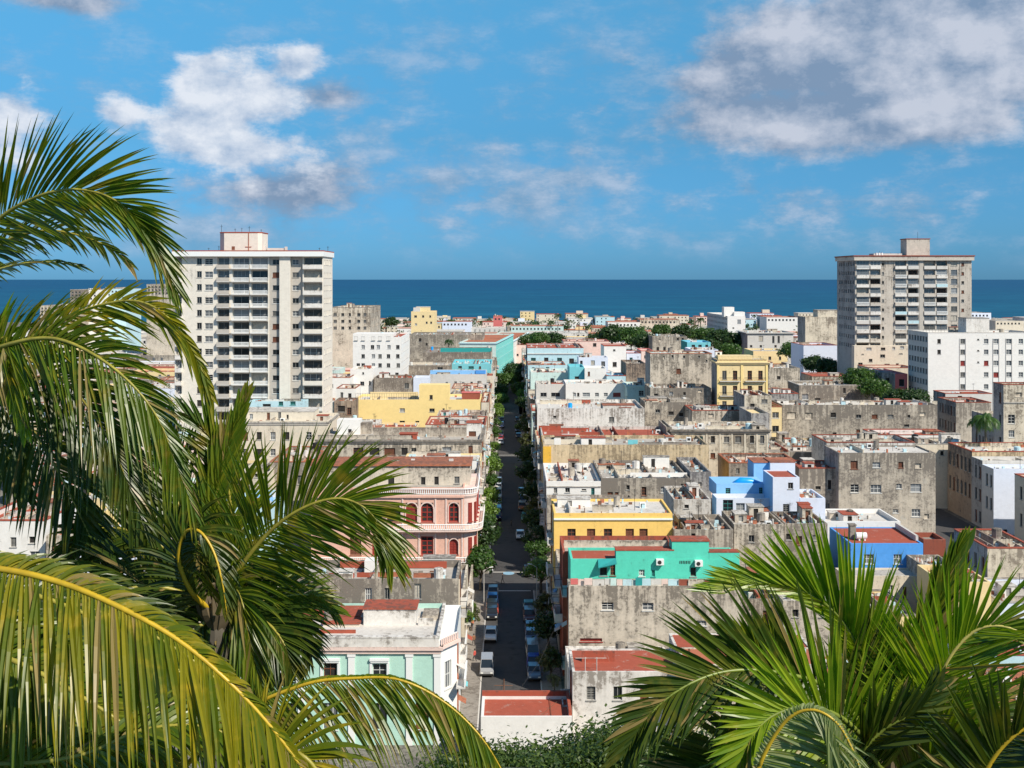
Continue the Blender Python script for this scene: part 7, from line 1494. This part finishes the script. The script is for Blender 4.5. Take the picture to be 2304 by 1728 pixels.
# palm B
frond(PB, [(500, 1340, 9.0), (560, 1250, 8.9), (625, 1180, 8.8), (700, 1135, 8.7), (770, 1122, 8.65), (830, 1150, 8.6), (862, 1205, 8.6), (882, 1262, 8.6)], .84, (0, -1, .25), 112, .45, 62, 16, 10, .029, (1.0, 1.0), 'frond_green', indiv=True, seed=20, s0=.05, label='arching frond before the pink building')
frond(PB, [(470, 1370, 8.9), (430, 1330, 8.7), (402, 1260, 8.6), (415, 1200, 8.5), (448, 1195, 8.4), (480, 1240, 8.35), (500, 1310, 8.3), (512, 1390, 8.3)], .50, (0, -1, .3), 66, 1.3, 55, 25, -20, .030, (1.0, .4), 'frond_dark', 'rachis', seed=21, s0=.06, label='curled young frond')
frond(PB, [(480, 1370, 9.3), (470, 1230, 9.3), (490, 1100, 9.3), (520, 990, 9.3), (552, 890, 9.3)], .52, (0, -1, 0), 44, .05, 18, 10, 6, .050, (1, 1), 'frond_green', seed=22, s0=.2)
frond(PB, [(470, 1370, 9.4), (430, 1250, 9.5), (400, 1130, 9.6), (360, 1020, 9.7), (310, 950, 9.8)], .75, (0, -1, 0), 56, .4, 45, 15, 10, .038, (1, 1), 'frond_dark', seed=23)
frond(PB, [(480, 1380, 9.2), (540, 1370, 9.0), (600, 1400, 8.9), (640, 1450, 8.8), (660, 1510, 8.8)], .60, (0, -.9, .6), 44, .7, 55, 20, 8, .034, (1, 1), 'frond_dark', seed=24)
frond(PB, [(490, 1380, 8.8), (510, 1330, 8.6), (540, 1340, 8.4), (556, 1410, 8.3), (575, 1490, 8.3), (600, 1560, 8.3)], .55, (0, -1, .2), 44, .8, 35, 15, 5, .036, (1, 1), 'frond_green', seed=25)
frond(PB, [(480, 1380, 9.1), (400, 1330, 9.0), (310, 1320, 8.9), (230, 1360, 8.8), (180, 1430, 8.8)], .75, (0, -.9, .6), 60, .7, 60, 20, 8, .036, (1, 1), 'frond_dark', seed=26)
frond(PB, [(480, 1380, 9.5), (400, 1260, 9.4), (310, 1200, 9.4), (220, 1190, 9.4), (150, 1240, 9.4)], .7, (0, -1, .4), 54, .5, 60, 20, 8, .034, (1, 1), 'frond_dark', seed=27)
frond(PB, [(490, 1360, 9.6), (520, 1200, 9.6), (510, 1080, 9.6), (470, 980, 9.6), (420, 930, 9.6)], .7, (0, -1, .0), 50, .3, 40, 18, 8, .034, (1, 1), 'frond_olive' if 0 else 'frond_green', seed=28)
frond(PB, [(490, 1380, 9.0), (440, 1420, 8.9), (420, 1480, 8.8), (430, 1560, 8.8), (460, 1640, 8.8)], .65, (0, -1, .2), 44, .6, 60, 20, 8, .036, (1, 1), 'frond_dark', seed=29)
for i_, (px_, py_, sh_, lg_, lb_) in enumerate([(1062, 1420, (.5, .5, .55), (.1, .1, .15), 'person in grey walking on the left pavement beside the white hatchback'), (1068, 1490, (.6, .1, .08), (.05, .05, .06), 'person in a red shirt low on the left pavement'), (1212, 1405, (.1, .2, .5), (.04, .04, .05), 'person in blue on the right pavement by the round tree'), (1229, 1500, (.6, .6, .55), (.2, .15, .1), 'person in white beside the lower right parked cars'), (1150, 1190, (.1, .1, .1), (.1, .1, .12), 'person in black crossing the road near the blue truck'), (1082, 1312, (.7, .6, .2), (.05, .05, .1), 'person in yellow at the sunny corner left of the crossing')]): person(PX(px_, yof(py_)), yof(py_), lb_, sh_, lg_, rot=i_ * 1.1)
frond(PB, [(490, 1390, 9.0), (600, 1350, 9.1), (700, 1340, 9.2), (760, 1380, 9.2)], .45, (0, -.6, .8), 40, .4, 50, 20, 8, .03, (1, 1), 'frond_green', seed=30)
for i_, (x_, y_, e_) in enumerate([(350, 1420, 9.1), (560, 1470, 9.0), (420, 1300, 9.5), (560, 1300, 9.4), (300, 1480, 9.2), (640, 1380, 9.3)]):
    frond(PB, [(488, 1385, e_), ((488 + x_) / 2, (1360 + y_) / 2 - 40, e_), (x_, y_, e_), (x_ * 1.35 - 165, y_ + 90, e_)], .62, (0, -1, .2), 44, .7, 55, 20, 8, .030, (1, 1), 'frond_dark', seed=31 + i_)
# palm C: nearest
frond(PC, [(-260, 1300, 6.0), (-120, 1275, 5.7), (20, 1284, 5.5), (150, 1316, 5.4), (280, 1372, 5.3), (400, 1440, 5.25), (510, 1530, 5.2), (610, 1636, 5.2), (700, 1760, 5.2), (770, 1880, 5.2)], .84, (0, -.75, .75), 150, 1.25, 70, 24, 2, .0265, (.22, 1.0), 'frond_yellow', 'rachis', indiv=True, seed=40, s0=.1, rr=.024, label='bright yellow-ribbed frond hanging across the corner')
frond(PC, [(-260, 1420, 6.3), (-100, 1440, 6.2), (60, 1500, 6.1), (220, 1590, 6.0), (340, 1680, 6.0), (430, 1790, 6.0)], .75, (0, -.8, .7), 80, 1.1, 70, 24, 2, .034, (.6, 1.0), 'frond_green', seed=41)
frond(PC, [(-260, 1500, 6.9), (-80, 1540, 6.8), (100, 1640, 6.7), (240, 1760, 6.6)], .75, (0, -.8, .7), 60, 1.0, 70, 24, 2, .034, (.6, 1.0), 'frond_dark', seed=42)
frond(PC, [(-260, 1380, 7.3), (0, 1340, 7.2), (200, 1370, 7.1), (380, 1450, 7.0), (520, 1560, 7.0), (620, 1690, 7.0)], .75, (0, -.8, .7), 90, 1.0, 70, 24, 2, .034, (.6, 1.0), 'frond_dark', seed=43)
frond(PC, [(-200, 1700, 6.4), (0, 1720, 5.9), (180, 1700, 5.8), (330, 1640, 5.8), (480, 1640, 5.8), (600, 1720, 5.8)], .6, (0, -.5, .9), 60, .7, 60, 24, 2, .034, (1, 1.0), 'frond_green', seed=44)
frond(PC, [(350, 1800, 6.2), (520, 1620, 6.1), (680, 1542, 6.0), (800, 1526, 5.95), (900, 1530, 5.9), (1000, 1580, 5.9), (1085, 1662, 5.85), (1150, 1770, 5.85)], .60, (0, -.9, .5), 125, 1.05, 60, 18, 4, .019, (.06, 1.0), 'frond_green', 'rachis', indiv=False, seed=45, s0=.22, rr=.016)
frond(PC, [(500, 1800, 5.8), (600, 1700, 5.7), (680, 1700, 5.6), (740, 1780, 5.6), (780, 1880, 5.6)], .42, (0, -.8, .6), 46, .8, 60, 20, 4, .03, (1, 1), 'frond_yellow', seed=46)
frond(PC, [(-260, 1330, 6.7), (-60, 1310, 6.6), (140, 1360, 6.5), (320, 1450, 6.4), (470, 1570, 6.4), (590, 1710, 6.4)], .85, (0, -.8, .7), 100, 1.1, 70, 24, 2, .034, (.1, 1.0), 'frond_dark', seed=47)
frond(PC, [(-260, 1480, 6.6), (-60, 1490, 6.5), (140, 1560, 6.5), (300, 1660, 6.4), (400, 1760, 6.4)], .80, (0, -.8, .7), 90, 1.0, 70, 24, 2, .034, (.3, 1.0), 'frond_green', seed=48)
# palm D: right
frond(PD, [(1985, 1720, 7.5), (1955, 1560, 7.4), (1925, 1450, 7.3), (1870, 1370, 7.25), (1790, 1325, 7.2), (1700, 1312, 7.15), (1620, 1325, 7.1)], .74, (0, -1, -.05), 88, -.03, 34, 10, 12, .031, (.4, 1.0), 'frond_lime', 'rachis_green', indiv=True, seed=60, s0=.22, label='frond curving left over the teal house')
frond(PD, [(2040, 1740, 7.4), (2085, 1600, 7.25), (2130, 1490, 7.15), (2185, 1425, 7.1), (2245, 1408, 7.05), (2310, 1432, 7.0), (2370, 1500, 7.0)], .76, (0, -1, .0), 118, .14, 56, 16, 12, .024, (1.0, .95), 'frond_lime', 'rachis_pale', indiv=True, seed=61, s0=.06, label='broad frond at the right edge')
frond(PD, [(2010, 1720, 7.6), (2050, 1560, 7.6), (2088, 1440, 7.6), (2125, 1330, 7.6), (2162, 1235, 7.6)], .60, (0, -1, 0), 44, -.05, 18, 8, 4, .058, (1, 1), 'frond_green', 'rachis_green', seed=62, s0=.15)
frond(PD, [(1980, 1700, 7.3), (1880, 1560, 7.15), (1760, 1515, 7.0), (1640, 1510, 6.9), (1540, 1545, 6.8), (1460, 1610, 6.75), (1410, 1690, 6.75)], .72, (0, -.95, .35), 80, .22, 62, 20, 6, .034, (.95, 1.0), 'frond_dark', 'rachis_green', seed=63, s0=.08)
frond(PD, [(1980, 1700, 7.0), (1900, 1620, 6.8), (1820, 1590, 6.7), (1740, 1610, 6.65), (1690, 1660, 6.6), (1660, 1730, 6.6)], .60, (0, -1, .2), 66, .14, 68, 28, 8, .034, (1.0, 1.0), 'frond_lime', 'rachis_green', seed=64, s0=.1)
frond(PD, [(1690, 1790, 6.3), (1718, 1700, 6.25), (1770, 1620, 6.2), (1825, 1597, 6.15), (1878, 1622, 6.1), (1915, 1680, 6.1), (1950, 1770, 6.1)], .50, (0, -1, .35), 84, .9, 70, 50, -10, .026, (.10, 1.0), 'frond_pale', 'rachis', indiv=False, seed=65, s0=.04, rr=.016)
frond(PD, [(1990, 1700, 7.8), (1970, 1560, 7.9), (1955, 1480, 8.0), (1940, 1420, 8.1), (1920, 1380, 8.1)], .60, (0, -1, 0), 60, .02, 32, 12, 10, .036, (1, 1), 'frond_green', 'rachis_green', seed=66, s0=.1)
frond(PD, [(2000, 1710, 7.9), (2020, 1570, 8.0), (2035, 1490, 8.1), (2045, 1440, 8.1)], .58, (0, -1, 0), 54, .02, 34, 12, 10, .036, (1, 1), 'frond_green', 'rachis_green', seed=67, s0=.1)
frond(PD, [(2000, 1720, 7.7), (1900, 1640, 7.7), (1800, 1570, 7.7), (1720, 1480, 7.7), (1650, 1440, 7.7)], .74, (0, -1, .1), 66, .06, 46, 16, 10, .034, (1, .9), 'frond_green', 'rachis_green', seed=68, s0=.1)
frond(PD, [(2180, 1830, 6.2), (2220, 1730, 6.15), (2270, 1665, 6.1), (2340, 1620, 6.05), (2400, 1600, 6.0)], .56, (0, -1, .0), 50, .05, 66, 30, 8, .038, (1, .9), 'frond_dark', 'rachis', seed=69, s0=.02)
frond(PD, [(2010, 1740, 7.2), (2100, 1700, 7.0), (2180, 1700, 6.9), (2250, 1740, 6.8)], .55, (0, -1, .3), 50, .3, 60, 24, 8, .036, (1, 1), 'frond_green', 'rachis_green', seed=70)
frond(PD, [(1990, 1740, 7.0), (1960, 1700, 6.8), (1940, 1690, 6.7), (1990, 1640, 6.65), (2060, 1600, 6.6), (2110, 1540, 6.6)], .45, (0, -1, .1), 44, .15, 50, 20, 8, .040, (1, 1), 'frond_dark', 'rachis_green', seed=71)
frond(PD, [(1960, 1740, 7.5), (1820, 1700, 7.4), (1680, 1700, 7.3), (1540, 1740, 7.3), (1440, 1800, 7.2)], .66, (0, -1, .4), 60, .3, 60, 24, 8, .040, (1, 1), 'frond_dark', 'rachis_green', seed=72)
frond(PD, [(2000, 1760, 8.2), (2120, 1640, 8.3), (2220, 1600, 8.3), (2300, 1640, 8.3)], .7, (0, -1, .3), 60, .4, 60, 24, 8, .036, (1, 1), 'frond_dark', 'rachis_green', seed=73)
